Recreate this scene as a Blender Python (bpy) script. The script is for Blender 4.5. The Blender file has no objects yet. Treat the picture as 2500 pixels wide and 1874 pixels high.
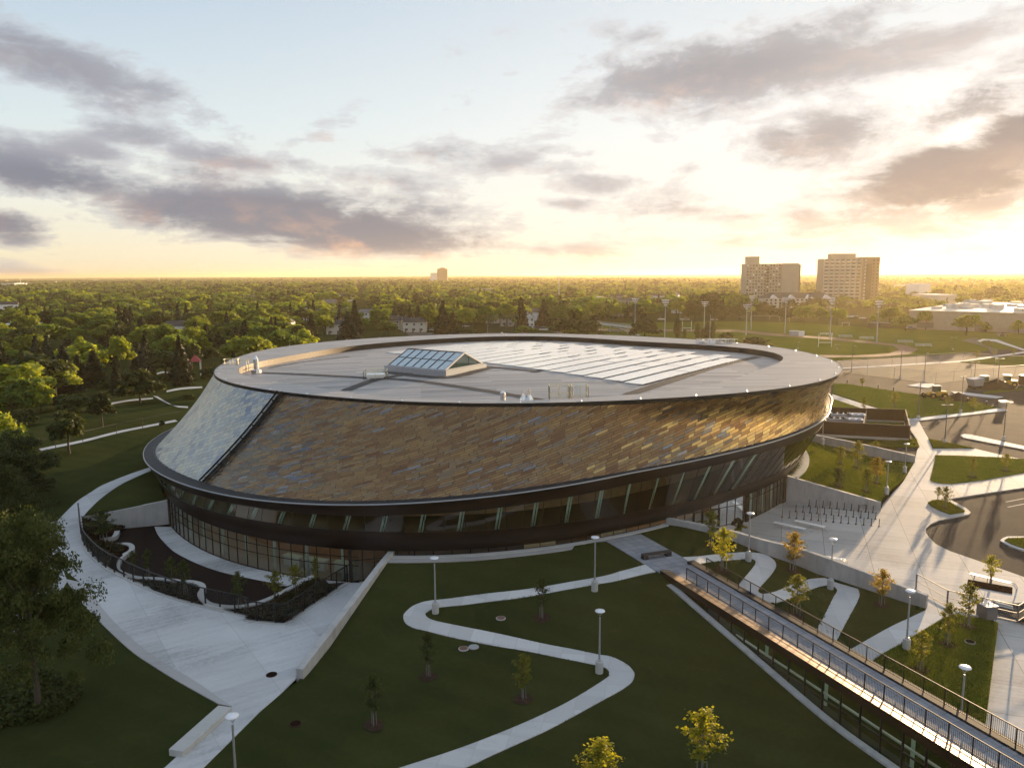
import bpy, math, random
import numpy as np
from mathutils import Vector, Matrix, geometry
D2R = math.radians
scene = bpy.context.scene
COL = scene.collection
rng = np.random.default_rng(7)
random.seed(7)

# ------------------------------------------------------------------ camera model (survey of the photograph)
F, CX, CY = 1868.0, 1250.0, 937.0
PITCH, ROLL, H = math.atan(266 / 1868.0), 0.0052, 30.0
S = 700 / 2211
CROP = dict(A=(0, 640), B=(600, 640), C=(1200, 600), D=(1800, 600), E=(0, 1050), F=(600, 1050), G=(1200, 1000),
            H=(1800, 1000), I=(0, 1349), J=(600, 1349), K=(1200, 1349), L=(1800, 1349))


def px(n, x, y):
    if n == 'V':
        return x * 2500 / 2212, y * 2500 / 2212
    if n == 'Z':
        return 2200 + x * .13562, 1350 + y * .13562
    return CROP[n][0] + x * S, CROP[n][1] + y * S


def ray(u, v):
    x = (u - CX) / F
    y = -(v - CY) / F
    c, s = math.cos(ROLL), math.sin(ROLL)
    xr, yr = x * c + y * s, -x * s + y * c
    cp, sp = math.cos(PITCH), math.sin(PITCH)
    return np.array([xr, cp + yr * sp, -sp + yr * cp])


def at(n, x, y, z=0.0):
    """world point on the horizontal level z (number) or terrain (function)"""
    d = ray(*px(n, x, y))
    if callable(z):
        zz = 0.0
        for _ in range(25):
            t = (zz - H) / d[2]
            zz += 0.7 * (z(d[0] * t, d[1] * t) - zz)
    else:
        zz = z
    t = (zz - H) / d[2]
    return np.array([d[0] * t, d[1] * t, zz])


def pts(n, *a, z=0.0):
    """pts('E', x,y, x,y, ...)"""
    return [at(n, a[i], a[i + 1], z) for i in range(0, len(a), 2)]


def vheight(n, x, y, base):
    """height of the point seen at (x,y) standing straight above base"""
    d = ray(*px(n, x, y))
    t = base[1] / d[1]
    return H + d[2] * t - base[2]


# ------------------------------------------------------------------ objects
def link(o, parent=None):
    COL.objects.link(o)
    if parent is not None:
        o.parent = parent
    return o


def tag(o, label=None, cat=None, group=None, kind=None):
    if label: o['label'] = label
    if cat: o['category'] = cat
    if group: o['group'] = group
    if kind: o['kind'] = kind
    return o


def empty(name, loc=(0, 0, 0), rz=0.0, label=None, cat=None, group=None):
    o = bpy.data.objects.new(name, None)
    o.location = loc
    o.rotation_euler = (0, 0, rz)
    o.empty_display_size = .3
    link(o)
    return tag(o, label, cat, group)


def raw_mesh(name, v, f, mats=None, mi=None, smooth=False, uv=None):
    """numpy fast mesh; f: (n,4) or (n,3) array or list of lists"""
    me = bpy.data.meshes.new(name)
    if isinstance(f, np.ndarray):
        k = f.shape[1]
        me.vertices.add(len(v))
        me.vertices.foreach_set('co', np.asarray(v, np.float32).ravel())
        me.loops.add(f.size)
        me.loops.foreach_set('vertex_index', f.astype(np.int32).ravel())
        me.polygons.add(len(f))
        me.polygons.foreach_set('loop_start', np.arange(0, f.size, k, dtype=np.int32))
        me.update(calc_edges=True)
    else:
        me.from_pydata([tuple(map(float, p)) for p in v], [], f)
    for m in (mats or []):
        me.materials.append(m)
    if mi is not None:
        me.polygons.foreach_set('material_index', np.asarray(mi, np.int32))
    if smooth:
        me.polygons.foreach_set('use_smooth', np.ones(len(me.polygons), bool))
    if uv is not None:
        l = me.uv_layers.new(name='UVMap')
        l.data.foreach_set('uv', np.asarray(uv, np.float32).ravel())
    me.update()
    me.validate()
    return me


class MB:
    """collects simple shapes and links them as one mesh object"""
    def __init__(s, origin=(0, 0, 0)):
        s.v, s.f, s.o = [], [], np.array(origin, float)

    def add(s, v, f):
        n = len(s.v)
        s.v += [tuple(np.asarray(p, float) - s.o) for p in v]
        s.f += [[i + n for i in q] for q in f]
        return s

    def box(s, c, size, rz=0.0, taper=1.0):
        hx, hy, hz = size[0] / 2, size[1] / 2, size[2] / 2
        ca, sa = math.cos(rz), math.sin(rz)
        vs = []
        for z in (-1, 1):
            k = 1.0 if z < 0 else taper
            for (x, y) in ((-1, -1), (1, -1), (1, 1), (-1, 1)):
                X, Y = x * hx * k, y * hy * k
                vs.append((c[0] + X * ca - Y * sa, c[1] + X * sa + Y * ca, c[2] + z * hz))
        return s.add(vs, [[3, 2, 1, 0], [4, 5, 6, 7], [0, 1, 5, 4], [1, 2, 6, 5], [2, 3, 7, 6], [3, 0, 4, 7]])

    def bar(s, a, b, w, h=None):
        """rectangular bar from a to b"""
        a, b = np.array(a, float), np.array(b, float)
        h = h or w
        d = b - a
        L = np.linalg.norm(d)
        if L < 1e-6: return s
        d /= L
        up = np.array([0, 0, 1.0]) if abs(d[2]) < .95 else np.array([1.0, 0, 0])
        r = np.cross(d, up); r /= np.linalg.norm(r)
        u = np.cross(r, d)
        vs = []
        for p in (a, b):
            for (i, j) in ((-1, -1), (1, -1), (1, 1), (-1, 1)):
                vs.append(p + r * i * w / 2 + u * j * h / 2)
        return s.add(vs, [[3, 2, 1, 0], [4, 5, 6, 7], [0, 1, 5, 4], [1, 2, 6, 5], [2, 3, 7, 6], [3, 0, 4, 7]])

    def tube(s, a, b, r0, r1=None, n=8, caps=True):
        r1 = r0 if r1 is None else r1
        a, b = np.array(a, float), np.array(b, float)
        d = b - a
        L = np.linalg.norm(d)
        if L < 1e-6: return s
        d /= L
        up = np.array([0, 0, 1.0]) if abs(d[2]) < .95 else np.array([1.0, 0, 0])
        r = np.cross(d, up); r /= np.linalg.norm(r)
        u = np.cross(r, d)
        vs = []
        for p, q in ((a, r0), (b, r1)):
            for k in range(n):
                t = 2 * math.pi * k / n
                vs.append(p + (r * math.cos(t) + u * math.sin(t)) * q)
        fs = [[k, (k + 1) % n, n + (k + 1) % n, n + k] for k in range(n)]
        if caps:
            fs += [list(range(n))[::-1], list(range(n, 2 * n))]
        return s.add(vs, fs)

    def lathe(s, c, prof, n=16):
        vs = []
        for r, z in prof:
            for k in range(n):
                t = 2 * math.pi * k / n
                vs.append((c[0] + r * math.cos(t), c[1] + r * math.sin(t), c[2] + z))
        m = len(prof)
        fs = [[i * n + k, i * n + (k + 1) % n, (i + 1) * n + (k + 1) % n, (i + 1) * n + k] for i in range(m - 1) for k in range(n)]
        fs += [list(range(n))[::-1], list(range((m - 1) * n, m * n))]
        return s.add(vs, fs)

    def prism(s, poly, z0, z1):
        """poly: list of xy(z); z0/z1 numbers or functions(x,y)"""
        p = [(q[0], q[1]) for q in poly]
        a = sum(p[i][0] * p[(i + 1) % len(p)][1] - p[(i + 1) % len(p)][0] * p[i][1] for i in range(len(p)))
        if a < 0: p = p[::-1]
        n = len(p)
        f0 = z0 if callable(z0) else (lambda x, y: z0)
        f1 = z1 if callable(z1) else (lambda x, y: z1)
        vs = [(x, y, f0(x, y)) for x, y in p] + [(x, y, f1(x, y)) for x, y in p]
        tri = geometry.tessellate_polygon([[Vector((x, y, 0)) for x, y in p]])
        fs = []
        for t in tri:
            t = list(t)
            q = [p[i] for i in t]
            ar = (q[1][0] - q[0][0]) * (q[2][1] - q[0][1]) - (q[2][0] - q[0][0]) * (q[1][1] - q[0][1])
            if ar < 0: t = t[::-1]
            fs += [[n + i for i in t], t[::-1]]
        fs += [[i, (i + 1) % n, n + (i + 1) % n, n + i] for i in range(n)]
        return s.add(vs, fs)

    def wall(s, line, w, z0, z1):
        """thin wall following a polyline [(x,y,..)], z0,z1 lists or numbers or functions"""
        L = np.array([(q[0], q[1]) for q in line], float)
        n = len(L)
        tg = np.gradient(L, axis=0)
        tg /= np.linalg.norm(tg, axis=1)[:, None]
        nr = np.stack([-tg[:, 1], tg[:, 0]], 1) * w / 2
        def zz(z, i, p):
            return z(*p) if callable(z) else (z[i] if hasattr(z, '__len__') else z)
        vs = []
        for i in range(n):
            a, b = L[i] + nr[i], L[i] - nr[i]
            vs += [(*a, zz(z0, i, L[i])), (*b, zz(z0, i, L[i])), (*b, zz(z1, i, L[i])), (*a, zz(z1, i, L[i]))]
        fs = []
        for i in range(n - 1):
            j = 4 * i
            for k in range(4):
                fs.append([j + k, j + 4 + k, j + 4 + (k + 1) % 4, j + (k + 1) % 4])
        fs += [[0, 1, 2, 3], [4 * n - 1, 4 * n - 2, 4 * n - 3, 4 * n - 4]]
        return s.add(vs, fs)

    def quad(s, a, b, c, d):
        return s.add([a, b, c, d], [[0, 1, 2, 3]])

    def build(s, name, mat, parent=None, smooth=False, bevel=0.0):
        me = bpy.data.meshes.new(name)
        me.from_pydata(s.v, [], s.f)
        me.materials.append(mat)
        if smooth:
            me.polygons.foreach_set('use_smooth', np.ones(len(me.polygons), bool))
        me.update()
        o = link(bpy.data.objects.new(name, me), parent)
        if bevel:
            m = o.modifiers.new('bevel', 'BEVEL'); m.width = bevel; m.segments = 2; m.limit_method = 'ANGLE'
        return o


def copy_tree(o, parent=None):
    c = o.copy()
    link(c, parent)
    if parent is None: c.parent = None
    for ch in list(o.children):
        copy_tree(ch, c)
    return c


def smooth_line(P, k=6, closed=False):
    """Catmull-Rom through points"""
    P = [np.array(p, float) for p in P]
    n = len(P)
    out = []
    rngi = range(n if closed else n - 1)
    for i in rngi:
        p1, p2 = P[i], P[(i + 1) % n]
        p0 = P[(i - 1) % n] if (closed or i > 0) else 2 * p1 - p2
        p3 = P[(i + 2) % n] if (closed or i + 2 < n) else 2 * p2 - p1
        for j in range(k):
            t = j / k
            out.append(.5 * ((2 * p1) + (p2 - p0) * t + (2 * p0 - 5 * p1 + 4 * p2 - p3) * t * t + (3 * p1 - p0 - 3 * p2 + p3) * t ** 3))
    if not closed: out.append(P[-1])
    return out


def inside(poly, X, Y):
    r = np.zeros(X.shape, bool)
    n = len(poly)
    for i in range(n):
        x0, y0 = poly[i]; x1, y1 = poly[(i + 1) % n]
        if y0 == y1: continue
        c = ((y0 > Y) != (y1 > Y)) & (X < (x1 - x0) * (Y - y0) / (y1 - y0) + x0)
        r ^= c
    return r


def sheet(name, poly, z, mat, step=None, skirt=0.0, kind='structure', parent=None, seg=None):
    """a ground sheet over an xy polygon draped on z (number or function)"""
    P = [(float(p[0]), float(p[1])) for p in poly]
    zf = z if callable(z) else (lambda x, y: z)
    if seg:
        Q = []
        for i in range(len(P)):
            a, b = np.array(P[i]), np.array(P[(i + 1) % len(P)])
            m = max(1, int(np.linalg.norm(b - a) / seg))
            Q += [tuple(a + (b - a) * j / m) for j in range(m)]
        P = Q
    n = len(P)
    vin = [Vector(p) for p in P]
    if step:
        A = np.array(P)
        gx, gy = np.meshgrid(np.arange(A[:, 0].min(), A[:, 0].max(), step), np.arange(A[:, 1].min(), A[:, 1].max(), step))
        gx, gy = gx.ravel() + .013, gy.ravel() + .017
        k = inside(P, gx, gy)
        vin += [Vector((float(x), float(y))) for x, y in zip(gx[k], gy[k])]
    edges = [(i, (i + 1) % n) for i in range(n)]
    vo, eo, fo, _, _, _ = geometry.delaunay_2d_cdt(vin, edges, [], 1, 1e-4)
    v = [(p.x, p.y, zf(p.x, p.y)) for p in vo]
    f = []
    for q in fo:
        a, b, c = vo[q[0]], vo[q[1]], vo[q[2]]
        f.append(list(q) if (b - a).cross(c - a) > 0 else list(q)[::-1])
    if skirt:
        base = len(v)
        for p in P: v.append((p[0], p[1], zf(*p)))
        for p in P: v.append((p[0], p[1], zf(*p) - skirt))
        for i in range(n):
            j = (i + 1) % n
            f.append([base + i, base + j, base + n + j, base + n + i])
    me = raw_mesh(name, v, f, [mat])
    o = link(bpy.data.objects.new(name, me), parent)
    if kind: o['kind'] = kind
    return o


# ------------------------------------------------------------------ materials
def nodes(name):
    m = bpy.data.materials.new(name)
    m.use_nodes = True
    nt = m.node_tree
    nt.nodes.clear()
    return m, nt


class NT:
    """tiny node helper"""
    def __init__(s, nt): s.t = nt

    def n(s, typ, **kw):
        q = s.t.nodes.new(typ)
        for k, v in kw.items():
            if k == 'ins':
                for a, b in v.items():
                    if isinstance(b, bpy.types.NodeSocket): s.t.links.new(b, q.inputs[a])
                    else: q.inputs[a].default_value = b
            else: setattr(q, k, v)
        return q

    def m(s, op, a, b=0.0, c=None, clamp=False):
        q = s.t.nodes.new('ShaderNodeMath'); q.operation = op; q.use_clamp = clamp
        for i, x in enumerate((a, b, c)):
            if x is None: continue
            if isinstance(x, bpy.types.NodeSocket): s.t.links.new(x, q.inputs[i])
            else: q.inputs[i].default_value = x
        return q.outputs[0]

    def mix(s, f, a, b, typ='MIX'):
        q = s.t.nodes.new('ShaderNodeMix'); q.data_type = 'RGBA'; q.blend_type = typ
        for i, x in ((0, f), (6, a), (7, b)):
            if isinstance(x, bpy.types.NodeSocket): s.t.links.new(x, q.inputs[i])
            else: q.inputs[i].default_value = (*x, 1) if hasattr(x, '__len__') and len(x) == 3 else x
        return q.outputs[2]

    def ramp(s, f, stops, interp='LINEAR'):
        q = s.t.nodes.new('ShaderNodeValToRGB')
        e = q.color_ramp.elements
        q.color_ramp.interpolation = interp
        while len(e) > 1: e.remove(e[-1])
        for i, (p, c) in enumerate(stops):
            k = e[0] if i == 0 else e.new(p)
            k.position = p
            k.color = (*c, 1) if len(c) == 3 else c
        s.t.links.new(f, q.inputs[0])
        return q.outputs[0]

    def noise(s, vec, scale, detail=4, rough=.55, dist=0.0):
        return s.n('ShaderNodeTexNoise', ins={'Vector': vec, 'Scale': scale, 'Detail': detail, 'Roughness': rough, 'Distortion': dist}).outputs[0]

    def smooth(s, x, a, b):
        q = s.t.nodes.new('ShaderNodeMapRange'); q.interpolation_type = 'SMOOTHSTEP'
        s.t.links.new(x, q.inputs[0]); q.inputs[1].default_value = a; q.inputs[2].default_value = b
        return q.outputs[0]

    def link(s, a, b): s.t.links.new(a, b)


def principled(name, col, rough=.6, metal=0.0, spec=.5, ior=1.5, var=0.0, vscale=1.0, bump=0.0, bscale=8.0, coat=0.0):
    m, nt = nodes(name)
    N = NT(nt)
    geo = N.n('ShaderNodeNewGeometry').outputs['Position']
    b = N.n('ShaderNodeBsdfPrincipled', ins={'Roughness': rough, 'Metallic': metal, 'Specular IOR Level': spec, 'IOR': ior, 'Coat Weight': coat})
    if var:
        f = N.noise(geo, vscale, 5, .6)
        f2 = N.noise(geo, vscale * 7.3, 3, .6)
        k = N.m('ADD', N.m('MULTIPLY', f, .7), N.m('MULTIPLY', f2, .3))
        lo = [c * (1 - var) for c in col]; hi = [min(1, c * (1 + var)) for c in col]
        N.link(N.ramp(k, [(.3, lo), (.7, hi)]), b.inputs['Base Color'])
    else:
        b.inputs['Base Color'].default_value = (*col, 1)
    if bump:
        q = N.n('ShaderNodeBump', ins={'Strength': bump, 'Distance': .05, 'Height': N.noise(geo, bscale, 4, .6)})
        N.link(q.outputs[0], b.inputs['Normal'])
    o = N.n('ShaderNodeOutputMaterial')
    N.link(b.outputs[0], o.inputs[0])
    return m


def concrete_mat(name, col, joint=3.0, jw=.035, jdark=.55, stain=.18, rot=0.0, rough=.75):
    """poured concrete: cloudy tone, stains, saw-cut joints"""
    m, nt = nodes(name)
    N = NT(nt)
    geo = N.n('ShaderNodeNewGeometry').outputs['Position']
    mp = N.n('ShaderNodeMapping', ins={'Vector': geo, 'Rotation': (0, 0, rot)}).outputs[0]
    big = N.noise(geo, .12, 5, .6, .4)
    streak = N.noise(N.n('ShaderNodeMapping', ins={'Vector': mp, 'Scale': (.25, 2.2, 1)}).outputs[0], .8, 5, .65)
    fine = N.noise(geo, 3.5, 4, .7)
    k = N.m('ADD', N.m('ADD', N.m('MULTIPLY', big, .5), N.m('MULTIPLY', streak, .3)), N.m('MULTIPLY', fine, .2))
    c = N.ramp(k, [(.28, [x * (1 - stain * 1.5) for x in col]), (.48, col), (.72, [min(1, x * (1 + stain * .7)) for x in col])])
    if joint:
        sx = N.n('ShaderNodeSeparateXYZ', ins={0: mp})
        def jl(a):
            fr = N.m('FRACT', N.m('DIVIDE', a, joint))
            d = N.m('MULTIPLY', N.m('MINIMUM', fr, N.m('SUBTRACT', 1.0, fr)), joint)
            return N.m('LESS_THAN', d, jw / 2)
        j = N.m('MAXIMUM', jl(sx.outputs[0]), jl(sx.outputs[1]))
        # each slab its own slight tone
        cell = N.n('ShaderNodeCombineXYZ', ins={0: N.m('FLOOR', N.m('DIVIDE', sx.outputs[0], joint)), 1: N.m('FLOOR', N.m('DIVIDE', sx.outputs[1], joint))}).outputs[0]
        wn = N.n('ShaderNodeTexWhiteNoise', noise_dimensions='3D', ins={'Vector': cell}).outputs[0]
        c = N.mix(1.0, c, N.ramp(wn, [(0, (.87, .87, .87)), (1, (1.08, 1.08, 1.08))]), 'MULTIPLY')
        c = N.mix(j, c, [x * jdark for x in col])
    b = N.n('ShaderNodeBsdfPrincipled', ins={'Base Color': c, 'Roughness': rough, 'Specular IOR Level': .15})
    bp = N.n('ShaderNodeBump', ins={'Strength': .15, 'Distance': .02, 'Height': fine})
    N.link(bp.outputs[0], b.inputs['Normal'])
    N.link(b.outputs[0], N.n('ShaderNodeOutputMaterial').inputs[0])
    return m


def grass_mat(name, c0, c1, c2, scale=1.0):
    m, nt = nodes(name)
    N = NT(nt)
    geo = N.n('ShaderNodeNewGeometry').outputs['Position']
    a = N.noise(geo, .09 * scale, 6, .62, .6)
    f = N.noise(geo, 2.2 * scale, 5, .75)
    g = N.noise(geo, 14 * scale, 3, .8)
    k = N.m('ADD', N.m('ADD', N.m('MULTIPLY', a, .55), N.m('MULTIPLY', f, .25)), N.m('MULTIPLY', g, .2))
    c = N.ramp(k, [(.32, c0), (.5, c1), (.68, c2)])
    dry = N.m('MULTIPLY', N.smooth(N.noise(geo, .33 * scale, 6, .7, 1.2), .56, .78), .55)
    c = N.mix(dry, c, (c2[0] * 1.35, c2[1] * 1.02, c2[2] * 1.5))
    sm_ = N.n('ShaderNodeSeparateXYZ', ins={0: N.n('ShaderNodeMapping', ins={'Vector': geo, 'Rotation': (0, 0, .5)}).outputs[0]}).outputs[1]
    st_ = N.smooth(N.m('SINE', N.m('ADD', N.m('MULTIPLY', sm_, 2.1), N.m('MULTIPLY', a, 6.0))), -.5, .5)
    c = N.mix(1.0, c, N.ramp(st_, [(0, (.96, .96, .96)), (1, (1.04, 1.035, 1.03))]), 'MULTIPLY')
    b = N.n('ShaderNodeBsdfPrincipled', ins={'Base Color': c, 'Roughness': 1.0, 'Specular IOR Level': .0})
    hh = N.m('ADD', N.m('MULTIPLY', g, .6), N.m('MULTIPLY', f, .6))
    bp = N.n('ShaderNodeBump', ins={'Strength': .9, 'Distance': .12, 'Height': hh})
    N.link(bp.outputs[0], b.inputs['Normal'])
    N.link(b.outputs[0], N.n('ShaderNodeOutputMaterial').inputs[0])
    return m


def leaf_mat(name, c, var=.35, trans=.35):
    m, nt = nodes(name)
    N = NT(nt)
    geo = N.n('ShaderNodeNewGeometry').outputs['Position']
    oi = N.n('ShaderNodeObjectInfo').outputs['Random']
    f = N.noise(geo, .9, 3, .6)
    k = N.m('ADD', N.m('MULTIPLY', f, .6), N.m('MULTIPLY', oi, .4))
    lo = [x * (1 - var) for x in c]
    hi = [c[0] * (1 + var * 1.3), c[1] * (1 + var), c[2] * (1 + var * .3)]
    cc = N.ramp(k, [(.25, lo), (.75, hi)])
    d = N.n('ShaderNodeBsdfPrincipled', ins={'Base Color': cc, 'Roughness': .65, 'Specular IOR Level': .25})
    t = N.n('ShaderNodeBsdfTranslucent', ins={'Color': N.mix(1.0, cc, (1.6, 1.5, .6), 'MULTIPLY')})
    mx = N.n('ShaderNodeMixShader', ins={0: trans, 1: d.outputs[0], 2: t.outputs[0]})
    N.link(mx.outputs[0], N.n('ShaderNodeOutputMaterial').inputs[0])
    return m


def glass_mat(name, tint=(.5, .55, .5), trans=.65, rough=.02, ior=1.6):
    """window glass: sees through, mirrors at a slant"""
    m, nt = nodes(name)
    N = NT(nt)
    fr = N.n('ShaderNodeFresnel', ins={'IOR': ior}).outputs[0]
    k = N.m('ADD', N.m('MULTIPLY', fr, 1.1), .02, clamp=True)
    g = N.n('ShaderNodeBsdfGlossy', ins={'Color': (.9, .92, .92, 1), 'Roughness': rough})
    t = N.n('ShaderNodeBsdfTransparent', ins={'Color': (tint[0] * trans, tint[1] * trans, tint[2] * trans, 1)})
    mx = N.n('ShaderNodeMixShader', ins={0: k, 1: t.outputs[0], 2: g.outputs[0]})
    N.link(mx.outputs[0], N.n('ShaderNodeOutputMaterial').inputs[0])
    return m


def cladding_mat(name, tile=(1.3, .36), stops=None, rough=.38, metal=.85, seam=.36, dark=.3, sunset_gold=None, gspan=(50, 90), slate=None, sspan=(6, 34)):
    """overlapping metal shingles on the UV map (metres), each shingle its own patina plus painted reflections"""
    m, nt = nodes(name)
    N = NT(nt)
    uv = N.n('ShaderNodeUVMap', uv_map='UVMap').outputs[0]
    sp = N.n('ShaderNodeSeparateXYZ', ins={0: uv})
    u, v = sp.outputs[0], sp.outputs[1]
    rv = N.m('DIVIDE', v, tile[1])
    row = N.m('FLOOR', rv)
    ro = N.n('ShaderNodeTexWhiteNoise', noise_dimensions='1D', ins={'W': row}).outputs[0]
    ru = N.m('ADD', N.m('DIVIDE', u, tile[0]), N.m('MULTIPLY', ro, .9))
    ru = N.m('ADD', ru, N.m('MULTIPLY', N.m('MODULO', row, 2.0), .5))
    col = N.m('FLOOR', ru)
    cell = N.n('ShaderNodeCombineXYZ', ins={0: col, 1: row}).outputs[0]
    wn = N.n('ShaderNodeTexWhiteNoise', noise_dimensions='3D', ins={'Vector': cell})
    patch = N.noise(N.n('ShaderNodeMapping', ins={'Vector': cell, 'Scale': (.16, .05, 1)}).outputs[0], 1.0, 3, .6)
    k = N.m('ADD', N.m('MULTIPLY', wn.outputs[0], .62), N.m('MULTIPLY', N.m('SUBTRACT', patch, .5), .7))
    k = N.m('ADD', k, .19)
    c = N.ramp(k, stops, 'LINEAR')
    if slate:
        w4 = N.n('ShaderNodeTexWhiteNoise', noise_dimensions='3D', ins={'Vector': N.n('ShaderNodeMapping', ins={'Vector': cell, 'Location': (11, 57, 9)}).outputs[0]}).outputs[0]
        c = N.mix(N.m('GREATER_THAN', w4, N.smooth(u, *sspan)), c, N.ramp(k, slate, 'LINEAR'))
    if sunset_gold:
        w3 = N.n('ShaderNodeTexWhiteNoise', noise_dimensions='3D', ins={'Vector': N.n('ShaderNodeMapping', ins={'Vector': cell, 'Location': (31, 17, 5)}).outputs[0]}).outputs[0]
        c = N.mix(N.m('LESS_THAN', w3, N.smooth(u, *gspan)), c, N.ramp(k, sunset_gold, 'LINEAR'))  # sunset reflection painted into the tile colour, growing to the right
    # streaky patina inside a shingle
    st = N.noise(N.n('ShaderNodeMapping', ins={'Vector': uv, 'Scale': (1.1, 5, 1)}).outputs[0], 1.3, 4, .65)
    c = N.mix(1.0, c, N.ramp(st, [(.3, (.72, .72, .74)), (.7, (1.2, 1.18, 1.15))]), 'MULTIPLY')
    fu = N.m('FRACT', ru); fv = N.m('FRACT', rv)
    du = N.m('MULTIPLY', N.m('MINIMUM', fu, N.m('SUBTRACT', 1.0, fu)), tile[0])
    dv = N.m('MULTIPLY', fv, tile[1])
    e = N.m('MAXIMUM', N.m('LESS_THAN', du, .03), N.m('LESS_THAN', dv, .065))
    c = N.mix(N.m('MULTIPLY', e, seam * 2), c, (.02, .017, .014))
    b = N.n('ShaderNodeBsdfPrincipled', ins={'Base Color': c, 'Metallic': metal, 'Roughness': N.m('ADD', rough, N.m('MULTIPLY', N.m('SUBTRACT', wn.outputs[0], .5), .16))})
    # every shingle sits at its own slight tilt
    nrm = N.n('ShaderNodeNewGeometry').outputs['Normal']
    jit = N.n('ShaderNodeVectorMath', operation='SUBTRACT', ins={0: wn.outputs[1], 1: (.5, .5, .5)}).outputs[0]
    jit = N.n('ShaderNodeVectorMath', operation='SCALE', ins={0: jit, 'Scale': .10}).outputs[0]
    nn = N.n('ShaderNodeVectorMath', operation='ADD', ins={0: nrm, 1: jit}).outputs[0]
    nn = N.n('ShaderNodeVectorMath', operation='NORMALIZE', ins={0: nn}).outputs[0]
    hgt = N.m('SUBTRACT', N.m('MULTIPLY', fv, -1.0), N.m('MULTIPLY', N.m('LESS_THAN', du, .018), .5))
    bp = N.n('ShaderNodeBump', ins={'Strength': .25, 'Distance': .02, 'Height': hgt, 'Normal': nn})
    N.link(bp.outputs[0], b.inputs['Normal'])
    N.link(b.outputs[0], N.n('ShaderNodeOutputMaterial').inputs[0])
    return m


def roof_mat(name, col, rot=0.0, seam=.45, metal=.55, rough=.42, var=.16):
    """standing seam sheet roofing"""
    m, nt = nodes(name)
    N = NT(nt)
    geo = N.n('ShaderNodeNewGeometry').outputs['Position']
    mp = N.n('ShaderNodeMapping', ins={'Vector': geo, 'Rotation': (0, 0, rot)}).outputs[0]
    sx = N.n('ShaderNodeSeparateXYZ', ins={0: mp})
    a = N.m('DIVIDE', sx.outputs[1], seam)
    fr = N.m('FRACT', a)
    ln = N.m('LESS_THAN', fr, .13)
    wn = N.n('ShaderNodeTexWhiteNoise', noise_dimensions='2D', ins={'Vector': N.n('ShaderNodeCombineXYZ', ins={0: N.m('FLOOR', a), 1: N.m('FLOOR', N.m('DIVIDE', sx.outputs[0], 9.0))}).outputs[0]}).outputs[0]
    st = N.noise(N.n('ShaderNodeMapping', ins={'Vector': mp, 'Scale': (.08, 1.4, 1)}).outputs[0], 1.0, 5, .65)
    k = N.m('ADD', N.m('MULTIPLY', wn, .45), N.m('MULTIPLY', st, .55))
    c = N.ramp(k, [(.2, [x * (1 - var) for x in col]), (.8, [min(1, x * (1 + var)) for x in col])])
    c = N.mix(N.m('MULTIPLY', ln, .45), c, [x * .45 for x in col])
    b = N.n('ShaderNodeBsdfPrincipled', ins={'Base Color': c, 'Metallic': metal, 'Roughness': rough})
    bp = N.n('ShaderNodeBump', ins={'Strength': .35, 'Distance': .03, 'Height': N.m('ADD', ln, N.m('MULTIPLY', st, .5))})
    N.link(bp.outputs[0], b.inputs['Normal'])
    N.link(b.outputs[0], N.n('ShaderNodeOutputMaterial').inputs[0])
    return m


def emit_mat(name, col, s):
    m, nt = nodes(name)
    N = NT(nt)
    e = N.n('ShaderNodeEmission', ins={'Color': (*col, 1), 'Strength': s})
    N.link(e.outputs[0], N.n('ShaderNodeOutputMaterial').inputs[0])
    return m


M = {}
M['concrete'] = concrete_mat('concrete', (.44, .44, .42), joint=0)
M['plaza'] = concrete_mat('plaza_concrete', (.43, .42, .40), joint=4.5, jw=.07, jdark=.5, stain=.42, rot=.35)
M['walk'] = concrete_mat('walkway_concrete', (.47, .48, .48), joint=5.5, jw=.03, jdark=.72, stain=.42, rot=-.62)
M['path'] = concrete_mat('path_concrete', (.50, .50, .49), joint=1.9, jw=.04, jdark=.8, stain=.12, rot=.2)
M['border'] = concrete_mat('border_concrete', (.38, .37, .36), joint=0)
M['paver'] = concrete_mat('paver', (.27, .28, .30), joint=.9, jw=.05, jdark=.6, stain=.2, rot=-.39)
M['asphalt'] = principled('asphalt', (.044, .040, .036), .95, spec=.08, var=.3, vscale=.25, bump=.2, bscale=20)
M['asphalt_old'] = principled('asphalt_worn', (.11, .10, .088), .95, spec=.1, var=.22, vscale=.15)
M['sand'] = principled('court_surface', (.15, .125, .085), .95, spec=.1, var=.25, vscale=.1)
M['rubber'] = principled('rubber_floor', (.017, .011, .009), .95, var=.3, vscale=2, spec=.1)
M['lawn'] = grass_mat('lawn_grass', (.027, .034, .011), (.039, .048, .016), (.058, .064, .022))
M['field'] = grass_mat('field_grass', (.055, .078, .011), (.085, .105, .016), (.120, .125, .024), .6)
M['ground'] = grass_mat('ground_cover', (.022, .028, .008), (.032, .038, .011), (.05, .052, .02), .12)
M['track'] = principled('cinder_track', (.16, .085, .055), .95, var=.15, vscale=.2)
M['soil'] = principled('mulch', (.020, .011, .008), 1.0, var=.5, vscale=3, bump=.4, bscale=6, spec=0)
M['dirt'] = principled('dirt', (.045, .03, .02), .95, var=.35, vscale=1.2, bump=.8, bscale=2, spec=.1)
M['black'] = principled('black_metal', (.012, .012, .013), .45, metal=.3)
M['gutter'] = principled('gutter_membrane', (.011, .011, .012), .7, var=.3, vscale=.6)
M['lip'] = principled('lip_metal', (.30, .305, .31), .45, metal=.6)
M['grey_steel'] = principled('grey_steel', (.16, .16, .165), .5, metal=.5)
M['galv'] = principled('galvanised_steel', (.42, .44, .46), .48, metal=.6, var=.12, vscale=4)
M['steel'] = principled('bright_steel', (.75, .75, .74), .25, metal=.9)
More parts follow.
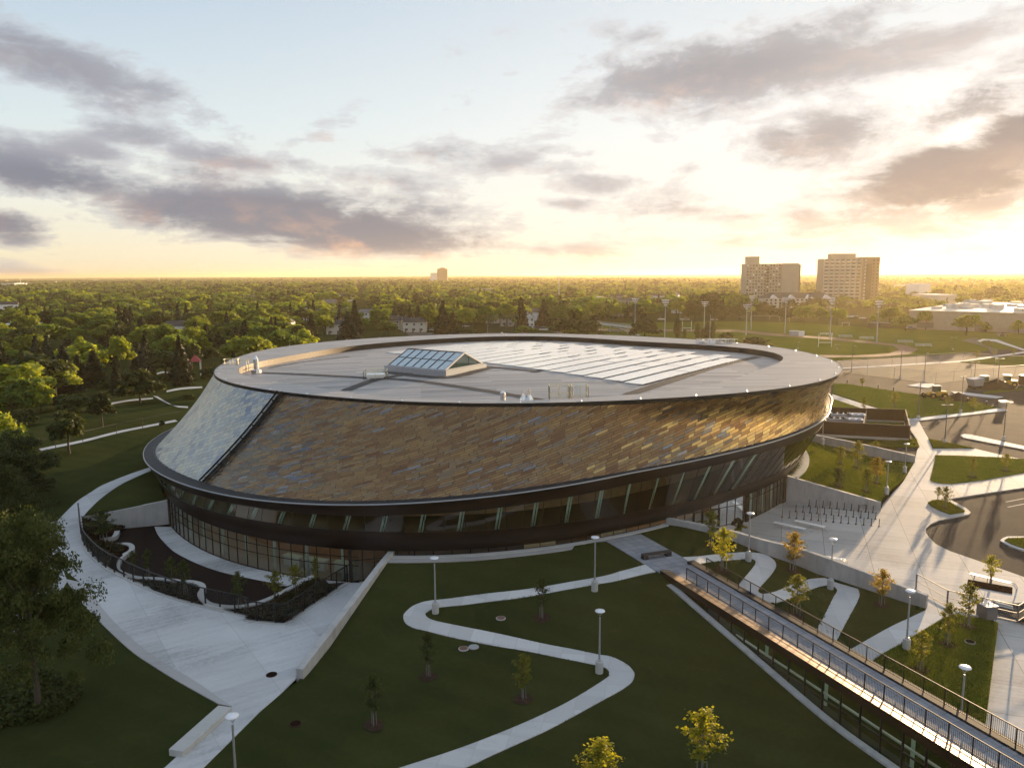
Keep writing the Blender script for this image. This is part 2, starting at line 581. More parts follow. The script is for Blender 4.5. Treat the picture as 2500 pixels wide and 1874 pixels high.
M['white'] = principled('white_paint', (.78, .78, .76), .45, var=.06, vscale=1)
M['cream'] = principled('cream_siding', (.58, .54, .46), .7, var=.08, vscale=.5)
M['tan'] = principled('tan_siding', (.40, .34, .26), .75, var=.1, vscale=.5)
M['fascia'] = principled('bronze_fascia', (.022, .0145, .0115), .36, metal=.3, var=.2, vscale=.5)
M['mullion'] = principled('dark_bronze_frame', (.022, .016, .012), .4, metal=.3)
M['copper'] = principled('copper_flashing', (.33, .17, .075), .38, metal=.6, var=.2, vscale=1.5)
M['corten'] = principled('brown_louvre', (.050, .025, .013), .55, metal=.3, var=.25, vscale=1)
M['darkwood'] = principled('charcoal_wood', (.03, .027, .026), .6, var=.3, vscale=6)
M['glass'] = glass_mat('window_glass', (.88, .95, .9), .92, ior=1.45)
M['glass_dark'] = glass_mat('dark_window_glass', (.8, .9, .82), .82, ior=1.5)
M['linkglass'] = glass_mat('link_glass', (.85, .95, .85), .9, ior=1.5)
M['warm_inner'] = principled('warm_inner_wall', (.40, .22, .125), .7, var=.35, vscale=.25)
M['skylight'] = principled('skylight_glass', (.42, .50, .52), .12, metal=.35, spec=.9, ior=1.8)
M['greenglass'] = principled('green_glass', (.05, .085, .06), .05, spec=.6, ior=1.6)
M['solar'] = principled('solar_glass', (.72, .74, .76), .16, metal=.8, spec=1.0, ior=2.4)
M['roof'] = roof_mat('roof_sheet', (.31, .285, .265), rot=-.12, metal=.2, rough=.5, var=.5)
M['rim'] = roof_mat('rim_sheet', (.34, .315, .29), rot=-.03, seam=.5, metal=.2, rough=.5, var=.3)
M['rimwall'] = principled('upstand_membrane', (.022, .015, .010), .5, metal=.3)
M['strip'] = principled('roof_walkway', (.028, .022, .018), .7, var=.3, vscale=2)
M['column'] = principled('pale_column', (.74, .86, .79), .5)
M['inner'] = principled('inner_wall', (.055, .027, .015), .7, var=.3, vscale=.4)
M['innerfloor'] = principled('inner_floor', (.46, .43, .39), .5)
M['lamp_on'] = emit_mat('lamp_on', (1.0, .86, .68), .5)
M['fill_glow'] = emit_mat('fill_glow', (.86, 1.0, .90), 2.0)  # added fill light for the upper floor and the link
M['mulchm'] = principled('bark_mulch', (.048, .032, .024), 1.0, var=.4, vscale=3, spec=0)
M['litpane'] = emit_mat('lit_pane', (.50, .43, .27), .05)
M['bark'] = principled('bark', (.055, .043, .033), .9, var=.3, vscale=5)
M['young_bark'] = principled('young_bark', (.16, .15, .14), .85, var=.25, vscale=8)
M['leaf'] = leaf_mat('leaf_green', (.105, .160, .028), trans=.42)
M['leaf_light'] = leaf_mat('leaf_light', (.190, .235, .034), trans=.45)
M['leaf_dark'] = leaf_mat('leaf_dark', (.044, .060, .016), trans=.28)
M['needle'] = leaf_mat('needle_dark', (.026, .032, .015), trans=.15)
M['needle_blue'] = leaf_mat('needle_blue', (.042, .054, .042), trans=.15)
M['leaf_yellow'] = leaf_mat('leaf_yellow', (.20, .21, .020), trans=.45)
M['leaf_orange'] = leaf_mat('leaf_orange', (.23, .175, .030), trans=.45)
M['leaf_olive'] = leaf_mat('leaf_olive', (.125, .135, .026), trans=.4)
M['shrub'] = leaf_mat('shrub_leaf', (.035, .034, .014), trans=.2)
M['roof_dark'] = principled('shingle_dark', (.045, .04, .038), .85, var=.2, vscale=1)
M['roof_grey'] = principled('shingle_grey', (.15, .14, .135), .85, var=.15, vscale=1)
M['pane'] = principled('house_pane', (.03, .035, .04), .08, spec=.8)
M['tyre'] = principled('tyre_rubber', (.015, .015, .015), .8)
M['rim_metal'] = principled('wheel_rim', (.5, .5, .5), .3, metal=.8)
M['red_roof'] = principled('red_roof', (.32, .035, .04), .6)
M['yellow_paint'] = principled('loader_yellow', (.55, .33, .03), .45)
M['green_paint'] = principled('loader_green', (.06, .10, .02), .45)
M['lamp_white'] = principled('lamp_disc', (.72, .73, .76), .35, metal=.1)
M['brick'] = principled('brown_brick', (.22, .15, .105), .85, var=.12, vscale=.6)
M['towerwall'] = principled('tower_concrete', (.36, .33, .27), .85, var=.08, vscale=.15)
M['line'] = principled('painted_line', (.55, .54, .50), .8)
# ------------------------------------------------------------------ curves of the arena (from the survey)
C0 = np.array([-2.0, 118.0])


def polar(p):
    d = np.array(p)[:2] - C0
    return math.atan2(d[1], d[0]), math.hypot(*d)


class Curve:
    """closed curve r(theta) as a low Fourier series fitted to survey points"""
    def __init__(s, P, order=5, ridge=.6, extra=()):
        th, r, w = [], [], []
        for p in P:
            a, b = polar(p); th.append(a); r.append(b); w.append(1.0)
        for deg, rr in extra:
            th.append(math.radians(deg)); r.append(rr); w.append(.6)
        th, r, w = np.array(th), np.array(r), np.array(w)
        A = [np.ones_like(th)]
        reg = [0.0]
        for k in range(1, order + 1):
            A += [np.cos(k * th), np.sin(k * th)]
            reg += [ridge * k * k * .02] * 2
        A = np.stack(A, 1)
        W = w[:, None]
        s.c = np.linalg.solve(A.T @ (A * W) + np.diag(reg), A.T @ (r * w))
        s.order = order

    def r(s, th):
        th = np.asarray(th, float)
        v = s.c[0] + 0 * th
        for k in range(1, s.order + 1):
            v = v + s.c[2 * k - 1] * np.cos(k * th) + s.c[2 * k] * np.sin(k * th)
        return v

    def p(s, th, z=0.0, dr=0.0):
        q = s.r(th) + dr
        return np.array([C0[0] + q * math.cos(th), C0[1] + q * math.sin(th), z])


def plane_pts(L, z0, gx):
    out = []
    for u, v in L:
        d = ray(u, v)
        t = (z0 - H) / (d[2] - gx * d[0])
        out.append(d * t)
    return out


ZR = 17.0
RIM_PX = [(633, 861.6), (570, 879), (529, 896.4), (518.6, 906), (532, 921.8), (570, 936), (633, 950), (700, 958), (600, 858.4),
          (726.6, 841.7), (853, 830), (980, 820.5), (1106.5, 816), (1233, 814), (600, 941.7), (695, 957.5), (790, 966), (885, 974),
          (1011.6, 981), (1138, 984.5), (1233, 985), (1390, 815.3), (1516.6, 818.4), (1643, 824.8), (1770, 835), (1900, 846),
          (1390, 983), (1516.6, 976.7), (1643, 970.4), (1770, 961), (1900, 949.8), (1958, 858), (2021.6, 874), (2047, 886.5),
          (2056, 897.6), (2050, 908.7), (2021.6, 924.5), (1958, 942), (1863, 954.6)]
SHB_PX = [(378, 1091), (389.5, 1119.7), (427, 1148), (491, 1176.6), (585.7, 1199), (700, 1214), (853, 1221), (980, 1221),
          (1106.6, 1213), (1200, 1201), (1326.6, 1183.6), (1485, 1152), (1643, 1126.6), (1770, 1104.5), (1895, 1072),
          (1958, 1043), (2002.6, 1014.7)]
LIP_PX = [(354, 1085), (361, 1122.8), (380, 1151), (411.6, 1170), (475, 1192.5), (538, 1211.5), (600, 1219), (700, 1230),
          (790, 1233), (916.6, 1235), (1106.6, 1227), (380, 1067)]
rim = Curve([at_ for at_ in [np.array([*(ray(u, v) * ((ZR - H) / ray(u, v)[2]))[:2], ZR]) for u, v in RIM_PX]], 6)
INNER_PX = [(576, 900), (632, 884), (726, 864), (853, 846), (980, 832.5), (1106, 825), (1233, 821), (1390, 822.5), (1516, 829.5),
            (1643, 839), (1770, 845.5), (1865, 851.7), (1888, 860), (1893, 870), (1888, 886), (1865, 904), (1801, 923), (1706, 940), (1611, 956),
            (600, 915), (695, 934), (837, 957), (980, 969), (1233, 977), (1420, 974)]
inner = Curve([ray(u, v) * ((ZR - H) / ray(u, v)[2]) for u, v in INNER_PX], 6)
SZ, SG = 9.2, .07
zshb = lambda x: SZ + SG * x
shb = Curve(plane_pts(SHB_PX, SZ, SG), 5, extra=[(10, 49), (40, 51), (70, 52), (100, 52), (130, 51), (160, 51)])
lip0 = Curve(plane_pts(LIP_PX, SZ - .25, SG), 4, ridge=2, extra=[(-75, 43.6), (-60, 43), (-45, 44), (-30, 46.2), (-15, 48.5), (10, 50), (40, 52), (70, 53), (100, 53), (130, 53), (160, 53.5)])


class Lip:
    """outer edge of the gutter: always a little outside the shingles"""
    def r(s, th): return np.maximum(lip0.r(th), shb.r(th) + .45)
    def p(s, th, z=0.0, dr=0.0):
        q = float(s.r(th)) + dr
        return np.array([C0[0] + q * math.cos(th), C0[1] + q * math.sin(th), z])


lip = Lip()
BASE_PTS = [at('E', 1330, 740), at('E', 1400, 830), at('E', 1640, 950), at('E', 1900, 1050), at('E', 2211, 1115), at('F', 790, 1170),
            at('F', 1150, 975, 2.8), at('G', 0, 1110, 2.8), at('G', 700, 1005, 2.8), at('G', 1340, 905, 2.8), at('G', 1950, 840),
            at('G', 2211, 735), at('H', 385, 700)]
base = Curve(BASE_PTS, 4, ridge=1, extra=[(-14, 44.6), (-5, 45.5), (10, 46.5), (40, 48), (70, 49), (100, 49), (130, 49), (160, 49), (180, 48.7), (-165, 48.5)])
ZB = 3.4


def facade_r(th, z):
    """radius of the leaning lower facade at height z"""
    rb = base.r(th)
    x = C0[0] + rb * math.cos(th)
    zl = zshb(x) - .75
    rl = lip.r(th) - .35
    k = np.clip((z - ZB) / max(.5, zl - ZB), 0, 1)
    return rb + (rl - rb) * k


def facade_hit(u, v):
    d = ray(u, v)
    best = None
    for t in np.linspace(50, 140, 1801):
        q = d * t; z = q[2] + H
        if z < 0: break
        a, r = polar(q)
        if r < facade_r(a, z):
            return a, z
    return None


def band(PX):
    A = [facade_hit(u, v) for u, v in PX]
    A = sorted(a for a in A if a)
    th = np.array([a[0] for a in A]); z = np.array([a[1] for a in A])
    c = np.polyfit(th, z, 3)
    lo, hi = th.min(), th.max()
    return lambda t: float(np.polyval(c, min(max(t, lo), hi)))


z_gt0 = band([(600, 1238), (726, 1250), (853, 1257), (964, 1256), (1201.5, 1238), (1421.6, 1204), (1611.6, 1168), (1770, 1126.6), (1877.5, 1098), px('E', 1450, 440), px('E', 1900, 570)])
z_gb0 = band([(600, 1265), (726, 1284), (853, 1295), (964, 1300), (1201, 1292), (1421.6, 1267.5), (1611.6, 1236), (1770, 1204), (1900, 1152), px('E', 1450, 560), px('E', 1900, 680)])


def z_glass_top(t):
    return min(z_gt0(t), zshb(C0[0] + float(base.r(t)) * math.cos(t)) - .95)


def z_glass_bot(t):
    return min(z_gb0(t), z_glass_top(t) - .7)


def sdist(x, y):
    a, r = polar((x, y))
    return r - float(base.r(a))


def softplus(v, k=.25): return k * math.log1p(math.exp(min(60, v / k)))


# corridor axis
F0 = np.array([13.62, 66.85]); FD = np.array([11.2, -27.0]); FD = FD / np.linalg.norm(FD); FN = np.array([-FD[1], FD[0]])   # FN to the right


def h2(x, y):
    """front lawn: falls from the upper plaza to the walkways"""
    dp = (np.array([x, y]) - F0) @ FN
    s = sdist(x, y)
    sl = .128 + .072 * sst((abs(dp - 1) - 5) / 10)
    v = 2.8 - sl * (s - 1.6 - 8.4 * math.exp(-(dp / 8) ** 2))
    return min(2.82, softplus(v, .12)) if s > 0 else 2.8


def sst(a): a = min(1, max(0, a)); return a * a * (3 - 2 * a)


def hL(x, y):
    """ground left of the arena"""
    s = sdist(x, y)
    v = 1.6 * sst((y - 66) / 22) * sst((-17 - x) / 14) * (1 - sst((y - 150) / 120))
    return v + 1.3 * max(0, 1 - max(0, s) / 13) * sst((y - 80) / 10) * sst((-20 - x) / 15)


def h3(x, y):
    s = sdist(x, y)
    return .06 + softplus(3.1 - .215 * (s - 1), .2)


# walls (plan, top heights)
W2 = [(-11.9, 72.0), (-12.3, 70.3), (-16.1, 53.95)]
W3 = [(16.9, 81.2), (22.5, 78.6), (26.0, 76.2), (30.2, 73.6), (37.45, 65.75)]
W4 = [(36.45, 98.75), (41.5, 96.6), (46.9, 94.25)]
W5 = [(46.8, 128.5), (54.0, 124.6), (64.3, 119.2)]
W1 = [(-42.2, 90.7), (-46.6, 89.3), (-51.5, 88.0)]

# ------------------------------------------------------------------ ground
# the land to the horizon
ring = []
R0 = [0, 60, 120, 200, 300, 450, 700, 1100, 1800, 3000, 5000, 9000, 16000, 28000]
v, f = [], []
nseg = 96
for i, r in enumerate(R0):
    for k in range(nseg):
        t = 2 * math.pi * k / nseg
        v.append((r * math.cos(t), 100 + r * math.sin(t), -.7 if r <= 120 else -.2))
for i in range(len(R0) - 1):
    for k in range(nseg):
        f.append([i * nseg + k, (i + 1) * nseg + k, (i + 1) * nseg + (k + 1) % nseg, i * nseg + (k + 1) % nseg])
o = link(bpy.data.objects.new('ground', raw_mesh('ground', v, f, [M['ground']])))
o['kind'] = 'structure'

# fence line of the sunken court (plan)
FENCE_PX = [('E', 612, 680), ('E', 640, 870), ('E', 720, 985), ('E', 830, 1075), ('E', 930, 1125), ('E', 1050, 1185), ('E', 1260, 1270), ('E', 1540, 1355), ('E', 1900, 1440), ('F', 10, 1470), ('F', 300, 1500)]
FENCE = smooth_line([at(*q, hL) for q in FENCE_PX], 6)
FENCE = [np.array(p) for p in FENCE]
FCOR = FENCE[-1]
FENCE2 = [FCOR] + [at('F', *q) for q in ((430, 1415), (520, 1350), (610, 1295), (700, 1235), (790, 1178))]
CORNER = base.p(math.radians(-106.5), 0)

th = lambda d: math.radians(d)
curve_left = [base.p(th(a), 0, .1) for a in range(-145, -106, 2)]
court = [np.array(p) for p in curve_left] + [FENCE2[-1]] + FENCE2[::-1][1:] + FENCE[::-1][1:] + [np.array([*W1[2], 0]), np.array([*W1[1], 0]), np.array([*W1[0], 0])]

# left lawn
lawnL = [np.array([*W1[0]]), *[np.array(q) for q in W1[1:]]] + FENCE + [at('I', 2000, 1050), at('I', 1740, 1300), at('I', 1400, 1600), at('I', 1000, 1850), np.array((-50, 22)), np.array((-70, 20)), np.array((-130, 45)),
         np.array((-300, 190)), np.array((-300, 420)), np.array((-60, 420)), np.array((-20, 260))] + [base.p(th(a), 0, .2) for a in range(90, 216, 5)]
sheet('lawn', lawnL, hL, M['lawn'], step=4)
# the lawn in front, with its crest under the foot of the arena
b2 = [base.p(th(a), 0, .15) for a in np.arange(-103, -67, 2.0)] + [np.array(W3[0])] + [np.array(q) for q in W3[1:]] + [at('L', 1450, 462), at('L', 1200, 650), at('L', 1060, 795), at('L', 1560, 1270), at('L', 1950, 1650), np.array((30, 14)), np.array((-26, 14)), at('I', 1350, 1850), at('I', 1570, 1658), at('I', 1700, 1530), at('I', 1900, 1330), at('J', 110, 1225), at('J', 250, 1105), np.array((-16.1, 53.7))] + [np.array(q) for q in W2[::-1]]
sheet('lawn', b2, h2, M['lawn'], step=1.4)
# lawn between the two right-hand walls
pathL = [at('H', *q) for q in ((1120, 730), (1200, 640), (1280, 555), (1335, 460), (1368, 400))]
b3 = [base.p(th(a), 0, .2) for a in range(-27, 9, 2)] + [np.array(q) for q in W5] + pathL[::-1] + [np.array(q) for q in W4[::-1]]
sheet('lawn', b3, h3, M['field'], step=1.2)

# right-hand side: asphalt at -0.1, concrete on top, lawns on top of that
asph = pts('D', 690, 888, 1300, 855, 1740, 826, 1830, 818, 2300, 770) + pts('H', 3000, 200, 3200, 1600, 2300, 1640, 1500, 1400, 1300, 800, 1290, 500) + pts('D', 1200, 1450, 640, 1300)
sheet('parking_lot', asph, -.1, M['asphalt'], seg=12)
plaza = [base.p(th(-28), 0, .3), np.array(W4[0]), np.array(W4[2])] + pathL + pts('H', 1385, 320, 1400, 285, 1385, 230, 1330, 150) + pts('D', 1310, 1390, 1290, 1345, 1150, 1300, 960, 1252, 730, 1178, 733, 1143, 1000, 1228, 1270, 1312, 1330, 1332, 1400, 1350, 1430, 1410) + \
    pts('H', 1475, 225, 1508, 300, 1830, 300, 2050, 352, 2380, 420, 2600, 470, 2600, 560, 2211, 600, 1900, 645, 1650, 685, 1640, 690, 1765, 758, 1800, 790, 1785, 806, 1690, 825, 1560, 850, 1490, 880, 1455, 915, 1453, 945, 1475, 980, 1530, 1035, 1640, 1090, 1900, 1180, 2211, 1290, 2500, 1400) + \
    [at('L', 2500, 330), at('L', 2160, 388), at('L', 1960, 372), at('L', 1860, 490), at('L', 1700, 470), at('L', 1590, 495), at('L', 1450, 445)] + [np.array((37.45, 65.75))] + [np.array(q) for q in W3[::-1]] + [base.p(th(a), 0, -1.5) for a in (-58, -50, -42, -35)]
sheet('plaza', plaza, .03, M['plaza'], step=6, skirt=.14)
LOW = -.55
low = [at('L', 2500, 330, 0), at('L', 2160, 388), at('L', 2150, 536, LOW), at('L', 1950, 500, LOW), at('L', 2012, 552, LOW), at('L', 1985, 760, LOW), at('L', 1915, 1320, LOW), at('L', 1800, 1900, LOW), at('L', 3200, 1900, LOW), at('L', 3000, 500, LOW)]
sheet('pavement', low, LOW, M['plaza'], step=6)
r3 = [at('L', 1690, 478), at('L', 1840, 508), at('L', 2012, 550, -.1), at('L', 1985, 760, LOW + .06), at('L', 1915, 1310, LOW + .06), at('L', 1800, 1900, LOW + .06), at('L', 1500, 1300), at('L', 1050, 825), at('L', 1300, 680), at('L', 1560, 530)]


def hr3(x, y):
    return max(.07, h2(x, y) + .05)


sheet('lawn', r3, hr3, M['field'], step=1.5, skirt=.7)


def up(L): return [np.array(p) for p in L]


LAWNS = [
    pts('H', 1525, 352, 1700, 356, 2040, 370, 2300, 392, 2560, 425, 2560, 450, 2211, 490, 1900, 545, 1650, 575, 1560, 570, 1500, 556, 1487, 535, 1505, 470, 1522, 400),
    pts('H', 1475, 225, 1530, 238, 1690, 270, 1830, 300, 1512, 297),
    pts('H', 980, 262, 1380, 226, 1405, 290, 1180, 288),
    pts('H', 1470, 722, 1500, 705, 1550, 700, 1640, 718, 1755, 785, 1745, 795, 1640, 810, 1560, 780, 1500, 750),
    pts('H', 2060, 1010, 2090, 995, 2211, 992, 2600, 1010, 2600, 1150, 2211, 1075, 2110, 1040),
    pts('D', 742, 1062, 850, 1066, 1350, 1142, 1640, 1168, 1900, 1217, 2008, 1250, 1800, 1282, 1500, 1312, 1335, 1331, 1250, 1308, 1000, 1222, 738, 1138),
    pts('D', 690, 1180, 735, 1180, 960, 1255, 1150, 1303, 1290, 1348, 1280, 1390, 640, 1400),
    pts('D', 1720, 895, 1990, 865, 2300, 838, 2300, 920, 1990, 915),
    pts('D', 1900, 1125, 2300, 1085, 2300, 1095, 1900, 1140),
]
for i, q in enumerate(LAWNS):
    sheet('lawn', q, .09 if i not in (3, 4) else .12, M['field'], step=3, skirt=.2)
# sports ground
sheet('sports_field', pts('D', -1600, 640, -1300, 600, -500, 585, 0, 580, 500, 590, 900, 620, 1300, 640, 1800, 660, 2500, 690, 2500, 800, 1830, 815, 1740, 826, 1300, 850, 690, 885, 400, 900, -300, 760, -1000, 720), -.15, M['field'], seg=15)
sheet('running_track', pts('D', -1500, 640, -700, 640, 0, 645, 400, 684, 700, 700, 1100, 742, 1300, 765, 1395, 795, 1330, 830, 1100, 852, 690, 858, 300, 856, -500, 800, -1200, 720), -.11, M['track'], seg=15)
sheet('infield', pts('D', -1400, 655, -700, 655, 0, 662, 250, 690, 600, 712, 1000, 748, 1200, 770, 1252, 798, 1170, 826, 900, 842, 600, 836, 200, 826, -500, 775, -1200, 700), -.07, M['field'], seg=15)
sheet('road', pts('D', 690, 892, 1300, 858, 1740, 829, 1830, 822, 1740, 884, 1000, 928, 690, 944), -.06, M['asphalt_old'], seg=15)
sheet('path', pts('D', 690, 944, 1000, 928, 1740, 884, 2300, 800, 2300, 812, 1740, 893, 1000, 937, 690, 952), -.03, M['path'], seg=20)
sheet('sports_court', pts('D', 770, 968, 1000, 938, 1740, 894, 1990, 915, 2300, 930, 2300, 995, 1800, 1030, 1530, 1060, 1430, 1050, 1000, 998), -.05, M['sand'], seg=15)
sheet('path', pts('D', 1850, 730, 1890, 716, 2000, 720, 2211, 795, 2400, 850, 2400, 862, 2190, 800, 1990, 738, 1905, 728, 1870, 742, 1900, 755), -.04, M['path'], seg=20)
sheet('road', pts('D', 1720, 725, 1850, 705, 1860, 745, 2010, 800, 2005, 830, 1960, 825, 1930, 780), -.08, M['asphalt_old'], seg=20)
# kerbed islands
ISL = [pts('D', 1310, 1076, 1400, 1060, 1520, 1062, 1500, 1086, 1470, 1095), pts('D', 1648, 1122, 1760, 1130, 2050, 1163, 2000, 1174, 1900, 1165, 1680, 1138),
       pts('D', 1718, 1460, 1750, 1450, 1800, 1455, 2211, 1543, 2400, 1585, 2300, 1585, 2050, 1537, 1745, 1478), pts('D', 1335, 1333, 1500, 1313, 2010, 1252, 2080, 1262, 2080, 1268, 1420, 1345, 1350, 1345)]
for q in ISL: sheet('kerb_island', q, .03, M['path'], skirt=.16)
sheet('kerb_island', pts('H', 2027, 1010, 2045, 992, 2085, 978, 2211, 978, 2620, 1000, 2620, 1170, 2211, 1088, 2100, 1052), .06, M['path'], skirt=.18)
# painted bay lines
for a, b, c, d in ((1480, 1400, 1420, 1395), (2070, 710, 2211, 683), (2085, 750, 2211, 725)):
    n_ = 'D' if a == 1480 else 'H'
    A_, B_ = at(n_, a, b, -.1), at(n_, c, d, -.1)
    MBl = MB(); MBl.bar(A_ + [0, 0, .004], B_ + [0, 0, .004], .14, .006)
    tag(MBl.build('parking_line', M['line']), kind='structure')

# ---- front paths
E1 = [('G', 1185, 1195), ('G', 1000, 1245), ('G', 860, 1285), ('G', 600, 1330), ('G', 300, 1380), ('F', 1895, 1256), ('F', 1560, 1300), ('F', 1400, 1318), ('F', 1300, 1350), ('F', 1235, 1400), ('F', 1215, 1440),
      ('F', 1235, 1490), ('J', 1300, 582), ('J', 1400, 605), ('J', 1600, 655), ('J', 1900, 715), ('K', 300, 765), ('K', 600, 826), ('K', 780, 862), ('K', 870, 885), ('K', 903, 912), ('K', 905, 932), ('K', 880, 972),
      ('K', 600, 1145), ('K', 300, 1290), ('K', 0, 1415), ('J', 1600, 1525), ('J', 1200, 1655), ('J', 900, 1750)]
E2 = [('G', 1268, 1250), ('G', 1000, 1312), ('G', 820, 1345), ('G', 430, 1415), ('G', 0, 1478), ('F', 1700, 1345), ('F', 1500, 1366), ('F', 1440, 1378), ('F', 1398, 1402), ('J', 1385, 470), ('J', 1398, 497), ('J', 1450, 522),
      ('J', 1600, 556), ('J', 1895, 614), ('K', 300, 680), ('K', 600, 740), ('K', 820, 785), ('K', 930, 805), ('K', 1040, 860), ('K', 1090, 910), ('K', 1102, 945), ('K', 1080, 1000), ('K', 1000, 1060), ('K', 900, 1115),
      ('K', 700, 1225), ('K', 450, 1360), ('K', 200, 1475), ('K', 0, 1565), ('J', 1700, 1655), ('J', 1400, 1750)]


def strip_path(name, e1, e2, hf, mat, lift=.05, n=160, kind='structure'):
    a = smooth_line([at(*q, hf) for q in e1], 8)
    b = smooth_line([at(*q, hf) for q in e2], 8)
    P = [p[:2] for p in a] + [p[:2] for p in b[::-1]]
    return sheet(name, P, lambda x, y: hf(x, y) + lift, mat, step=1.0, skirt=.12)


strip_path('path', E1, E2, h2, M['path'])
B1 = [('G', 1475, 1138), ('G', 1600, 1130), ('G', 1850, 1106), ('G', 1960, 1100), ('G', 2080, 1110), ('G', 2160, 1145), ('G', 2195, 1195), ('H', 278, 1250), ('H', 220, 1320), ('H', 170, 1375), ('H', 162, 1402), ('H', 185, 1418), ('H', 230, 1418),
      ('H', 300, 1400), ('H', 420, 1350), ('H', 530, 1315), ('H', 600, 1302), ('H', 680, 1298), ('H', 760, 1302), ('H', 860, 1330), ('H', 920, 1372), ('H', 942, 1415), ('H', 930, 1470), ('H', 830, 1658), ('L', 770, 672), ('L', 730, 760)]
B2_ = [('G', 1560, 1200), ('G', 1700, 1172), ('G', 1900, 1156), ('G', 2000, 1150), ('G', 2034, 1165), ('G', 2030, 1195), ('G', 1985, 1255), ('G', 1940, 1310), ('G', 1900, 1365), ('H', 40, 1400), ('H', 130, 1450), ('H', 250, 1487), ('H', 335, 1480),
       ('H', 420, 1450), ('H', 560, 1390), ('H', 680, 1356), ('H', 735, 1360), ('H', 768, 1385), ('H', 765, 1410), ('H', 735, 1460), ('H', 632, 1658), ('L', 610, 595), ('L', 570, 680)]
strip_path('path', B1, B2_, h2, M['path'])
strip_path('path', [('L', 830, 770), ('L', 1150, 590), ('L', 1300, 517), ('L', 1455, 445)], [('L', 990, 870), ('L', 1150, 762), ('L', 1300, 680), ('L', 1590, 500)], lambda x, y: max(h2(x, y), .04), M['path'], .06)

# upper plaza of pavers and kerb along the foot of the facade
upper = pts('G', 885, 1012, 1180, 1192, 1312, 1262, z=2.84) + pts('G', 1565, 1212, 1480, 1140, 1150, 958, z=2.84) + [base.p(th(a), 2.84, .3) for a in (-73, -76, -79)]
sheet('upper_plaza', upper, 2.86, M['paver'], step=3, skirt=.25)
kb = [base.p(th(a), 0, .28) for a in np.arange(-102.2, -63, 1.5)]
w = MB(); w.wall(kb, .7, 2.3, 2.95)
tag(w.build('kerb', M['concrete']), kind='structure')
kb = [base.p(th(a), 0, 1.6) for a in np.arange(-102, -79, 1.0)]
sheet('kerb', [q[:2] for q in kb] + [base.p(th(a), 0, .3)[:2] for a in np.arange(-79, -102.1, -1.0)], 2.875, M['border'], skirt=.2)
kb = [base.p(th(a), 0, .8) for a in np.arange(-26, 10, 2.0)]
w = MB(); w.wall(kb, 1.3, 2.2, 3.32)
tag(w.build('kerb', M['concrete']), kind='structure')

# ---- left walkway
walk = [at('E', 600, 705, hL)] + [p + np.array([0, 0, 0]) for p in FENCE[3:]] + [np.array(q) for q in FENCE2[1:]] + [np.array(base.p(th(-106), 0, .1)), np.array(base.p(th(-101), 0, -.8)), np.array((-12.2, 72)), np.array((-12.5, 70)), np.array((-16.4, 54.0))] + \
    [at('J', 250, 1105), at('J', 110, 1225), at('I', 1900, 1330), at('I', 1700, 1530), at('I', 1570, 1658), at('I', 1350, 1850), at('I', 900, 1850), at('I', 1270, 1658), at('I', 1400, 1540), at('I', 1790, 1190)] + \
    smooth_line([at('I', *q, hL) for q in ((1640, 1085), (1500, 990), (1300, 870), (1100, 735), (870, 525), (720, 340), (620, 230))], 6) + smooth_line([at('E', *q, hL) for q in ((500, 1080), (430, 940), (400, 830), (385, 760), (400, 710), (440, 702), (500, 640), (600, 545), (700, 480), (800, 420), (1000, 340), (1170, 282), (1260, 250))], 5) + smooth_line([at('E', *q, hL) for q in ((1260, 275), (1170, 310), (950, 410), (800, 510), (700, 600), (655, 650))], 5)
sheet('walkway', walk, lambda x, y: hL(x, y) + .05, M['walk'], step=1.5, skirt=.12)
bd = smooth_line([at('I', *q, hL) for q in ((1790, 1190), (1640, 1085), (1500, 990), (1300, 870), (1100, 735), (870, 525), (720, 340), (620, 230))], 6) + smooth_line([at('I', *q, hL) for q in ((505, 205), (600, 345), (750, 515), (1000, 750), (1200, 888), (1400, 1010), (1685, 1168))], 6)
sheet('pavement', bd, lambda x, y: hL(x, y) + .075, M['border'], step=1.5, skirt=.12)
far_strip = [at('E', *q, hL) for q in ((400, 715), (440, 950), (520, 1165), (420, 1320), (300, 1430), (150, 1560), (-200, 1790), (-300, 1600), (0, 1480), (150, 1330), (270, 1150), (330, 950), (320, 800), (310, 700), (345, 690))]
sheet('path', far_strip, lambda x, y: hL(x, y) + .04, M['walk'], step=1.5, skirt=.1)
PARK = [(('A', 300, 1440, 420, 1415, 640, 1370, 900, 1305, 1100, 1265, 1350, 1215), ('A', 320, 1455, 440, 1430, 640, 1388, 900, 1322, 1100, 1280, 1370, 1228)),
        (('A', 1180, 1030, 1260, 1075, 1340, 1105, 1450, 1112), ('A', 1215, 1035, 1290, 1080, 1360, 1115, 1450, 1125)),
        (('A', 1285, 990, 1400, 968, 1560, 958), ('A', 1285, 1003, 1400, 982, 1560, 970)),
        (('A', 1210, 855, 1270, 843, 1380, 862), ('A', 1210, 865, 1270, 853, 1380, 870)),
        (('A', 850, 1085, 1000, 1060, 1180, 1045), ('A', 850, 1100, 1000, 1073, 1180, 1055))]
for a, b in PARK:
    P1 = [at(a[0], a[i], a[i + 1], hL) for i in range(1, len(a), 2)]; P2 = [at(b[0], b[i], b[i + 1], hL) for i in range(1, len(b), 2)]
    sheet('path', [p[:2] for p in smooth_line(P1, 5)] + [p[:2] for p in smooth_line(P2, 5)[::-1]], lambda x, y: hL(x, y) + .05, M['path'], step=2.5)
sheet('road', pts('A', -200, 575, 100, 575, 540, 560, 760, 555, 760, 590, 560, 600, 130, 640, -200, 650), -.12, M['asphalt_old'], seg=15)
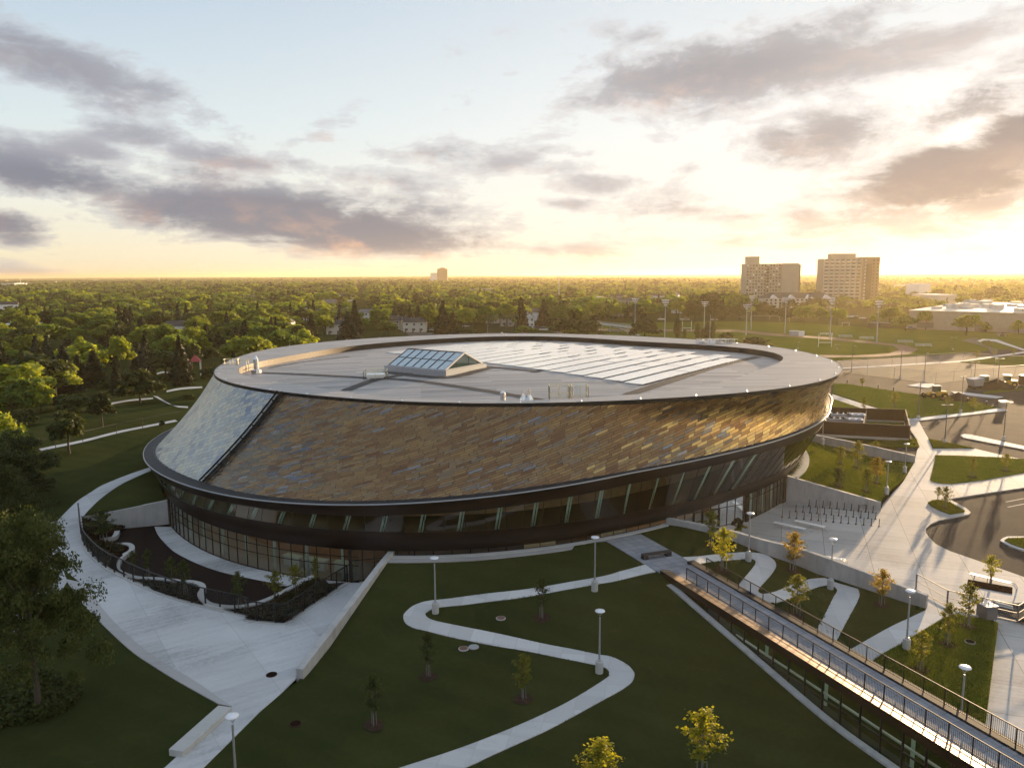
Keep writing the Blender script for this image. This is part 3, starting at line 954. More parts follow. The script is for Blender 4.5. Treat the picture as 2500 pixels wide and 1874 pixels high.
sheet('road', pts('B', -300, 560, 0, 575, 900, 545, 1600, 540, 2400, 545, 2400, 560, 1600, 555, 900, 565, 0, 600, -300, 590), -.12, M['asphalt_old'], seg=15)

# ---- sunken court
sheet('court_floor', court, -.02, M['rubber'], step=4)
so = [at('E', *q) for q in ((1190, 742), (1215, 800), (1262, 860), (1350, 940), (1500, 1018), (1650, 1075), (1800, 1115), (2060, 1168), (2211, 1192))] + [at('F', 200, 1190), at('F', 320, 1200)]
so = smooth_line(so, 5)
strip_poly = [p[:2] for p in so] + [at('F', 560, 1120)[:2], at('F', 640, 1180)[:2], at('F', 775, 1170)[:2]] + [base.p(th(a), 0, .05)[:2] for a in range(-108, -145, -3)]
sheet('court_walk', strip_poly, .01, M['walk'], step=2)
kerb_px = [('E', 905, 775), ('E', 880, 815), ('E', 800, 835), ('E', 740, 855), ('E', 800, 868), ('E', 900, 874), ('E', 975, 872), ('E', 1015, 892), ('E', 1010, 925), ('E', 960, 955), ('E', 915, 1000), ('E', 900, 1050), ('E', 925, 1090), ('E', 1050, 1132),
           ('E', 1200, 1140), ('E', 1380, 1158), ('E', 1480, 1165), ('E', 1550, 1185), ('E', 1565, 1220), ('E', 1545, 1262), ('E', 1580, 1315), ('E', 1650, 1345), ('E', 1800, 1358), ('E', 1950, 1338), ('E', 2100, 1285), ('F', 320, 1225), ('F', 520, 1120)]
KERB = smooth_line([at(*q, .4) for q in kerb_px], 6)
w = MB(); w.wall(KERB, .55, -.02, .42)
tag(w.build('planter_kerb', M['concrete'], smooth=False), 'pale concrete planter kerb winding in S-curves round the sunken court', 'kerb')


def hbed(x, y):
    d = min(math.hypot(x - p[0], y - p[1]) for p in FENCE[::2])
    return .28 + max(0, (hL(x, y) - .25)) * max(0, 1 - d / 3.5)


bed = [p[:2] for p in KERB] + [FENCE2[-2][:2]] + [q[:2] for q in FENCE2[::-1][2:]] + [p[:2] for p in FENCE[::-1][1:]] + [np.array(W1[2]) + [.5, -.3], np.array(W1[1]) + [0, -.4]]
sheet('planting_bed', bed, hbed, M['soil'], step=1.2)
# ------------------------------------------------------------------ the arena
AO = (C0[0], C0[1], 0.0)
arena = empty('sports_arena', AO, 0, 'huge round arena with leaning bronze shingle walls and solar panels on its roof', 'arena')


def lath(name, mat, ths, rows, parent=arena, smooth=True, uvf=None, flip=False, cap=False):
    """surface through rows of functions th -> point"""
    v = []
    for fn in rows:
        for t in ths: v.append(np.array(fn(t)) - AO)
    n = len(ths); f = []
    for i in range(len(rows) - 1):
        for k in range(n - 1):
            q = [i * n + k, i * n + k + 1, (i + 1) * n + k + 1, (i + 1) * n + k]
            f.append(q[::-1] if flip else q)
    uv = None
    if uvf:
        uv = []
        for q in f:
            for i in q: uv.append(uvf(i // n, i % n, v[i]))
    me = raw_mesh(name, v, f, [mat], smooth=smooth, uv=uv)
    return link(bpy.data.objects.new(name, me), parent)


ALL = [D2R(a) for a in np.arange(-180, 180.01, 1.5)]
# ladder line: from the rim to the lip
TL0 = at('B', 268, 1000, ZR); TL1p = px('E', 1568, 402)
d_ = ray(*TL1p); t_ = (SZ - H) / (d_[2] - SG * d_[0]); TL1 = d_ * t_ + np.array([0, 0, H])
a0, a1 = polar(TL0)[0], polar(TL1)[0]
NR = 12


def wall_pt(t, k):
    """point on the shingle wall: k 0 at the bottom .. 1 at the rim; t = angle at the bottom, drifting to the rim angle"""
    pb = shb.p(t); zb = zshb(pb[0])
    pb[2] = zb
    pt = rim.p(t, ZR - .12, -.12)
    p = pb + (pt - pb) * k
    # the skin is slightly dished
    n_ = np.array([pb[0] - C0[0], pb[1] - C0[1], 0]); n_ /= np.linalg.norm(n_)
    return p - n_ * .55 * math.sin(math.pi * k)


def clad(name, mat, tA, tB, shear, fan=lambda s: 1.0):
    """tA,tB: functions k -> theta at both sides"""
    n = 150
    v, f, U = [], [], []
    for j in range(NR + 1):
        k = j / NR
        acc = 0; prev = None
        for i in range(n + 1):
            t = tA(k) + (tB(k) - tA(k)) * i / n
            p = wall_pt(t, k)
            v.append(p - AO)
    V = np.array(v).reshape(NR + 1, n + 1, 3)
    du = np.linalg.norm(np.diff(V, axis=1), axis=2).mean(0)
    u = np.concatenate([[0], np.cumsum(du)])
    hgt = np.concatenate([np.zeros((1, n + 1)), np.cumsum(np.linalg.norm(np.diff(V, axis=0), axis=2), axis=0)])
    sh = np.concatenate([[0], np.cumsum(du * np.array([shear(i / n) for i in range(n)]))])
    uv = []
    for j in range(NR):
        for i in range(n):
            q = [(j, i), (j, i + 1), (j + 1, i + 1), (j + 1, i)]
            f.append([a * (n + 1) + b for a, b in q])
            uv += [(u[b] + shear(b / n) * hgt[a, b], hgt[a, b] * fan(b / n) - sh[b] + 60) for a, b in q]
    me = raw_mesh(name, v, f, [mat], smooth=True, uv=uv)
    return link(bpy.data.objects.new(name, me), arena)


front_stops = [(0.0, (.17, .17, .175)), (.13, (.235, .235, .235)), (.21, (.20, .155, .11)), (.32, (.27, .180, .090)), (.46, (.205, .118, .060)), (.58, (.31, .205, .090)), (.70, (.165, .088, .048)), (.80, (.30, .190, .080)), (.90, (.215, .110, .056)), (1.0, (.08, .046, .032))]
sunset_gold_stops = [(0.0, (.24, .17, .11)), (.12, (.36, .32, .26)), (.24, (.40, .27, .12)), (.42, (.54, .39, .15)), (.56, (.44, .28, .12)), (.68, (.57, .42, .17)), (.82, (.40, .25, .11)), (.93, (.58, .44, .18)), (1.0, (.20, .11, .065))]  # tile colours carrying the reflected sunset
sky_sheen_stops = [(0.0, (.11, .15, .25)), (.2, (.20, .25, .33)), (.42, (.39, .42, .42)), (.62, (.50, .49, .42)), (.8, (.40, .42, .42)), (1.0, (.50, .45, .34))]  # same metal with the bright sky reflection painted into its colour
slate_stops = [(0.0, (.13, .14, .175)), (.14, (.175, .18, .21)), (.28, (.12, .112, .11)), (.42, (.18, .155, .12)), (.56, (.22, .185, .125)), (.68, (.14, .115, .088)), (.82, (.24, .19, .12)), (.92, (.15, .11, .08)), (1.0, (.09, .08, .085))]
M['clad'] = cladding_mat('bronze_shingles', (1.3, .38), front_stops, rough=.31, metal=.74, sunset_gold=sunset_gold_stops, gspan=(40, 80), slate=slate_stops, sspan=(-10, 24))
M['clad_sky_sheen'] = cladding_mat('sky_sheen_shingles', (1.05, .78), sky_sheen_stops, rough=.40, metal=.72, seam=.26)
lad = lambda k: a1 + (a0 - a1) * k
end = lambda k: D2R(30)
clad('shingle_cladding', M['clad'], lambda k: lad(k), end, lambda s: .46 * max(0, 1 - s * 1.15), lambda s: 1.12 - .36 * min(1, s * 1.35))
c3_ = clad('shingle_cladding', M['clad_sky_sheen'], lambda k: D2R(-330), lad, lambda s: -.25 + .75 * s); c3_['label'] = 'left-side shingles with the silvery blue sky reflection in their colour'
# rim, upstand and deck
lath('roof_rim', M['rim'], ALL, [lambda t: rim.p(t, ZR - .35), lambda t: rim.p(t, ZR), lambda t: inner.p(t, ZR)], smooth=False)
INZ = 16.05
lath('rim_edge', M['black'], ALL, [lambda t: rim.p(t, ZR - .45, -.1), lambda t: rim.p(t, ZR - .3, .04), lambda t: rim.p(t, ZR + .03, .04), lambda t: rim.p(t, ZR + .03, -.06)], smooth=False)
lath('upstand', M['rimwall'], ALL, [lambda t: inner.p(t, ZR - .01, -.02), lambda t: inner.p(t, INZ - .3, .0)], smooth=True)


def deck_z(x, y):
    a, r = polar((x, y))
    k = min(1, r / float(inner.r(a)))
    return INZ + .75 * (1 - k * k)


deck_poly = [inner.p(D2R(a))[:2] for a in np.arange(-180, 180, 3)]
dk = sheet('roof_deck', deck_poly, deck_z, M['roof'], step=3, kind=None, parent=arena)
dk.location = (-AO[0], -AO[1], 0)
# gutter and lip
lath('gutter', M['gutter'], ALL, [lambda t: np.array([*shb.p(t)[:2], zshb(shb.p(t)[0]) + .02]), lambda t: np.array([*lip.p(t, 0, -.08)[:2], zshb(shb.p(t)[0]) - .18])], smooth=True, flip=True)
lath('lip', M['lip'], ALL, [lambda t: np.array([*lip.p(t, 0, -.10)[:2], zshb(shb.p(t)[0]) - .10]), lambda t: np.array([*lip.p(t, 0, .02)[:2], zshb(shb.p(t)[0]) - .10]), lambda t: np.array([*lip.p(t, 0, .02)[:2], zshb(shb.p(t)[0]) - .22])], smooth=True, flip=True)


def fac(t, z, dr=0.0):
    r = facade_r(t, z) + dr
    return np.array([C0[0] + r * math.cos(t), C0[1] + r * math.sin(t), z])


FR = [D2R(a) for a in np.arange(-200, 40, 1.5)]
lath('fascia', M['fascia'], FR, [lambda t: np.array([*lip.p(t, 0, 0.01)[:2], zshb(shb.p(t)[0]) - .20]), lambda t: fac(t, zshb(shb.p(t)[0]) - .75, .04), lambda t: fac(t, z_glass_top(t), .04)], smooth=True, flip=True)
lath('spandrel', M['fascia'], FR, [lambda t: fac(t, z_glass_bot(t), .04), lambda t: fac(t, ZB, .04), lambda t: fac(t, ZB - .02, -.8)], smooth=True, flip=True)
# glazing, pane by pane
UP = np.arange(-158, 6, 2.4)
vis = 0
mul = MB(AO)
for i in range(len(UP) - 1):
    a, b = D2R(UP[i]), D2R(UP[i + 1])
    q = MB(AO)
    ts_ = np.linspace(a, b, 4)
    q.add([fac(t, z_glass_bot(t), .0) for t in ts_] + [fac(t, z_glass_top(t), .0) for t in ts_], [[i_, i_ + 1, 5 + i_, 4 + i_] for i_ in range(3)])
    q.build('window_pane', M['glass_dark'], arena, smooth=True)
    mul.bar(fac(a, z_glass_bot(a), .0), fac(a, z_glass_top(a), .0), .05, .05)
for z in (z_glass_bot, z_glass_top):
    for i in range(len(FR) - 1):
        if -160 < math.degrees(FR[i]) < 8: mul.bar(fac(FR[i], z(FR[i]), .05), fac(FR[i + 1], z(FR[i + 1]), .05), .05, .05)
# lower glazing of the court, the entrance and the slit above the lawn
GL = [(D2R(a), D2R(b), z0) for a, b, z0 in [(x, x + 1.75, 0.05) for x in np.arange(-144.5, -107.5, 1.75)] + [(x, x + 2.2, 2.95) for x in np.arange(-101.5, -66, 2.2)] + [(x, x + 1.6, .12) for x in np.arange(-42, -27, 1.6)]]
for i, (a, b, z0) in enumerate(GL):
    q = MB(AO)
    q.quad(base.p(a, z0), base.p(b, z0), base.p(b, ZB), base.p(a, ZB))
    lit = z0 == 2.95 and (i * 7) % 5 in (0, 3) and math.degrees(a) > -92
    pn = q.build('window_pane', M['litpane'] if lit else M['glass'], arena)
    if lit: pn['label'] = 'dimly lit low window pane'
    mul.bar(base.p(a, z0, .03), base.p(a, ZB, .03), .07, .09)
    for zz_ in ((z0 + .04,) if z0 == 2.95 else (z0 + .05, 1.75, 2.65) if z0 == .05 else (z0 + .05, 2.7)):
        mul.bar(base.p(a, zz_, .03), base.p(b, zz_, .03), .06, .07)
mul.build('mullions', M['mullion'], arena)
# return wall of the court corner and the recessed entrance
def en_done(q):
    q.build('entrance_frame', M['mullion'], arena)
    return MB(AO)


en = MB(AO)
cA, cB = base.p(D2R(-107), 0), base.p(D2R(-100.8), 0, -2.2)
for k in range(6):
    a = cA + (cB - cA) * k / 5
    en.bar(a, a + [0, 0, ZB], .09)
en.bar(cA, cA + [0, 0, ZB], .3)
for z in (.06, 2.2, ZB - .05): en.bar(cA + [0, 0, z], cB + [0, 0, z], .08)
en = en_done(en)
eA, eB = base.p(D2R(-43), 0, -.1), base.p(D2R(-57), 0, -2.6)
for k in range(9):
    a = eA + (eB - eA) * k / 8
    en.bar(a, a + [0, 0, ZB], .10)
for z in (.06, 2.3, ZB - .05): en.bar(eA + [0, 0, z], eB + [0, 0, z], .08)
en = en_done(en)
en.bar(base.p(D2R(-42.2), 0, .05), base.p(D2R(-42.2), ZB, .05), .45)
en.build('entrance_post', M['mullion'], arena); en = MB(AO)
en.bar(base.p(D2R(-26.9), 0, .05), base.p(D2R(-26.9), ZB, .05), .3)
en.build('entrance_post', M['mullion'], arena)
for A_, B_ in ((cA, cB), (eA, eB)):
    q = MB(AO); q.quad(A_ + [0, 0, .05], B_ + [0, 0, .05], B_ + [0, 0, ZB], A_ + [0, 0, ZB]); q.build('entrance_glazing', M['glass'], arena)
for k in (3, 5):
    a = eA + (eB - eA) * k / 8; b = eA + (eB - eA) * (k + 1) / 8
    q = MB(AO); nrm = np.array([.75, -.66, 0]) * .12
    for s_ in (a, b): q.bar(s_ + nrm, s_ + nrm + [0, 0, 2.25], .12)
    for z in (.1, 1.1, 2.25): q.bar(a + nrm + [0, 0, z], b + nrm + [0, 0, z], .10)
    q.build('door', M['mullion'], arena)
# inside: floors, core wall, pale columns
lath('core_wall', M['warm_inner'], FR, [lambda t: base.p(t, -.02, -5.5), lambda t: base.p(t, 9.5, -5.5)], flip=True)
lath('core_floor', M['innerfloor'], FR, [lambda t: base.p(t, .0, -.02), lambda t: base.p(t, .0, -5.6)], smooth=False)
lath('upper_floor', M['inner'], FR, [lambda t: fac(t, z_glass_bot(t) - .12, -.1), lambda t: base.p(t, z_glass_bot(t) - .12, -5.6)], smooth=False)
lath('upper_ceiling', M['innerfloor'], FR, [lambda t: fac(t, z_glass_top(t) + .05, -.1), lambda t: base.p(t, z_glass_top(t) + .05, -5.6)], smooth=False)
lath('lower_ceiling', M['innerfloor'], FR, [lambda t: base.p(t, ZB - .03, -.1), lambda t: base.p(t, ZB - .03, -5.6)], smooth=False)
for a in np.arange(-154, -44, 4.6):
    t = D2R(a); q = MB(AO)
    q.tube(fac(t, z_glass_bot(t) - .1, -.35), fac(t + D2R(.5), z_glass_top(t), -.45), .11, n=10)
    if a < -75: q.tube(fac(t + D2R(.35), z_glass_bot(t) - .1, -.35), fac(t + D2R(.85), z_glass_top(t), -.45), .07, n=10)
    q.build('column', M['column'], arena, smooth=True)
for a in list(np.arange(-142, -108, 4.8)) + [-39, -35, -31]:
    t = D2R(a); q = MB(AO); q.tube(base.p(t, 0, -.7), base.p(t, ZB, -.7), .17, n=12); q.build('column', M['column'], arena, smooth=True)
# court ceiling lamps, then an upper row added to brighten the glazing
for a in np.arange(-143, -108, 3.2):
    t = D2R(a); q = MB(AO); q.bar(base.p(t, ZB - .10, -1.6), base.p(t + .012, ZB - .10, -4.6), .3, .05); q.build('ceiling_lamp_fill', M['lamp_on'], arena)
for a in np.arange(-150, -46, 4.6):
    t = D2R(a); q = MB(AO); q.bar(fac(t, z_glass_top(t) - .06, -.9), fac(t + .01, z_glass_top(t) - .06, -2.4), .22, .05); q.build('ceiling_lamp_fill', M['fill_glow'], arena)
# ladder down the wall
tk = MB(AO)
for i in range(24):
    q4 = []
    for k, o_ in ((i / 24, -.011), (i / 24, .011), ((i + 1) / 24, .011), ((i + 1) / 24, -.011)):
        p = wall_pt(lad(k) + o_, k); n_ = np.array([p[0] - C0[0], p[1] - C0[1], 0]); n_ /= np.linalg.norm(n_)
        q4.append(p + n_ * .06 + np.array([0, 0, .05]))
    tk.quad(*q4)
tk.build('ladder_backing', M['fascia'], arena)  # dark strip added behind the ladder rungs
lb = MB(AO)
ks = np.linspace(0, 1, 22)
rail = []
for off in (-.0105, .0105):
    L_ = []
    for k in ks:
        t = lad(k) + off * (1.0)
        p = wall_pt(t, k)
        n_ = np.array([p[0] - C0[0], p[1] - C0[1], 0]); n_ /= np.linalg.norm(n_)
        L_.append(p + n_ * .30 + np.array([0, 0, .22]))
    rail.append(L_)
for L_ in rail:
    for i in range(len(ks) - 1): lb.bar(L_[i], L_[i + 1], .13, .2)
for i in range(len(ks) - 1):
    for j in range(3):
        a = rail[0][i] + (rail[0][i + 1] - rail[0][i]) * j / 3; b = rail[1][i] + (rail[1][i + 1] - rail[1][i]) * j / 3
        lb.bar(a, b, .05)
    if i % 3 == 1:
        for L_ in rail:
            t = lad(ks[i]); p = L_[i]
            n_ = np.array([p[0] - C0[0], p[1] - C0[1], 0]); n_ /= np.linalg.norm(n_)
            lb.bar(p, p - n_ * .45 - np.array([0, 0, .35]), .10)
lb.build('wall_ladder', M['black'], arena)
# snow guards: small bright pegs under the rim and at the gutter
pg = MB(AO)
for a in np.arange(-172, 5, 2.1):
    t = D2R(a); p = shb.p(t, 0, .25); p[2] = zshb(shb.p(t)[0]) + .08
    pg.box(p, (.12, .12, .12))
po = pg.build('gutter_clip', M['steel'], arena); po['kind'] = 'stuff'
for a in list(np.arange(-176, 184, 9.0)):
    q = MB(AO); t = D2R(a)
    q.lathe(rim.p(t, ZR, -.55), [(.14, 0), (.04, .15), (.04, .28)], 6); q.build('roof_anchor', M['steel'], arena)

# ---- on the roof
def rz(n, x, y): return at(n, x, y, lambda X, Y: deck_z(X, Y))


def ribbon(P1, w, lift=.03, mat=None, name='roof_walkway'):
    P1 = smooth_line(P1, 5)
    q = MB(AO)
    A = np.array(P1); tg = np.gradient(A[:, :2], axis=0); tg /= np.linalg.norm(tg, axis=1)[:, None]
    nr = np.stack([-tg[:, 1], tg[:, 0]], 1) * w / 2
    for i in range(len(A) - 1):
        def z_(p): return np.array([p[0], p[1], deck_z(*p) + lift])
        q.quad(z_(A[i, :2] + nr[i]), z_(A[i, :2] - nr[i]), z_(A[i + 1, :2] - nr[i + 1]), z_(A[i + 1, :2] + nr[i + 1]))
    return q.build(name, mat or M['strip'], arena)


ribbon([rz('B', 110, 852), rz('B', 500, 868), rz('B', 960, 893), rz('B', 1250, 908), rz('B', 1700, 968), rz('B', 2211, 1052), rz('C', 390, 1195)], 1.3)
ribbon([rz('B', 770, 990), rz('B', 1000, 908), rz('B', 1270, 858)], 1.5, .04)
ribbon([rz('C', 1050, 1150), rz('C', 1380, 1042), rz('C', 1700, 940), rz('C', 2060, 856)], 1.5)
ribbon([rz('B', 180, 815), rz('B', 450, 768), rz('B', 800, 728)], .8)
ribbon([rz('B', 1850, 805), rz('B', 2211, 838), rz('C', 330, 972), rz('C', 455, 940)], 1.1, .05)
ribbon([rz('B', 1060, 848), rz('B', 1540, 888), rz('B', 1870, 815)], 1.7, .045)
# skylight
sA, sB, sC = rz('B', 1075, 836), rz('B', 1537, 880), rz('B', 1850, 812)
sD = sA + (sC - sB)
z0 = min(p[2] for p in (sA, sB, sC)) - .1
zc = 17.35
sk = MB(AO)
def cz(p, z): return np.array([p[0], p[1], z])
cw = [sA, sB, sC, sD]
cen = sum(cw) / 4
for i in range(4): 
    a, b = cw[i], cw[(i + 1) % 4]
    sk.bar(cz(a, (z0 + zc) / 2), cz(b, (z0 + zc) / 2), .3, zc - z0)
sk.build('skylight_curb', M['galv'], arena)
e = [cz(p + (cen - p) * .06, zc) for p in cw]
zr_ = zc + 2.0
rA = (e[0] + e[3]) / 2; rB = (e[1] + e[2]) / 2
rA = cz(rA, zr_); rB = cz(rB, zr_)
for k in range(7):
    q = MB(AO)
    f0, f1 = k / 7, (k + 1) / 7
    q.quad(e[0] + (e[1] - e[0]) * f0, e[0] + (e[1] - e[0]) * f1, rA + (rB - rA) * f1, rA + (rB - rA) * f0)
    q.build('skylight_pane', M['skylight'], arena)
q = MB(AO); q.quad(e[3], rA, rB, e[2]); q.build('skylight_pane', M['skylight'], arena)
for (p, s_, r_) in ((e[1], e[2], rB), (e[0], e[3], rA)):
    q = MB(AO); q.add([p, s_, r_], [[0, 1, 2]]); q.build('skylight_gable', M['greenglass'], arena)
sf = MB(AO); sfw = MB(AO)
for k in range(8):
    f0 = k / 7; a = e[0] + (e[1] - e[0]) * f0; b = rA + (rB - rA) * f0
    sf.bar(a + [0, 0, .04], b + [0, 0, .04], .06, .08)
m0, m1 = (e[0] + rA) / 2, (e[1] + rB) / 2
sf.bar(m0 + [0, 0, .04], m1 + [0, 0, .04], .04, .06); sf.bar(rA, rB, .15)
for k in (.3, .62, .85):
    p = e[1] + (e[2] - e[1]) * k; kk = 1 - abs(k - .5) * 2
    sf.bar(p, cz(p, zc + 2.0 * kk), .08)
sf.build('skylight_frame', M['gutter'], arena)
for a, b in ((e[1], rB), (rB, e[2]), (e[0], e[1]), (e[1], e[2])): sfw.bar(a, b, .28, .22)
sfw.build('skylight_trim', M['galv'], arena)
# solar tables
sP = at('C', 1165, 1045, 16.9); sQ = at('C', 1930, 850, 16.9); sR = at('B', 1850, 772, 16.9); sL = at('B', 822, 730, 16.9)
uax = sR - sP; uax[2] = 0; uax /= np.linalg.norm(uax)
vax = sQ - sP; vl = np.linalg.norm(vax); vax[2] = 0; vax /= np.linalg.norm(vax)
pw = 3.35
nst = int(np.linalg.norm((sL - sP)[:2]) / pw) + 2
cuts = [0, .42, .58, .84, 1.0]
ns = 0
ro = MB(AO)
for i in range(nst):
    for j in range(8):
        lo = (cuts[j % 4] + j // 4) * vl + (.12 if i % 2 else 0) * vl; hi = (cuts[j % 4 + 1] + j // 4) * vl + (.12 if i % 2 else 0) * vl
        if j == 0: lo = 0
        a = sP + uax * (i * pw + pw - .10) + vax * (lo + .18); b = sP + uax * (i * pw + .08) + vax * (lo + .18)
        c = b + vax * (hi - lo - .42); d = a + vax * (hi - lo - .42)
        ok = True
        for p in (a, b, c, d):
            t, r = polar(p)
            if r > float(inner.r(t)) - 1.0: ok = False
        # keep clear of the skylight
        for p in (a, b, c, d, (a + c) / 2):
            q_ = np.array([*(p - sA)[:2]])
            U = (sB - sA)[:2]; V_ = (sD - sA)[:2]
            sol = np.linalg.solve(np.stack([U, V_], 1), q_)
            if -.03 < sol[0] < 1.04 and -.05 < sol[1] < 1.07: ok = False
        if not ok or ns >= 100: continue
        zz_ = deck_z(*((a + c) / 2)[:2]) + .10
        q = MB(AO)
        v_ = [cz(a, zz_ - .03), cz(b, zz_ + .02), cz(c, zz_ + .02), cz(d, zz_ - .03)]
        q.add(v_ + [p - [0, 0, .06] for p in v_], [[0, 1, 2, 3], [7, 6, 5, 4], [4, 5, 1, 0], [5, 6, 2, 1], [6, 7, 3, 2], [7, 4, 0, 3]])
        q.build('solar_panel', M['solar'], arena); ns += 1
        for k in np.linspace(0, 1, 6):
            p0, p1 = v_[0] + (v_[3] - v_[0]) * k, v_[1] + (v_[2] - v_[1]) * k
            ro.bar(cz(p1, zz_ - .03), cz(p1, zz_ - .1), .05); ro.bar(cz(p0, zz_ - .07), cz(p0, zz_ - .1), .05)
            ro.bar(cz(p0, zz_ - .16), cz(p1, zz_ - .06), .05)
ro.build('panel_racking', M['galv'], arena)
print('solar tables', ns)


def rail_box(cx_, cy_, z, lx, ly, rot, mat, h=1.05, open_side=None, name='roof_railing'):
    q = MB(AO)
    ca, sa = math.cos(rot), math.sin(rot)
    cs = [np.array([cx_ + X * ca - Y * sa, cy_ + X * sa + Y * ca, z]) for X, Y in ((-lx / 2, -ly / 2), (lx / 2, -ly / 2), (lx / 2, ly / 2), (-lx / 2, ly / 2))]
    for i in range(4):
        if i == open_side: continue
        a, b = cs[i], cs[(i + 1) % 4]
        for hh in (.5, h): q.bar(a + [0, 0, hh], b + [0, 0, hh], .06)
        for k in (0, .5, 1): p = a + (b - a) * k; q.bar(p, p + [0, 0, h], .06)
    return q.build(name, mat, arena)


M['safety'] = principled('pale_yellow_rail', (.72, .66, .42), .5)
hc = rz('B', 1003, 890)
rail_box(hc[0], hc[1], hc[2], 3.0, 2.6, .1, M['safety'])
q = MB(AO); q.box(hc + [0, 0, .35], (2.4, 1.9, .35), .1); q.box(hc + [0, 0, .08], (2.2, 1.7, .3), .1); q.build('roof_hatch', M['white'], arena)
h2_ = rz('C', 520, 1178)
rail_box(h2_[0], h2_[1], h2_[2], 2.2, 2.2, .0, M['safety'], 1.5); rail_box(h2_[0] + 2.3, h2_[1] + .3, h2_[2], 1.8, 2.2, .0, M['safety'], 1.5)
q = MB(AO); p = h2_ + np.array([2.3, -.3, .95]); q.box(p, (1.25, .12, 1.6), .1); q.build('hatch_lid', M['white'], arena)
h3_ = rz('A', 1900, 840)
rail_box(h3_[0], h3_[1] + .6, h3_[2], 2.6, 2.0, .2, M['safety'], 1.6); rail_box(h3_[0] - 2.6, h3_[1] + 1.2, h3_[2] + .6, 2.0, 1.6, .1, M['safety'], 1.1)
q = MB(AO); q.box(h3_ + [-2.7, .6, .7], (1.5, 1.2, .35), .2); q.build('roof_hatch', M['white'], arena)
for k in range(5):
    q = MB(AO); p = rz('C', 1640 + k * 52, 792)
    p = p + [0, 1.0, 0]
    rail_box(p[0], p[1], p[2], 2.2, 1.8, .1 * k, M['white'], 1.7)
    q.box(p + [random.uniform(-.4, .4), .2, .6], (.9, .8, 1.2), .2 * k); q.build('roof_unit', M['white' if k % 2 else 'galv'], arena)
q = MB(AO); p = rz('C', 1690, 795); q.box(p + [0, -.2, .95], (1.3, .15, 1.5), .1); q.build('hatch_lid', M['white'], arena)
q = MB(AO); p = rz('C', 1680, 800); q.tube(p, p + [0, 0, 6.5], .05, .03, 6); q.build('roof_mast', M['galv'], arena)
for n_, x, y, h_ in (('B', 1982, 1060, .7), ('B', 2142, 1062, 1.0), ('B', 2188, 1062, 1.2), ('B', 1975, 597, 1.6), ('B', 2000, 597, 1.3)):
    p = rz(n_, x, y); q = MB(AO)
    q.lathe(p, [(.48, 0), (.14, .6), (.11, h_ + .1)], 4) if x != 1982 else q.lathe(p, [(.3, 0), (.3, .8), (.1, 1.0)], 10); q.build('roof_vent', M['steel'], arena)
p = rz('A', 1978, 855); q = MB(AO); q.lathe(p, [(.75, 0), (.72, .5), (.36, .6), (.36, 2.0), (.12, 2.5)], 10); q.build('roof_vent', M['steel'], arena)

# furniture behind the court glazing
def desk(x, y, z, w_, rot, label):
    t = empty('reception_desk', (x, y, z), rot, label, 'desk')
    q = MB(); q.box((0, 0, .5), (w_, .7, 1.0), 0, .92); q.build('desk_body', M['white'], t, bevel=.04)
    q = MB(); q.box((0, 0, 1.03), (w_ + .1, .85, .06)); q.build('desk_top', M['column'], t)


for a, w_, l_ in ((-113.5, 2.6, 'white curved counter behind the ground-floor glass near the corner'), (-109.5, 2.0, 'smaller white counter just behind the glazed corner of the arena'), (-117, 2.2, 'white counter with trays behind the glass, left of the other two')):
    p = base.p(D2R(a), 0.02, -2.4); desk(p[0], p[1], p[2], w_, D2R(a + 90), l_)

# ------------------------------------------------------------------ retaining walls
def rwall(pts_, w_, tops, bottom, label):
    L_ = smooth_line([np.array((*p, 0.0)) for p in pts_], 8)
    ar_ = np.concatenate([[0], np.cumsum([np.linalg.norm(L_[i + 1] - L_[i]) for i in range(len(L_) - 1)])]); ar_ /= ar_[-1]
    T_ = np.interp(ar_, np.linspace(0, 1, len(tops)), tops)
    q = MB(); q.wall(L_, w_, bottom, list(T_))
    return tag(q.build('retaining_wall', M['wall'], bevel=.03), label, 'wall')


m_, nt_ = nodes('board_marked_concrete'); Nn = NT(nt_)
g_ = Nn.n('ShaderNodeNewGeometry').outputs['Position']
vs_ = Nn.noise(Nn.n('ShaderNodeMapping', ins={'Vector': g_, 'Scale': (1.6, 1.6, .22)}).outputs[0], 1.0, 6, .65)
cs_ = Nn.noise(g_, .5, 5, .6)
kk_ = Nn.m('ADD', Nn.m('MULTIPLY', vs_, .55), Nn.m('MULTIPLY', cs_, .45))
bs_ = Nn.n('ShaderNodeBsdfPrincipled', ins={'Base Color': Nn.ramp(kk_, [(.3, (.25, .245, .23)), (.5, (.39, .385, .37)), (.7, (.47, .465, .45))]), 'Roughness': .8})
Nn.link(bs_.outputs[0], Nn.n('ShaderNodeOutputMaterial').inputs[0]); M['wall'] = m_
rwall(W2, .6, [3.3, 3.0, 2.55, 2.1, 1.66, 1.22, .78], -.3, 'long sloping concrete wall between the walkway and the front lawn')
rwall(W3, .5, [3.55, 3.1, 2.5, 1.85, 1.2], -.3, 'long curved concrete wall between the entrance plaza and the curling lawn path')
rwall(W4, .5, [3.5, 2.3, 1.15], -.3, 'short tall concrete wall behind the bike racks')
rwall(W5, .5, [3.6, 2.6, 1.15], -.3, 'concrete wall below the brown plant enclosure')
rwall(W1, .45, [3.0, 2.35, 1.72], -.3, 'concrete wall closing the left end of the sunken court')
# low seat wall at the lower left
sw = [at('I', 1735, 1180, .45), at('I', 1355, 1520, .45)]
q = MB(); q.wall([sw[0], sw[0] + (sw[1] - sw[0]) * .5, sw[1]], 1.05, -.1, .45)
tag(q.build('seat_wall', M['concrete'], bevel=.03), 'low concrete seat wall beside the walkway at the lower left', 'seat wall')
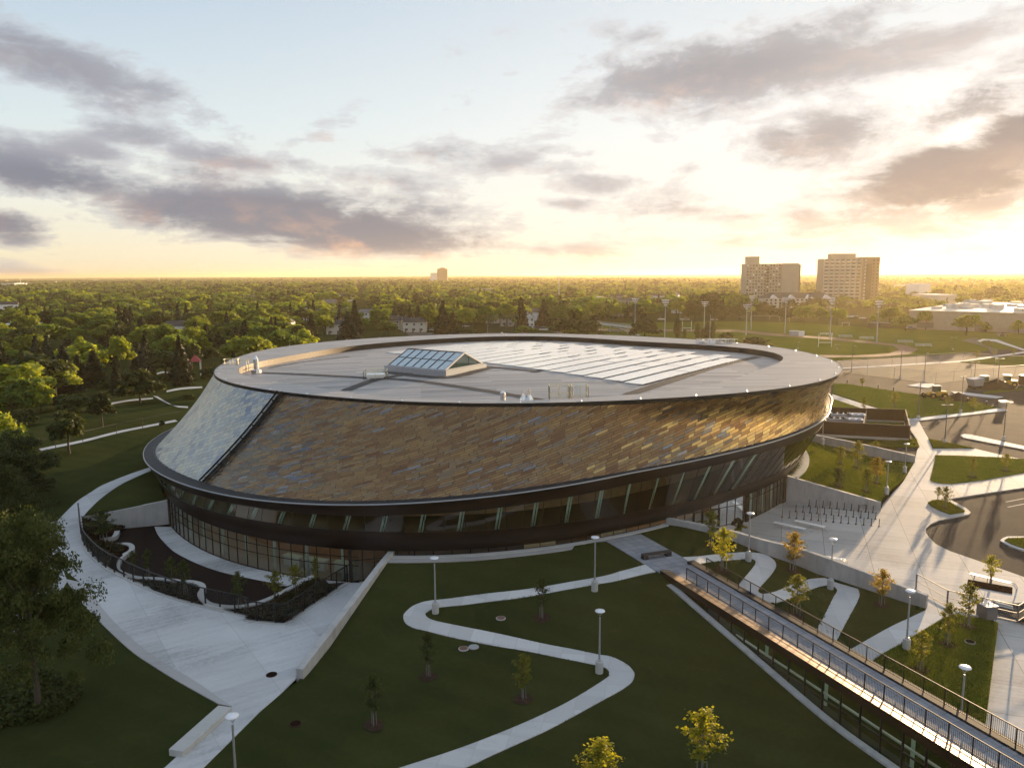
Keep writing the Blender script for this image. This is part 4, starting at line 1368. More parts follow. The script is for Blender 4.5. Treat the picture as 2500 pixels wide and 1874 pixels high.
# ------------------------------------------------------------------ glazed link with the roof walk
LK0 = np.array([*F0, 0.0])
link_b = empty('glazed_link', LK0, 0, 'long low glazed link building with a paved roof walk, leaving the bottom right corner', 'building')
def lk(s, n, z): return np.array([*(F0 + FD * s + FN * n), z])
LEN, WD = 54.0, 4.3
DZ = 2.95
q = MB(LK0); q.add([lk(-.6, .75, DZ), lk(LEN, .75, DZ), lk(LEN, WD - .6, DZ), lk(-.6, WD - .6, DZ)], [[0, 1, 2, 3]]); q.build('roof_walk', M['paver'], link_b)
q = MB(LK0)
q.add([lk(-.3, -.05, DZ + .2), lk(LEN, -.05, DZ + .2), lk(LEN, 1.05, DZ + .015), lk(-.3, 1.05, DZ + .015)], [[0, 1, 2, 3]])
q2_ = MB(LK0); q2_.bar(lk(-.3, .08, DZ - .13), lk(LEN, .08, DZ - .13), .16, .6); q2_.build('eave', M['mullion'], link_b)
m, nt = nodes('copper_panels'); N = NT(nt)
g = N.n('ShaderNodeNewGeometry').outputs['Position']
along = N.n('ShaderNodeVectorMath', operation='DOT_PRODUCT', ins={0: g, 1: (FD[0], FD[1], 0)}).outputs['Value']
fr = N.m('FRACT', N.m('DIVIDE', along, .42))
ln = N.m('LESS_THAN', fr, .07)
pn = N.n('ShaderNodeTexWhiteNoise', noise_dimensions='1D', ins={'W': N.m('FLOOR', N.m('DIVIDE', along, .42))}).outputs[0]
c = N.mix(ln, N.ramp(pn, [(0, (.26, .17, .10)), (1, (.38, .26, .16))]), (.04, .025, .018))
b = N.n('ShaderNodeBsdfPrincipled', ins={'Base Color': c, 'Roughness': .45, 'Metallic': .45})
N.link(b.outputs[0], N.n('ShaderNodeOutputMaterial').inputs[0]); M['coping'] = m
q.build('coping', M['coping'], link_b)
q = MB(LK0); q.bar(lk(-1.2, WD - .3, DZ + .02), lk(LEN, WD - .3, DZ + .02), .75, .28); q.bar(lk(-.4, WD + .05, DZ - 1.2), lk(LEN, WD + .05, DZ - 1.2), .2, 2.6)
q.build('parapet', M['gutter'], link_b)
# glass wall, one pane per bay
bay = 1.62
s0 = 6.5
fr_ = MB(LK0)
k = 0
s = s0
while s < LEN - 1:
    z_ = min(h2(*lk(s, -.2, 0)[:2]), h2(*lk(s + bay, -.2, 0)[:2]))
    zb = min(max(z_ - .3, -.4), DZ - .5)
    q = MB(LK0); q.quad(lk(s, .1, zb), lk(s + bay, .1, zb), lk(s + bay, .1, DZ - .42), lk(s, .1, DZ - .42)); q.build('window_pane', M['linkglass'] if 'linkglass' in M else M['glass_dark'], link_b)
    fr_.bar(lk(s, .07, zb - .5), lk(s, .07, DZ - .42), .10, .12)
    s += bay; k += 1
for zz in (DZ - .46, 1.2):
    fr_.bar(lk(s0, .07, zz), lk(LEN, .07, zz), .09, .10)
fr_.build('frame', M['mullion'], link_b)
# sill following the lawn
L_ = [lk(s, -.28, 0) for s in np.arange(-.2, LEN, 1.0)]
w = MB(LK0); w.wall(L_, .55, [h2(*p[:2]) - 1.2 for p in L_], [min(DZ - .45, h2(*p[:2]) + .16) for p in L_]); w.build('sill', M['wall'], link_b)
# interior: floor, back wall, duct and work benches seen through the glass
q = MB(LK0); q.add([lk(3, .2, -.42), lk(LEN, .2, -.42), lk(LEN, WD - .1, -.42), lk(3, WD - .1, -.42)], [[0, 1, 2, 3]]); q.build('floor', M['innerfloor'], link_b)
q = MB(LK0); q.add([lk(3, WD - .1, -.4), lk(LEN, WD - .1, -.4), lk(LEN, WD - .1, DZ - .3), lk(3, WD - .1, DZ - .3)], [[0, 1, 2, 3]]); q.build('back_wall', M['cream'], link_b)
q = MB(LK0); q.bar(lk(8, .5, 1.35), lk(LEN, .5, 1.35), .14, .12); q.build('handrail', M['white'], link_b)
for s in np.arange(9, 50, 3.24):
    q = MB(LK0); q.bar(lk(s, 1.0, DZ - .5), lk(s, 3.4, DZ - .5), .25, .05); q.build('ceiling_lamp_fill', M['fill_glow'], link_b)  # unseen strips added to brighten the link interior
for s in (13, 19, 26, 33, 41):
    q = MB(LK0); q.tube(lk(s, .9, -.4), lk(s, .9, DZ - .2), .12, n=10); q.build('column', M['column'], link_b)


def guard(name, a, b, n, z, lab, hgt=1.1, posts=1.52, close=.12):
    t = empty(name, lk(a, n, z), 0, lab, 'railing')
    o = lk(a, n, z)
    m_ = MB(o)
    for hh, ww in ((hgt, .06), (.12, .045)):
        m_.bar(lk(a, n, z + hh), lk(b, n, z + hh), ww)
    m_.build('rail', M['black'], t)
    s_ = a
    while s_ <= b:
        q = MB(o); q.bar(lk(s_, n, z), lk(s_, n, z + hgt), .06); q.build('post', M['black'], t)
        s_ += posts
    m_ = MB(o)
    s_ = a
    while s_ < b:
        m_.bar(lk(s_, n, z + .12), lk(s_, n, z + hgt), .016); s_ += close
    oo = m_.build('baluster', M['black'], t); oo['kind'] = 'stuff'
    return t


guard('railing', 2.2, LEN - 4, 1.12, DZ, 'black railing on the near edge of the roof walk, above the copper coping')
guard('railing', 1.2, LEN - 4, WD - .3, DZ + .14, 'black railing on the far edge of the roof walk, beside the curling path')

# ------------------------------------------------------------------ lamp posts
lampo = {}
def make_lamp(hgt, base_h=.95):
    t = empty('lamp_post', (0, 0, 0))
    q = MB(); q.lathe((0, 0, 0), [(.30, 0), (.30, base_h - .04), (.26, base_h)], 16); q.build('base', M['concrete'], t)
    q = MB(); q.lathe((0, 0, base_h), [(.17, 0), (.17, .08), (.075, .12), (.06, hgt - base_h - .55)], 10); q.build('pole', M['galv'], t, smooth=False)
    q = MB()
    q.bar((0, 0, hgt - .45), (-.26, 0, hgt - .07), .035); q.bar((0, 0, hgt - .45), (.26, 0, hgt - .07), .035)
    q.build('arm', M['galv'], t)
    q = MB(); q.lathe((0, 0, hgt - .10), [(.33, .0), (.38, .03), (.36, .08), (.18, .12), (.02, .13)], 18); q.build('lamp_head', M['lamp_white'], t, smooth=True)
    return t


def place_lamp(loc, hgt, label, group='lamp posts along the paths'):
    key = round(hgt * 2) / 2
    if key not in lampo:
        t = make_lamp(key); lampo[key] = t; o_ = t
    else:
        o_ = copy_tree(lampo[key])
    o_.location = loc
    o_.rotation_euler = (0, 0, random.uniform(-.3, .3))
    return tag(o_, label, 'lamp post', group)


LAMPS = [('F', 1463, 1408, 1455, 995, h2, 'lamp post on a concrete base inside the left loop of the zigzag path'),
         ('G', 795, 1395, 797, 990, h2, 'lamp post beside the upper arm of the zigzag path, below the dark facade'),
         ('K', 831, 922, 832, 440, h2, 'lamp post inside the right-hand bend of the zigzag path'),
         ('I', 1840, 2090, 1787, 1260, 0, 'lamp post at the very bottom left, beside the walkway end'),
         ('H', 85, 1165, 100, 800, h2, 'lamp post in the first bend of the curling path beside the long curved wall'),
         ('H', 717, 1378, 735, 990, h2, 'lamp post in the second bend of the curling path'),
         ('L', 1302, 745, 1330, 290, h2, 'lamp post beside the straight path near the end of the curved wall'),
         ('L', 1712, 1420, 1752, 890, LOW, 'lamp post on the lawn behind the far railing, lower right corner'),
         ('H', 1290, 485, 1305, 252, h3, 'lamp post at the end of the wall by the plaza path'),
         ('H', 1150, 650, 1163, 395, h3, 'lamp post on the sunlit slope behind the bike racks'),
         ('D', 655, 1530, 662, 1330, 3.0, 'lamp post close to the right flank of the arena'),
         ]
for n_, x, y, xt, yt, hf, lab in LAMPS:
    p = at(n_, x, y, hf)
    hgt = vheight(n_, xt, yt, p)
    place_lamp(p, max(3.5, min(7, hgt)), lab)
# taller car-park columns with flat double heads
def make_column(hgt, double):
    t = empty('parking_lamp', (0, 0, 0))
    q = MB(); q.lathe((0, 0, 0), [(.28, 0), (.28, .75), (.22, .8)], 12); q.build('base', M['concrete'], t)
    q = MB(); q.lathe((0, 0, .8), [(.10, 0), (.06, hgt - .8)], 8); q.build('pole', M['grey_steel'], t)
    for s_ in ((-1, 1) if double else (1,)):
        q = MB(); q.bar((0, 0, hgt - .05), (s_ * .5, 0, hgt), .06); q.box((s_ * .75, 0, hgt + .02), (.6, .3, .08)); q.build('lamp_head', M['galv'], t)
    return t


PL = [(('D', 1395, 1335, 1412, 1045), 0, 'car-park lamp at the tip of the wedge lawn beyond the arena'), (('D', 1722, 1290, 1752, 1018), 1, 'double-headed car-park lamp beside the long kerb island'),
      (('D', 1598, 1525, 1632, 1232), 1, 'double-headed car-park lamp on the small triangular lawn'), (('D', 2052, 1500, 2065, 1212), 1, 'double-headed car-park lamp on the pale kerb island at the right edge'),
      (('D', 1255, 1028, 1260, 815), 0, 'car-park lamp left of the fenced surface, near its corner'), (('D', 1828, 1030, 1833, 902), 1, 'double-headed car-park lamp behind the loaders'),
      (('D', 1440, 1050, 1450, 828), 0, 'car-park lamp standing in front of the hazy fenced surface'), (('D', 880, 972, 883, 775), 0, 'car-park lamp just right of the roof edge, near the running track'),
      (('D', 2005, 1105, 2018, 880), 1, 'double-headed car-park lamp right of the loaders'), (('D', 1662, 805, 1670, 712), 1, 'distant double-headed lamp by the curving drive'), (('D', 1205, 770, 1212, 690), 0, 'distant lamp at the bend of the running track'),
      (('D', 465, 800, 467, 742), 0, 'thin lamp on the infield just behind the roof edge'), (('D', 770, 800, 750, 757), 1, 'thin lamp on the infield left of the track bend')]
proto_c = {}
for (n_, x, y, xt, yt), dbl, lab in PL:
    p = at(n_, x, y, -.1); hgt = round(min(10, vheight(n_, xt, yt, p)))
    k_ = (hgt, dbl)
    if k_ not in proto_c: proto_c[k_] = o_ = make_column(hgt, dbl)
    else: o_ = copy_tree(proto_c[k_])
    o_.location = p; o_.rotation_euler = (0, 0, random.uniform(-.6, .6))
    tag(o_, lab, 'lamp post', 'car-park lamps')
# small path bollards
bp_ = None
for i, (n_, x, y, lab) in enumerate([('D', 846, 1060, 'short lit-top bollard nearest the roof edge'), ('D', 1085, 1098, 'short bollard second from the arena along the lawn edge'), ('D', 1204, 1118, 'short bollard right of the young lawn tree'), ('D', 1774, 1205, 'short bollard beside the dirt heap'), ('D', 1920, 1230, 'short bollard at the right tip of the wedge lawn')]):
    p = at(n_, x, y, 0)
    if bp_ is None:
        bp_ = o_ = empty('path_bollard', p)
        q = MB(); q.lathe((0, 0, 0), [(.11, 0), (.11, .95)], 8); q.build('post', M['black'], o_)
        q = MB(); q.lathe((0, 0, .95), [(.17, 0), (.17, .16), (.03, .2)], 8); q.build('cap', M['lamp_white'], o_)
    else: o_ = copy_tree(bp_)
    o_.location = p; tag(o_, lab, 'bollard', 'bollards along the lawn edge')

# ------------------------------------------------------------------ court fence
cf = empty('court_fence', FENCE[0], 0, 'dark mesh fence with slim posts curving round the sunken court', 'fence')
fo = FENCE[0]
FL = [p for p in FENCE] + [np.array(p) for p in FENCE2[1:]]
FLz = [np.array([p[0], p[1], hL(p[0], p[1]) + .12]) for p in FL]
q = MB(fo); q.wall(FLz, .45, [p[2] - .5 for p in FLz], [p[2] + .02 for p in FLz]); q.build('kerb', M['concrete'], cf)
FH = 1.75
seglen = np.concatenate([[0], np.cumsum([np.linalg.norm(FLz[i + 1] - FLz[i]) for i in range(len(FLz) - 1)])])
def fpt(s):
    i = min(max(int(np.searchsorted(seglen, s)) - 1, 0), len(FLz) - 2)
    k = (s - seglen[i]) / max(1e-6, seglen[i + 1] - seglen[i])
    return FLz[i] + (FLz[i + 1] - FLz[i]) * k
s = 0
while s < seglen[-1]:
    p = fpt(s); q = MB(fo); q.bar(p, p + [0, 0, FH], .11); q.build('post', M['black'], cf); s += 1.75
q = MB(fo)
for i in range(len(FLz) - 1): q.bar(FLz[i] + [0, 0, FH], FLz[i + 1] + [0, 0, FH], .085)
q.build('rail', M['black'], cf)
m, nt = nodes('mesh_infill'); N = NT(nt)
tr = N.n('ShaderNodeBsdfTransparent'); df = N.n('ShaderNodeBsdfPrincipled', ins={'Base Color': (.015, .015, .016, 1), 'Roughness': .6})
N.link(N.n('ShaderNodeMixShader', ins={0: .30, 1: tr.outputs[0], 2: df.outputs[0]}).outputs[0], N.n('ShaderNodeOutputMaterial').inputs[0]); M['mesh'] = m
q = MB(fo)
for i in range(len(FLz) - 1): q.quad(FLz[i] + [0, 0, .05], FLz[i + 1] + [0, 0, .05], FLz[i + 1] + [0, 0, FH], FLz[i] + [0, 0, FH])
q.build('mesh_panel', M['mesh'], cf)

# ------------------------------------------------------------------ bike racks: three rows of slim stands
def make_rack():
    t = empty('bike_stand', (0, 0, 0))
    q = MB(); q.tube((0, 0, 0), (0, 0, .92), .045, n=8); q.tube((0, 0, .92), (0, 0, .95), .045, .02, n=8); q.build('post', M['black'], t)
    q = MB(); q.bar((-.28, -.12, .02), (0, 0, .3), .05); q.bar((.1, .05, .02), (0, 0, .25), .05); q.box((0, 0, .01), (.3, .16, .02)); q.build('foot', M['black'], t)
    return t


rk = make_rack(); first = True
rows = [(('H', 553, 745), ('H', 1046, 795), 10, 'back row'), (('H', 452, 787), ('H', 1067, 845), 12, 'middle row'), (('H', 347, 830), ('H', 1093, 902), 14, 'front row')]
for a, b, n_, lab in rows:
    A_, B_ = at(*a), at(*b)
    for i in range(n_):
        o_ = rk if first else copy_tree(rk); first = False
        o_.location = A_ + (B_ - A_) * i / (n_ - 1) + np.array([0, 0, .03])
        o_.rotation_euler = (0, 0, .4)
        tag(o_, {'back row': 'slim black bike stand in the back row, nearest the tall wall', 'middle row': 'slim black bike stand in the middle row on the plaza', 'front row': 'slim black bike stand in the front row, nearest the benches'}[lab], 'bike stand', 'bike stands, ' + lab)
o_ = empty('bike_hoop', at('H', 965, 790), .3, 'wide black hoop rack at the right of the back row of bike stands', 'bike rack')
q = MB(); q.tube((-.55, 0, 0), (-.55, 0, .9), .04); q.tube((-.55, 0, .9), (.55, 0, .9), .04); q.tube((.55, 0, 0), (.55, 0, .9), .04); q.build('hoop', M['black'], o_)


# ------------------------------------------------------------------ benches
def plaza_bench(A_, B_, label, curl=True):
    A_, B_ = np.array(A_), np.array(B_)
    L = np.linalg.norm(B_ - A_); rz_ = math.atan2(*(B_ - A_)[1::-1])
    t = empty('bench', A_, rz_, label, 'bench', 'pale plaza benches')
    q = MB(); q.box((L * .47, 0, .46), (L * .94, .55, .07)); q.build('seat', M['white'], t, bevel=.015)
    for x in (.4, L * .5):
        q = MB(); q.bar((x, -.15, 0), (x, .1, .43), .05); q.bar((x, .2, 0), (x, .1, .43), .05); q.build('leg', M['galv'], t)
    for y in (-.24, .24):
        q = MB()
        P_ = [(L * .9, y, .46)] + [(L * .94 + .55 * math.sin(a), y, .46 - .5 * (1 - math.cos(a))) for a in np.linspace(.2, 1.5, 7)]
        for i in range(len(P_) - 1): q.bar(P_[i], P_[i + 1], .06)
        q.build('curved_leg', M['galv'], t)
    return t


plaza_bench(at('H', 283, 893), at('H', 540, 950), 'long pale bench on the plaza, the nearer of the two by the bike stands')
plaza_bench(at('H', 443, 880), at('H', 690, 935), 'long pale bench on the plaza, the farther one beside the front row of bike stands')
plaza_bench(at('H', 640, 1158), at('H', 815, 1186), 'pale bench half hidden behind the long curved wall')
plaza_bench(at('H', 1790, 1295), at('H', 2125, 1375), 'pale bench behind the dark planter at the right edge')
A_, B_ = at('G', 1175, 1160, 2.86), at('G', 1390, 1128, 2.86)
rz_ = math.atan2(*(B_ - A_)[1::-1]); L = np.linalg.norm(B_ - A_)
t = empty('block_bench', A_, rz_, 'dark charcoal block bench on the upper plaza pavers', 'bench')
q = MB(); q.box((L / 2, .3, .42), (L, .6, .14)); q.build('seat', M['darkwood'], t, bevel=.02)
for x in (.25, L - .25):
    q = MB(); q.box((x, .3, .175), (.5, .58, .35)); q.build('leg', M['darkwood'], t)
# planter at the right edge
P_ = [at('Z', *q) for q in ((1205, 478), (2005, 622), (2000, 745), (1182, 592))]
sheet('planting_bed', P_, .06, M['soil'], step=.6)
# stairs, guard and waste bin
st = empty('plaza_steps', at('L', 1960, 385), 0, 'flight of shallow concrete steps with bright nosings at the right edge', 'steps')
a0_, a1_ = at('Z', 1705, 870), at('Z', 2000, 945)
b0_, b1_ = at('Z', 1610, 1150, LOW), at('Z', 2080, 1245, LOW)
so = at('L', 1960, 385)
for k in range(7):
    f0, f1 = k / 7, (k + 1) / 7
    z_ = -.02 + (LOW + .02) * (k / 6.0)
    q = MB(so)
    p0, p1, p2, p3 = [np.array([*(u + (v_ - u) * f)[:2], 0]) for u, v_, f in ((a0_, b0_, f0), (a1_, b1_, f0), (a1_, b1_, f1), (a0_, b0_, f1))]
    q.prism([p0, p1, p2, p3], LOW - .05, z_ + .06 - .004 * k)
    q.build('step', M['concrete'], st)
for k in range(7):
    f1 = (k + 1) / 7; z_ = .045 + (LOW + .02) * (k / 6.0)
    q = MB(so); q.bar(np.array([*(a0_ + (b0_ - a0_) * f1)[:2], z_]), np.array([*(a1_ + (b1_ - a1_) * f1)[:2], z_]), .07, .05); q.build('nosing', M['concrete'], st)
gr = empty('plaza_guard', at('Z', 265, 650), 0, 'tall wire guard railing with steel posts between the plaza and the lower lawn', 'railing')
go = at('Z', 265, 650)
PB = [at('Z', 265, 650), at('Z', 822, 960), at('Z', 1440, 1100), at('Z', 2090, 1245, -.2)]
PB2 = PB + [at('Z', 2500, 980, -.1)]
for p in PB2:
    q = MB(go); q.bar(p, p + [0, 0, 1.55], .11); q.build('post', M['grey_steel'], gr)
q = MB(go); w_ = MB(go)
for i in range(len(PB2) - 1):
    a, b = PB2[i], PB2[i + 1]
    q.bar(a + [0, 0, 1.55], b + [0, 0, 1.55], .07); q.bar(a + [0, 0, .85], b + [0, 0, .85], .05)
    q.bar(a + [0, 0, .1], b + [0, 0, .1], .05)
    w_.quad(a + [0, 0, .1], b + [0, 0, .1], b + [0, 0, 1.5], a + [0, 0, 1.5])
q.build('rail', M['grey_steel'], gr)
m, nt = nodes('wire_mesh'); N = NT(nt)
N.link(N.n('ShaderNodeMixShader', ins={0: .07, 1: N.n('ShaderNodeBsdfTransparent').outputs[0], 2: N.n('ShaderNodeBsdfPrincipled', ins={'Base Color': (.4, .4, .4, 1), 'Metallic': .6}).outputs[0]}).outputs[0], N.n('ShaderNodeOutputMaterial').inputs[0]); M['wire'] = m
w_.build('wire_mesh', M['wire'], gr)
p = at('Z', 1535, 1155, -.05)
t = empty('waste_bin', p, .2, 'square grey waste bin standing beside the steps', 'bin')
q = MB(); q.box((0, 0, .6), (1.15, 1.15, 1.2), 0, 1.0); q.build('body', M['grey_steel'], t, bevel=.04)
q = MB(); q.box((0, 0, 1.22), (1.2, 1.2, .06)); q.build('rim', M['galv'], t)
# manholes
for n_, x, y, hf, lab in (('J', 200, 943, 0, 'dark round manhole cover on the wide walkway'), ('J', 1680, 742, h2, 'brown manhole cover on the lawn inside the zigzag, the left one of a pair'), ('J', 1758, 729, h2, 'pale manhole cover on the lawn inside the zigzag, the right one of a pair'), ('J', 1967, 508, h2, 'reddish cover in the grass between the two path arms'), ('L', 1795, 690, hr3, 'grey cover in the grass behind the lower right trees'), ('J', 383, 1322, h2, 'faint dark cover in the grass at the lower left')):
    p = at(n_, x, y, hf)
    t = empty('manhole_cover', p + [0, 0, .06], 0, lab, 'manhole cover', 'manhole covers')
    q = MB(); q.lathe((0, 0, 0), [(.42, -.05), (.42, .02), (.36, .03)], 18); q.build('ring', M['border'] if 'dark' not in lab else M['dirt'], t)
    q = MB(); q.lathe((0, 0, .0), [(.34, .0), (.34, .045)], 18); q.build('lid', M['track'] if 'brown' in lab or 'redd' in lab else (M['galv'] if 'pale' in lab else M['soil']), t)

# ------------------------------------------------------------------ plant enclosure
EP = [at('D', 612, 1465), at('D', 1322, 1502), at('D', 1290, 1365), at('D', 700, 1345)]
eo = EP[0]
en = empty('plant_enclosure', eo, 0, 'brown louvred enclosure with chillers beside the right flank of the arena', 'enclosure')
EH = vheight('D', 1322, 1390, EP[1])
def lwall(a, b, h0, h1, name):
    q = MB(eo)
    d = b - a; L = np.linalg.norm(d[:2]); n_ = int((h1 - h0) / .16)
    q.bar(a + [0, 0, (h0 + h1) / 2], b + [0, 0, (h0 + h1) / 2], .05, h1 - h0 - .02)
    for k in range(n_):
        z = h0 + (k + .5) * (h1 - h0) / n_
        q.bar(a + [0, 0, z], b + [0, 0, z], .16, .05)
    return q.build(name, M['corten'], en)
lwall(EP[0], EP[1], .4, EH, 'louvre_wall'); lwall(EP[1], EP[2], .4, EH, 'louvre_wall'); lwall(EP[2], EP[3], .4, EH, 'louvre_wall'); lwall(EP[3], EP[0], .4, EH, 'louvre_wall')
mid_a = EP[0] + (EP[1] - EP[0]) * .5; mid_b = EP[3] + (EP[2] - EP[3]) * .5
lwall(mid_a, mid_b, .4, EH * .95, 'louvre_wall')
q = MB(eo)
for i in range(4): q.bar(EP[i] + [0, 0, .2], EP[(i + 1) % 4] + [0, 0, .2], .3, .45)
q.build('plinth', M['concrete'], en)
q = MB(eo)
for i in range(4): q.bar(EP[i], EP[i] + [0, 0, EH + .1], .2); q.bar(EP[i] + [0, 0, EH + .05], EP[(i + 1) % 4] + [0, 0, EH + .05], .14)
q.build('frame', M['corten'], en)
for k, (f, g_) in enumerate(((.18, .35), (.18, .68), (.36, .35), (.36, .68))):
    c_ = EP[0] + (EP[1] - EP[0]) * f + (EP[3] - EP[0]) * g_
    t = empty('chiller', c_, math.atan2(*(EP[1] - EP[0])[1::-1]), ['pale chiller inside the enclosure, front left', 'pale chiller inside the enclosure, back left', 'pale ribbed chiller inside the enclosure, front right', 'pale ribbed chiller inside the enclosure, back right'][k], 'chiller', 'chillers in the enclosure')
    q = MB(); q.box((0, 0, EH * .47), (3.6, 2.2, EH * .94)); q.build('casing', M['galv'], t)
    for x in (-1.1, 0, 1.1):
        q = MB(); q.lathe((x, 0, EH * .94), [(.48, 0), (.48, .18), (.40, .18), (.38, .05)], 14); q.build('fan', M['black'] if k < 2 else M['lamp_white'], t)
# ------------------------------------------------------------------ trees
def leaf_quads(C, Nn, size, r, flat=.0):
    """leaf-clump faces: centres C, preferred normals Nn"""
    n = len(C)
    d = Nn + r.normal(0, .75, (n, 3))
    d /= np.linalg.norm(d, axis=1)[:, None] + 1e-9
    a = r.normal(0, 1, (n, 3)); a -= (a * d).sum(1)[:, None] * d
    a /= np.linalg.norm(a, axis=1)[:, None] + 1e-9
    b = np.cross(d, a)
    s = size * r.uniform(.6, 1.35, n)[:, None]
    asp = r.uniform(.55, 1.0, n)[:, None]
    a = a * s; b = b * s * asp
    bend = d * s * .25
    V = np.stack([C - a - b * .6, C + a * .3 - b + bend, C + a + b * .7, C - a * .4 + b + bend], 1).reshape(-1, 3)
    Fq = np.arange(4 * n, dtype=np.int32).reshape(-1, 4)
    return V, Fq


def crown_round(seed, w, h, z0, nl, nq, qs, vase=.0, lrr=(.22, .36), rdr=(.45, .80), up=(1.6, -.72)):
    """broad crown from leafy sub-clumps, centre above origin; w,h full size; z0 its underside"""
    r = np.random.default_rng(seed)
    u = r.normal(0, 1, (nl, 3)); u /= np.linalg.norm(u, axis=1)[:, None]
    u[:, 2] = np.abs(u[:, 2]) * up[0] + up[1]
    rad = r.uniform(*rdr, nl)[:, None]
    ctr = u * rad * np.array([w / 2, w / 2, h / 2])
    if vase: ctr[:, :2] *= (1 + vase * (ctr[:, 2:3] / (h / 2)))
    lr = r.uniform(*lrr, nl)
    k = r.integers(0, nl, nq)
    d = r.normal(0, 1, (nq, 3)); d /= np.linalg.norm(d, axis=1)[:, None]
    d[:, 2] = np.where(d[:, 2] < -.3, -d[:, 2] * .6, d[:, 2])
    rr = np.clip(r.normal(.88, .16, nq), .3, 1.2)
    C = ctr[k] + d * (rr * lr[k])[:, None] * np.array([w * .52, w * .52, h * .5])
    C[:, 2] += z0 + h / 2
    return leaf_quads(C, d + np.array([0, 0, .35]), qs, r)


def crown_spruce(seed, w, h, z0, nq, qs):
    r = np.random.default_rng(seed)
    t = r.uniform(0, 1, nq) ** .62          # 0 top .. 1 bottom
    tier = np.floor(t * 15) / 15 + r.uniform(0, .045, nq)
    nb = 9
    ang = (np.floor(r.uniform(0, nb, nq)) + (np.floor(t * 15) * .37)) * 2 * np.pi / nb + r.normal(0, .18, nq)
    rad = r.uniform(.12, 1, nq) ** .6 * (tier * .92 + .05) * w / 2 * (.82 + .3 * np.sin(ang * 3 + seed))
    z = z0 + (h - z0) * (1 - tier) - rad * .28
    C = np.stack([rad * np.cos(ang), rad * np.sin(ang), z], 1)
    d = np.stack([np.cos(ang) * .7, np.sin(ang) * .7, np.full(nq, .7)], 1)
    return leaf_quads(C, d, qs, r)


def crown_column(seed, w, h, z0, nq, qs):
    r = np.random.default_rng(seed)
    t = r.uniform(0, 1, nq)
    prof = np.sin(np.pi * np.clip(t * .93 + .05, 0, 1)) ** .55
    ang = r.uniform(0, 2 * np.pi, nq)
    rad = np.sqrt(r.uniform(.1, 1, nq)) * prof * w / 2 * (.8 + .25 * np.sin(ang * 4 + t * 14 + seed))
    C = np.stack([rad * np.cos(ang), rad * np.sin(ang), z0 + t * (h - z0)], 1)
    d = np.stack([np.cos(ang), np.sin(ang), np.full(nq, .4)], 1)
    return leaf_quads(C, d, qs, r)


def crown_young(seed, w, h, z0, nq, qs):
    """open young crown: leaf bunches along steep branches"""
    r = np.random.default_rng(seed)
    nb = 15
    tt = np.linspace(.02, .95, nb)
    ang = np.arange(nb) * 2.4 + r.uniform(0, .6, nb)
    ln = (w / 2) * np.sin(np.pi * (tt * .82 + .14)) ** .8 * r.uniform(.65, 1.25, nb)
    k = r.integers(0, nb, nq)
    s = r.uniform(.15, 1.05, nq)
    bx = np.cos(ang[k]) * ln[k] * s; by = np.sin(ang[k]) * ln[k] * s
    bz = z0 + (h - z0) * (tt[k] * .86) + s * ln[k] * .75
    C = np.stack([bx, by, bz], 1) + r.normal(0, .13 * w / 2, (nq, 3)) * np.array([1, 1, .9])
    top = r.uniform(0, 1, nq) < .12
    C[top] = np.stack([r.normal(0, .10, top.sum()), r.normal(0, .10, top.sum()), r.uniform(h * .75, h, top.sum())], 1)
    d = np.stack([bx, by, np.full(nq, .4)], 1)
    V, Fq = leaf_quads(C, d, qs, r)
    br = [(np.array([0, 0, z0 + (h - z0) * tt[i] * .8]), np.array([np.cos(ang[i]) * ln[i] * .9, np.sin(ang[i]) * ln[i] * .9, z0 + (h - z0) * tt[i] * .86 + ln[i] * .7])) for i in range(nb)]
    return (V, Fq), br


def trunk_mb(h, r0, limbs, seed, spread=1.0, top=.6):
    r = np.random.default_rng(seed)
    q = MB()
    p = np.array([0, 0, -.3]); n = 5
    pr = r0 * 1.25
    for i in range(n):
        p2 = np.array([r.normal(0, .06) * h * .1, r.normal(0, .06) * h * .1, h * top * (i + 1) / n])
        r2 = r0 * (1 - .6 * (i + 1) / n)
        q.tube(p, p2, pr, r2, 7, caps=False); p, pr = p2, r2
    for k in range(limbs):
        a = k * 2 * math.pi / limbs + r.uniform(-.4, .4)
        z = h * r.uniform(.28, top * .9)
        e = np.array([math.cos(a) * spread * r.uniform(.5, .9), math.sin(a) * spread * r.uniform(.5, .9), z + h * r.uniform(.16, .34)])
        m_ = np.array([e[0] * .45, e[1] * .45, (z + e[2]) / 2 - .03 * h])
        q.tube((0, 0, z), m_, r0 * .45, r0 * .3, 6, caps=False); q.tube(m_, e, r0 * .3, r0 * .1, 5, caps=False)
    return q


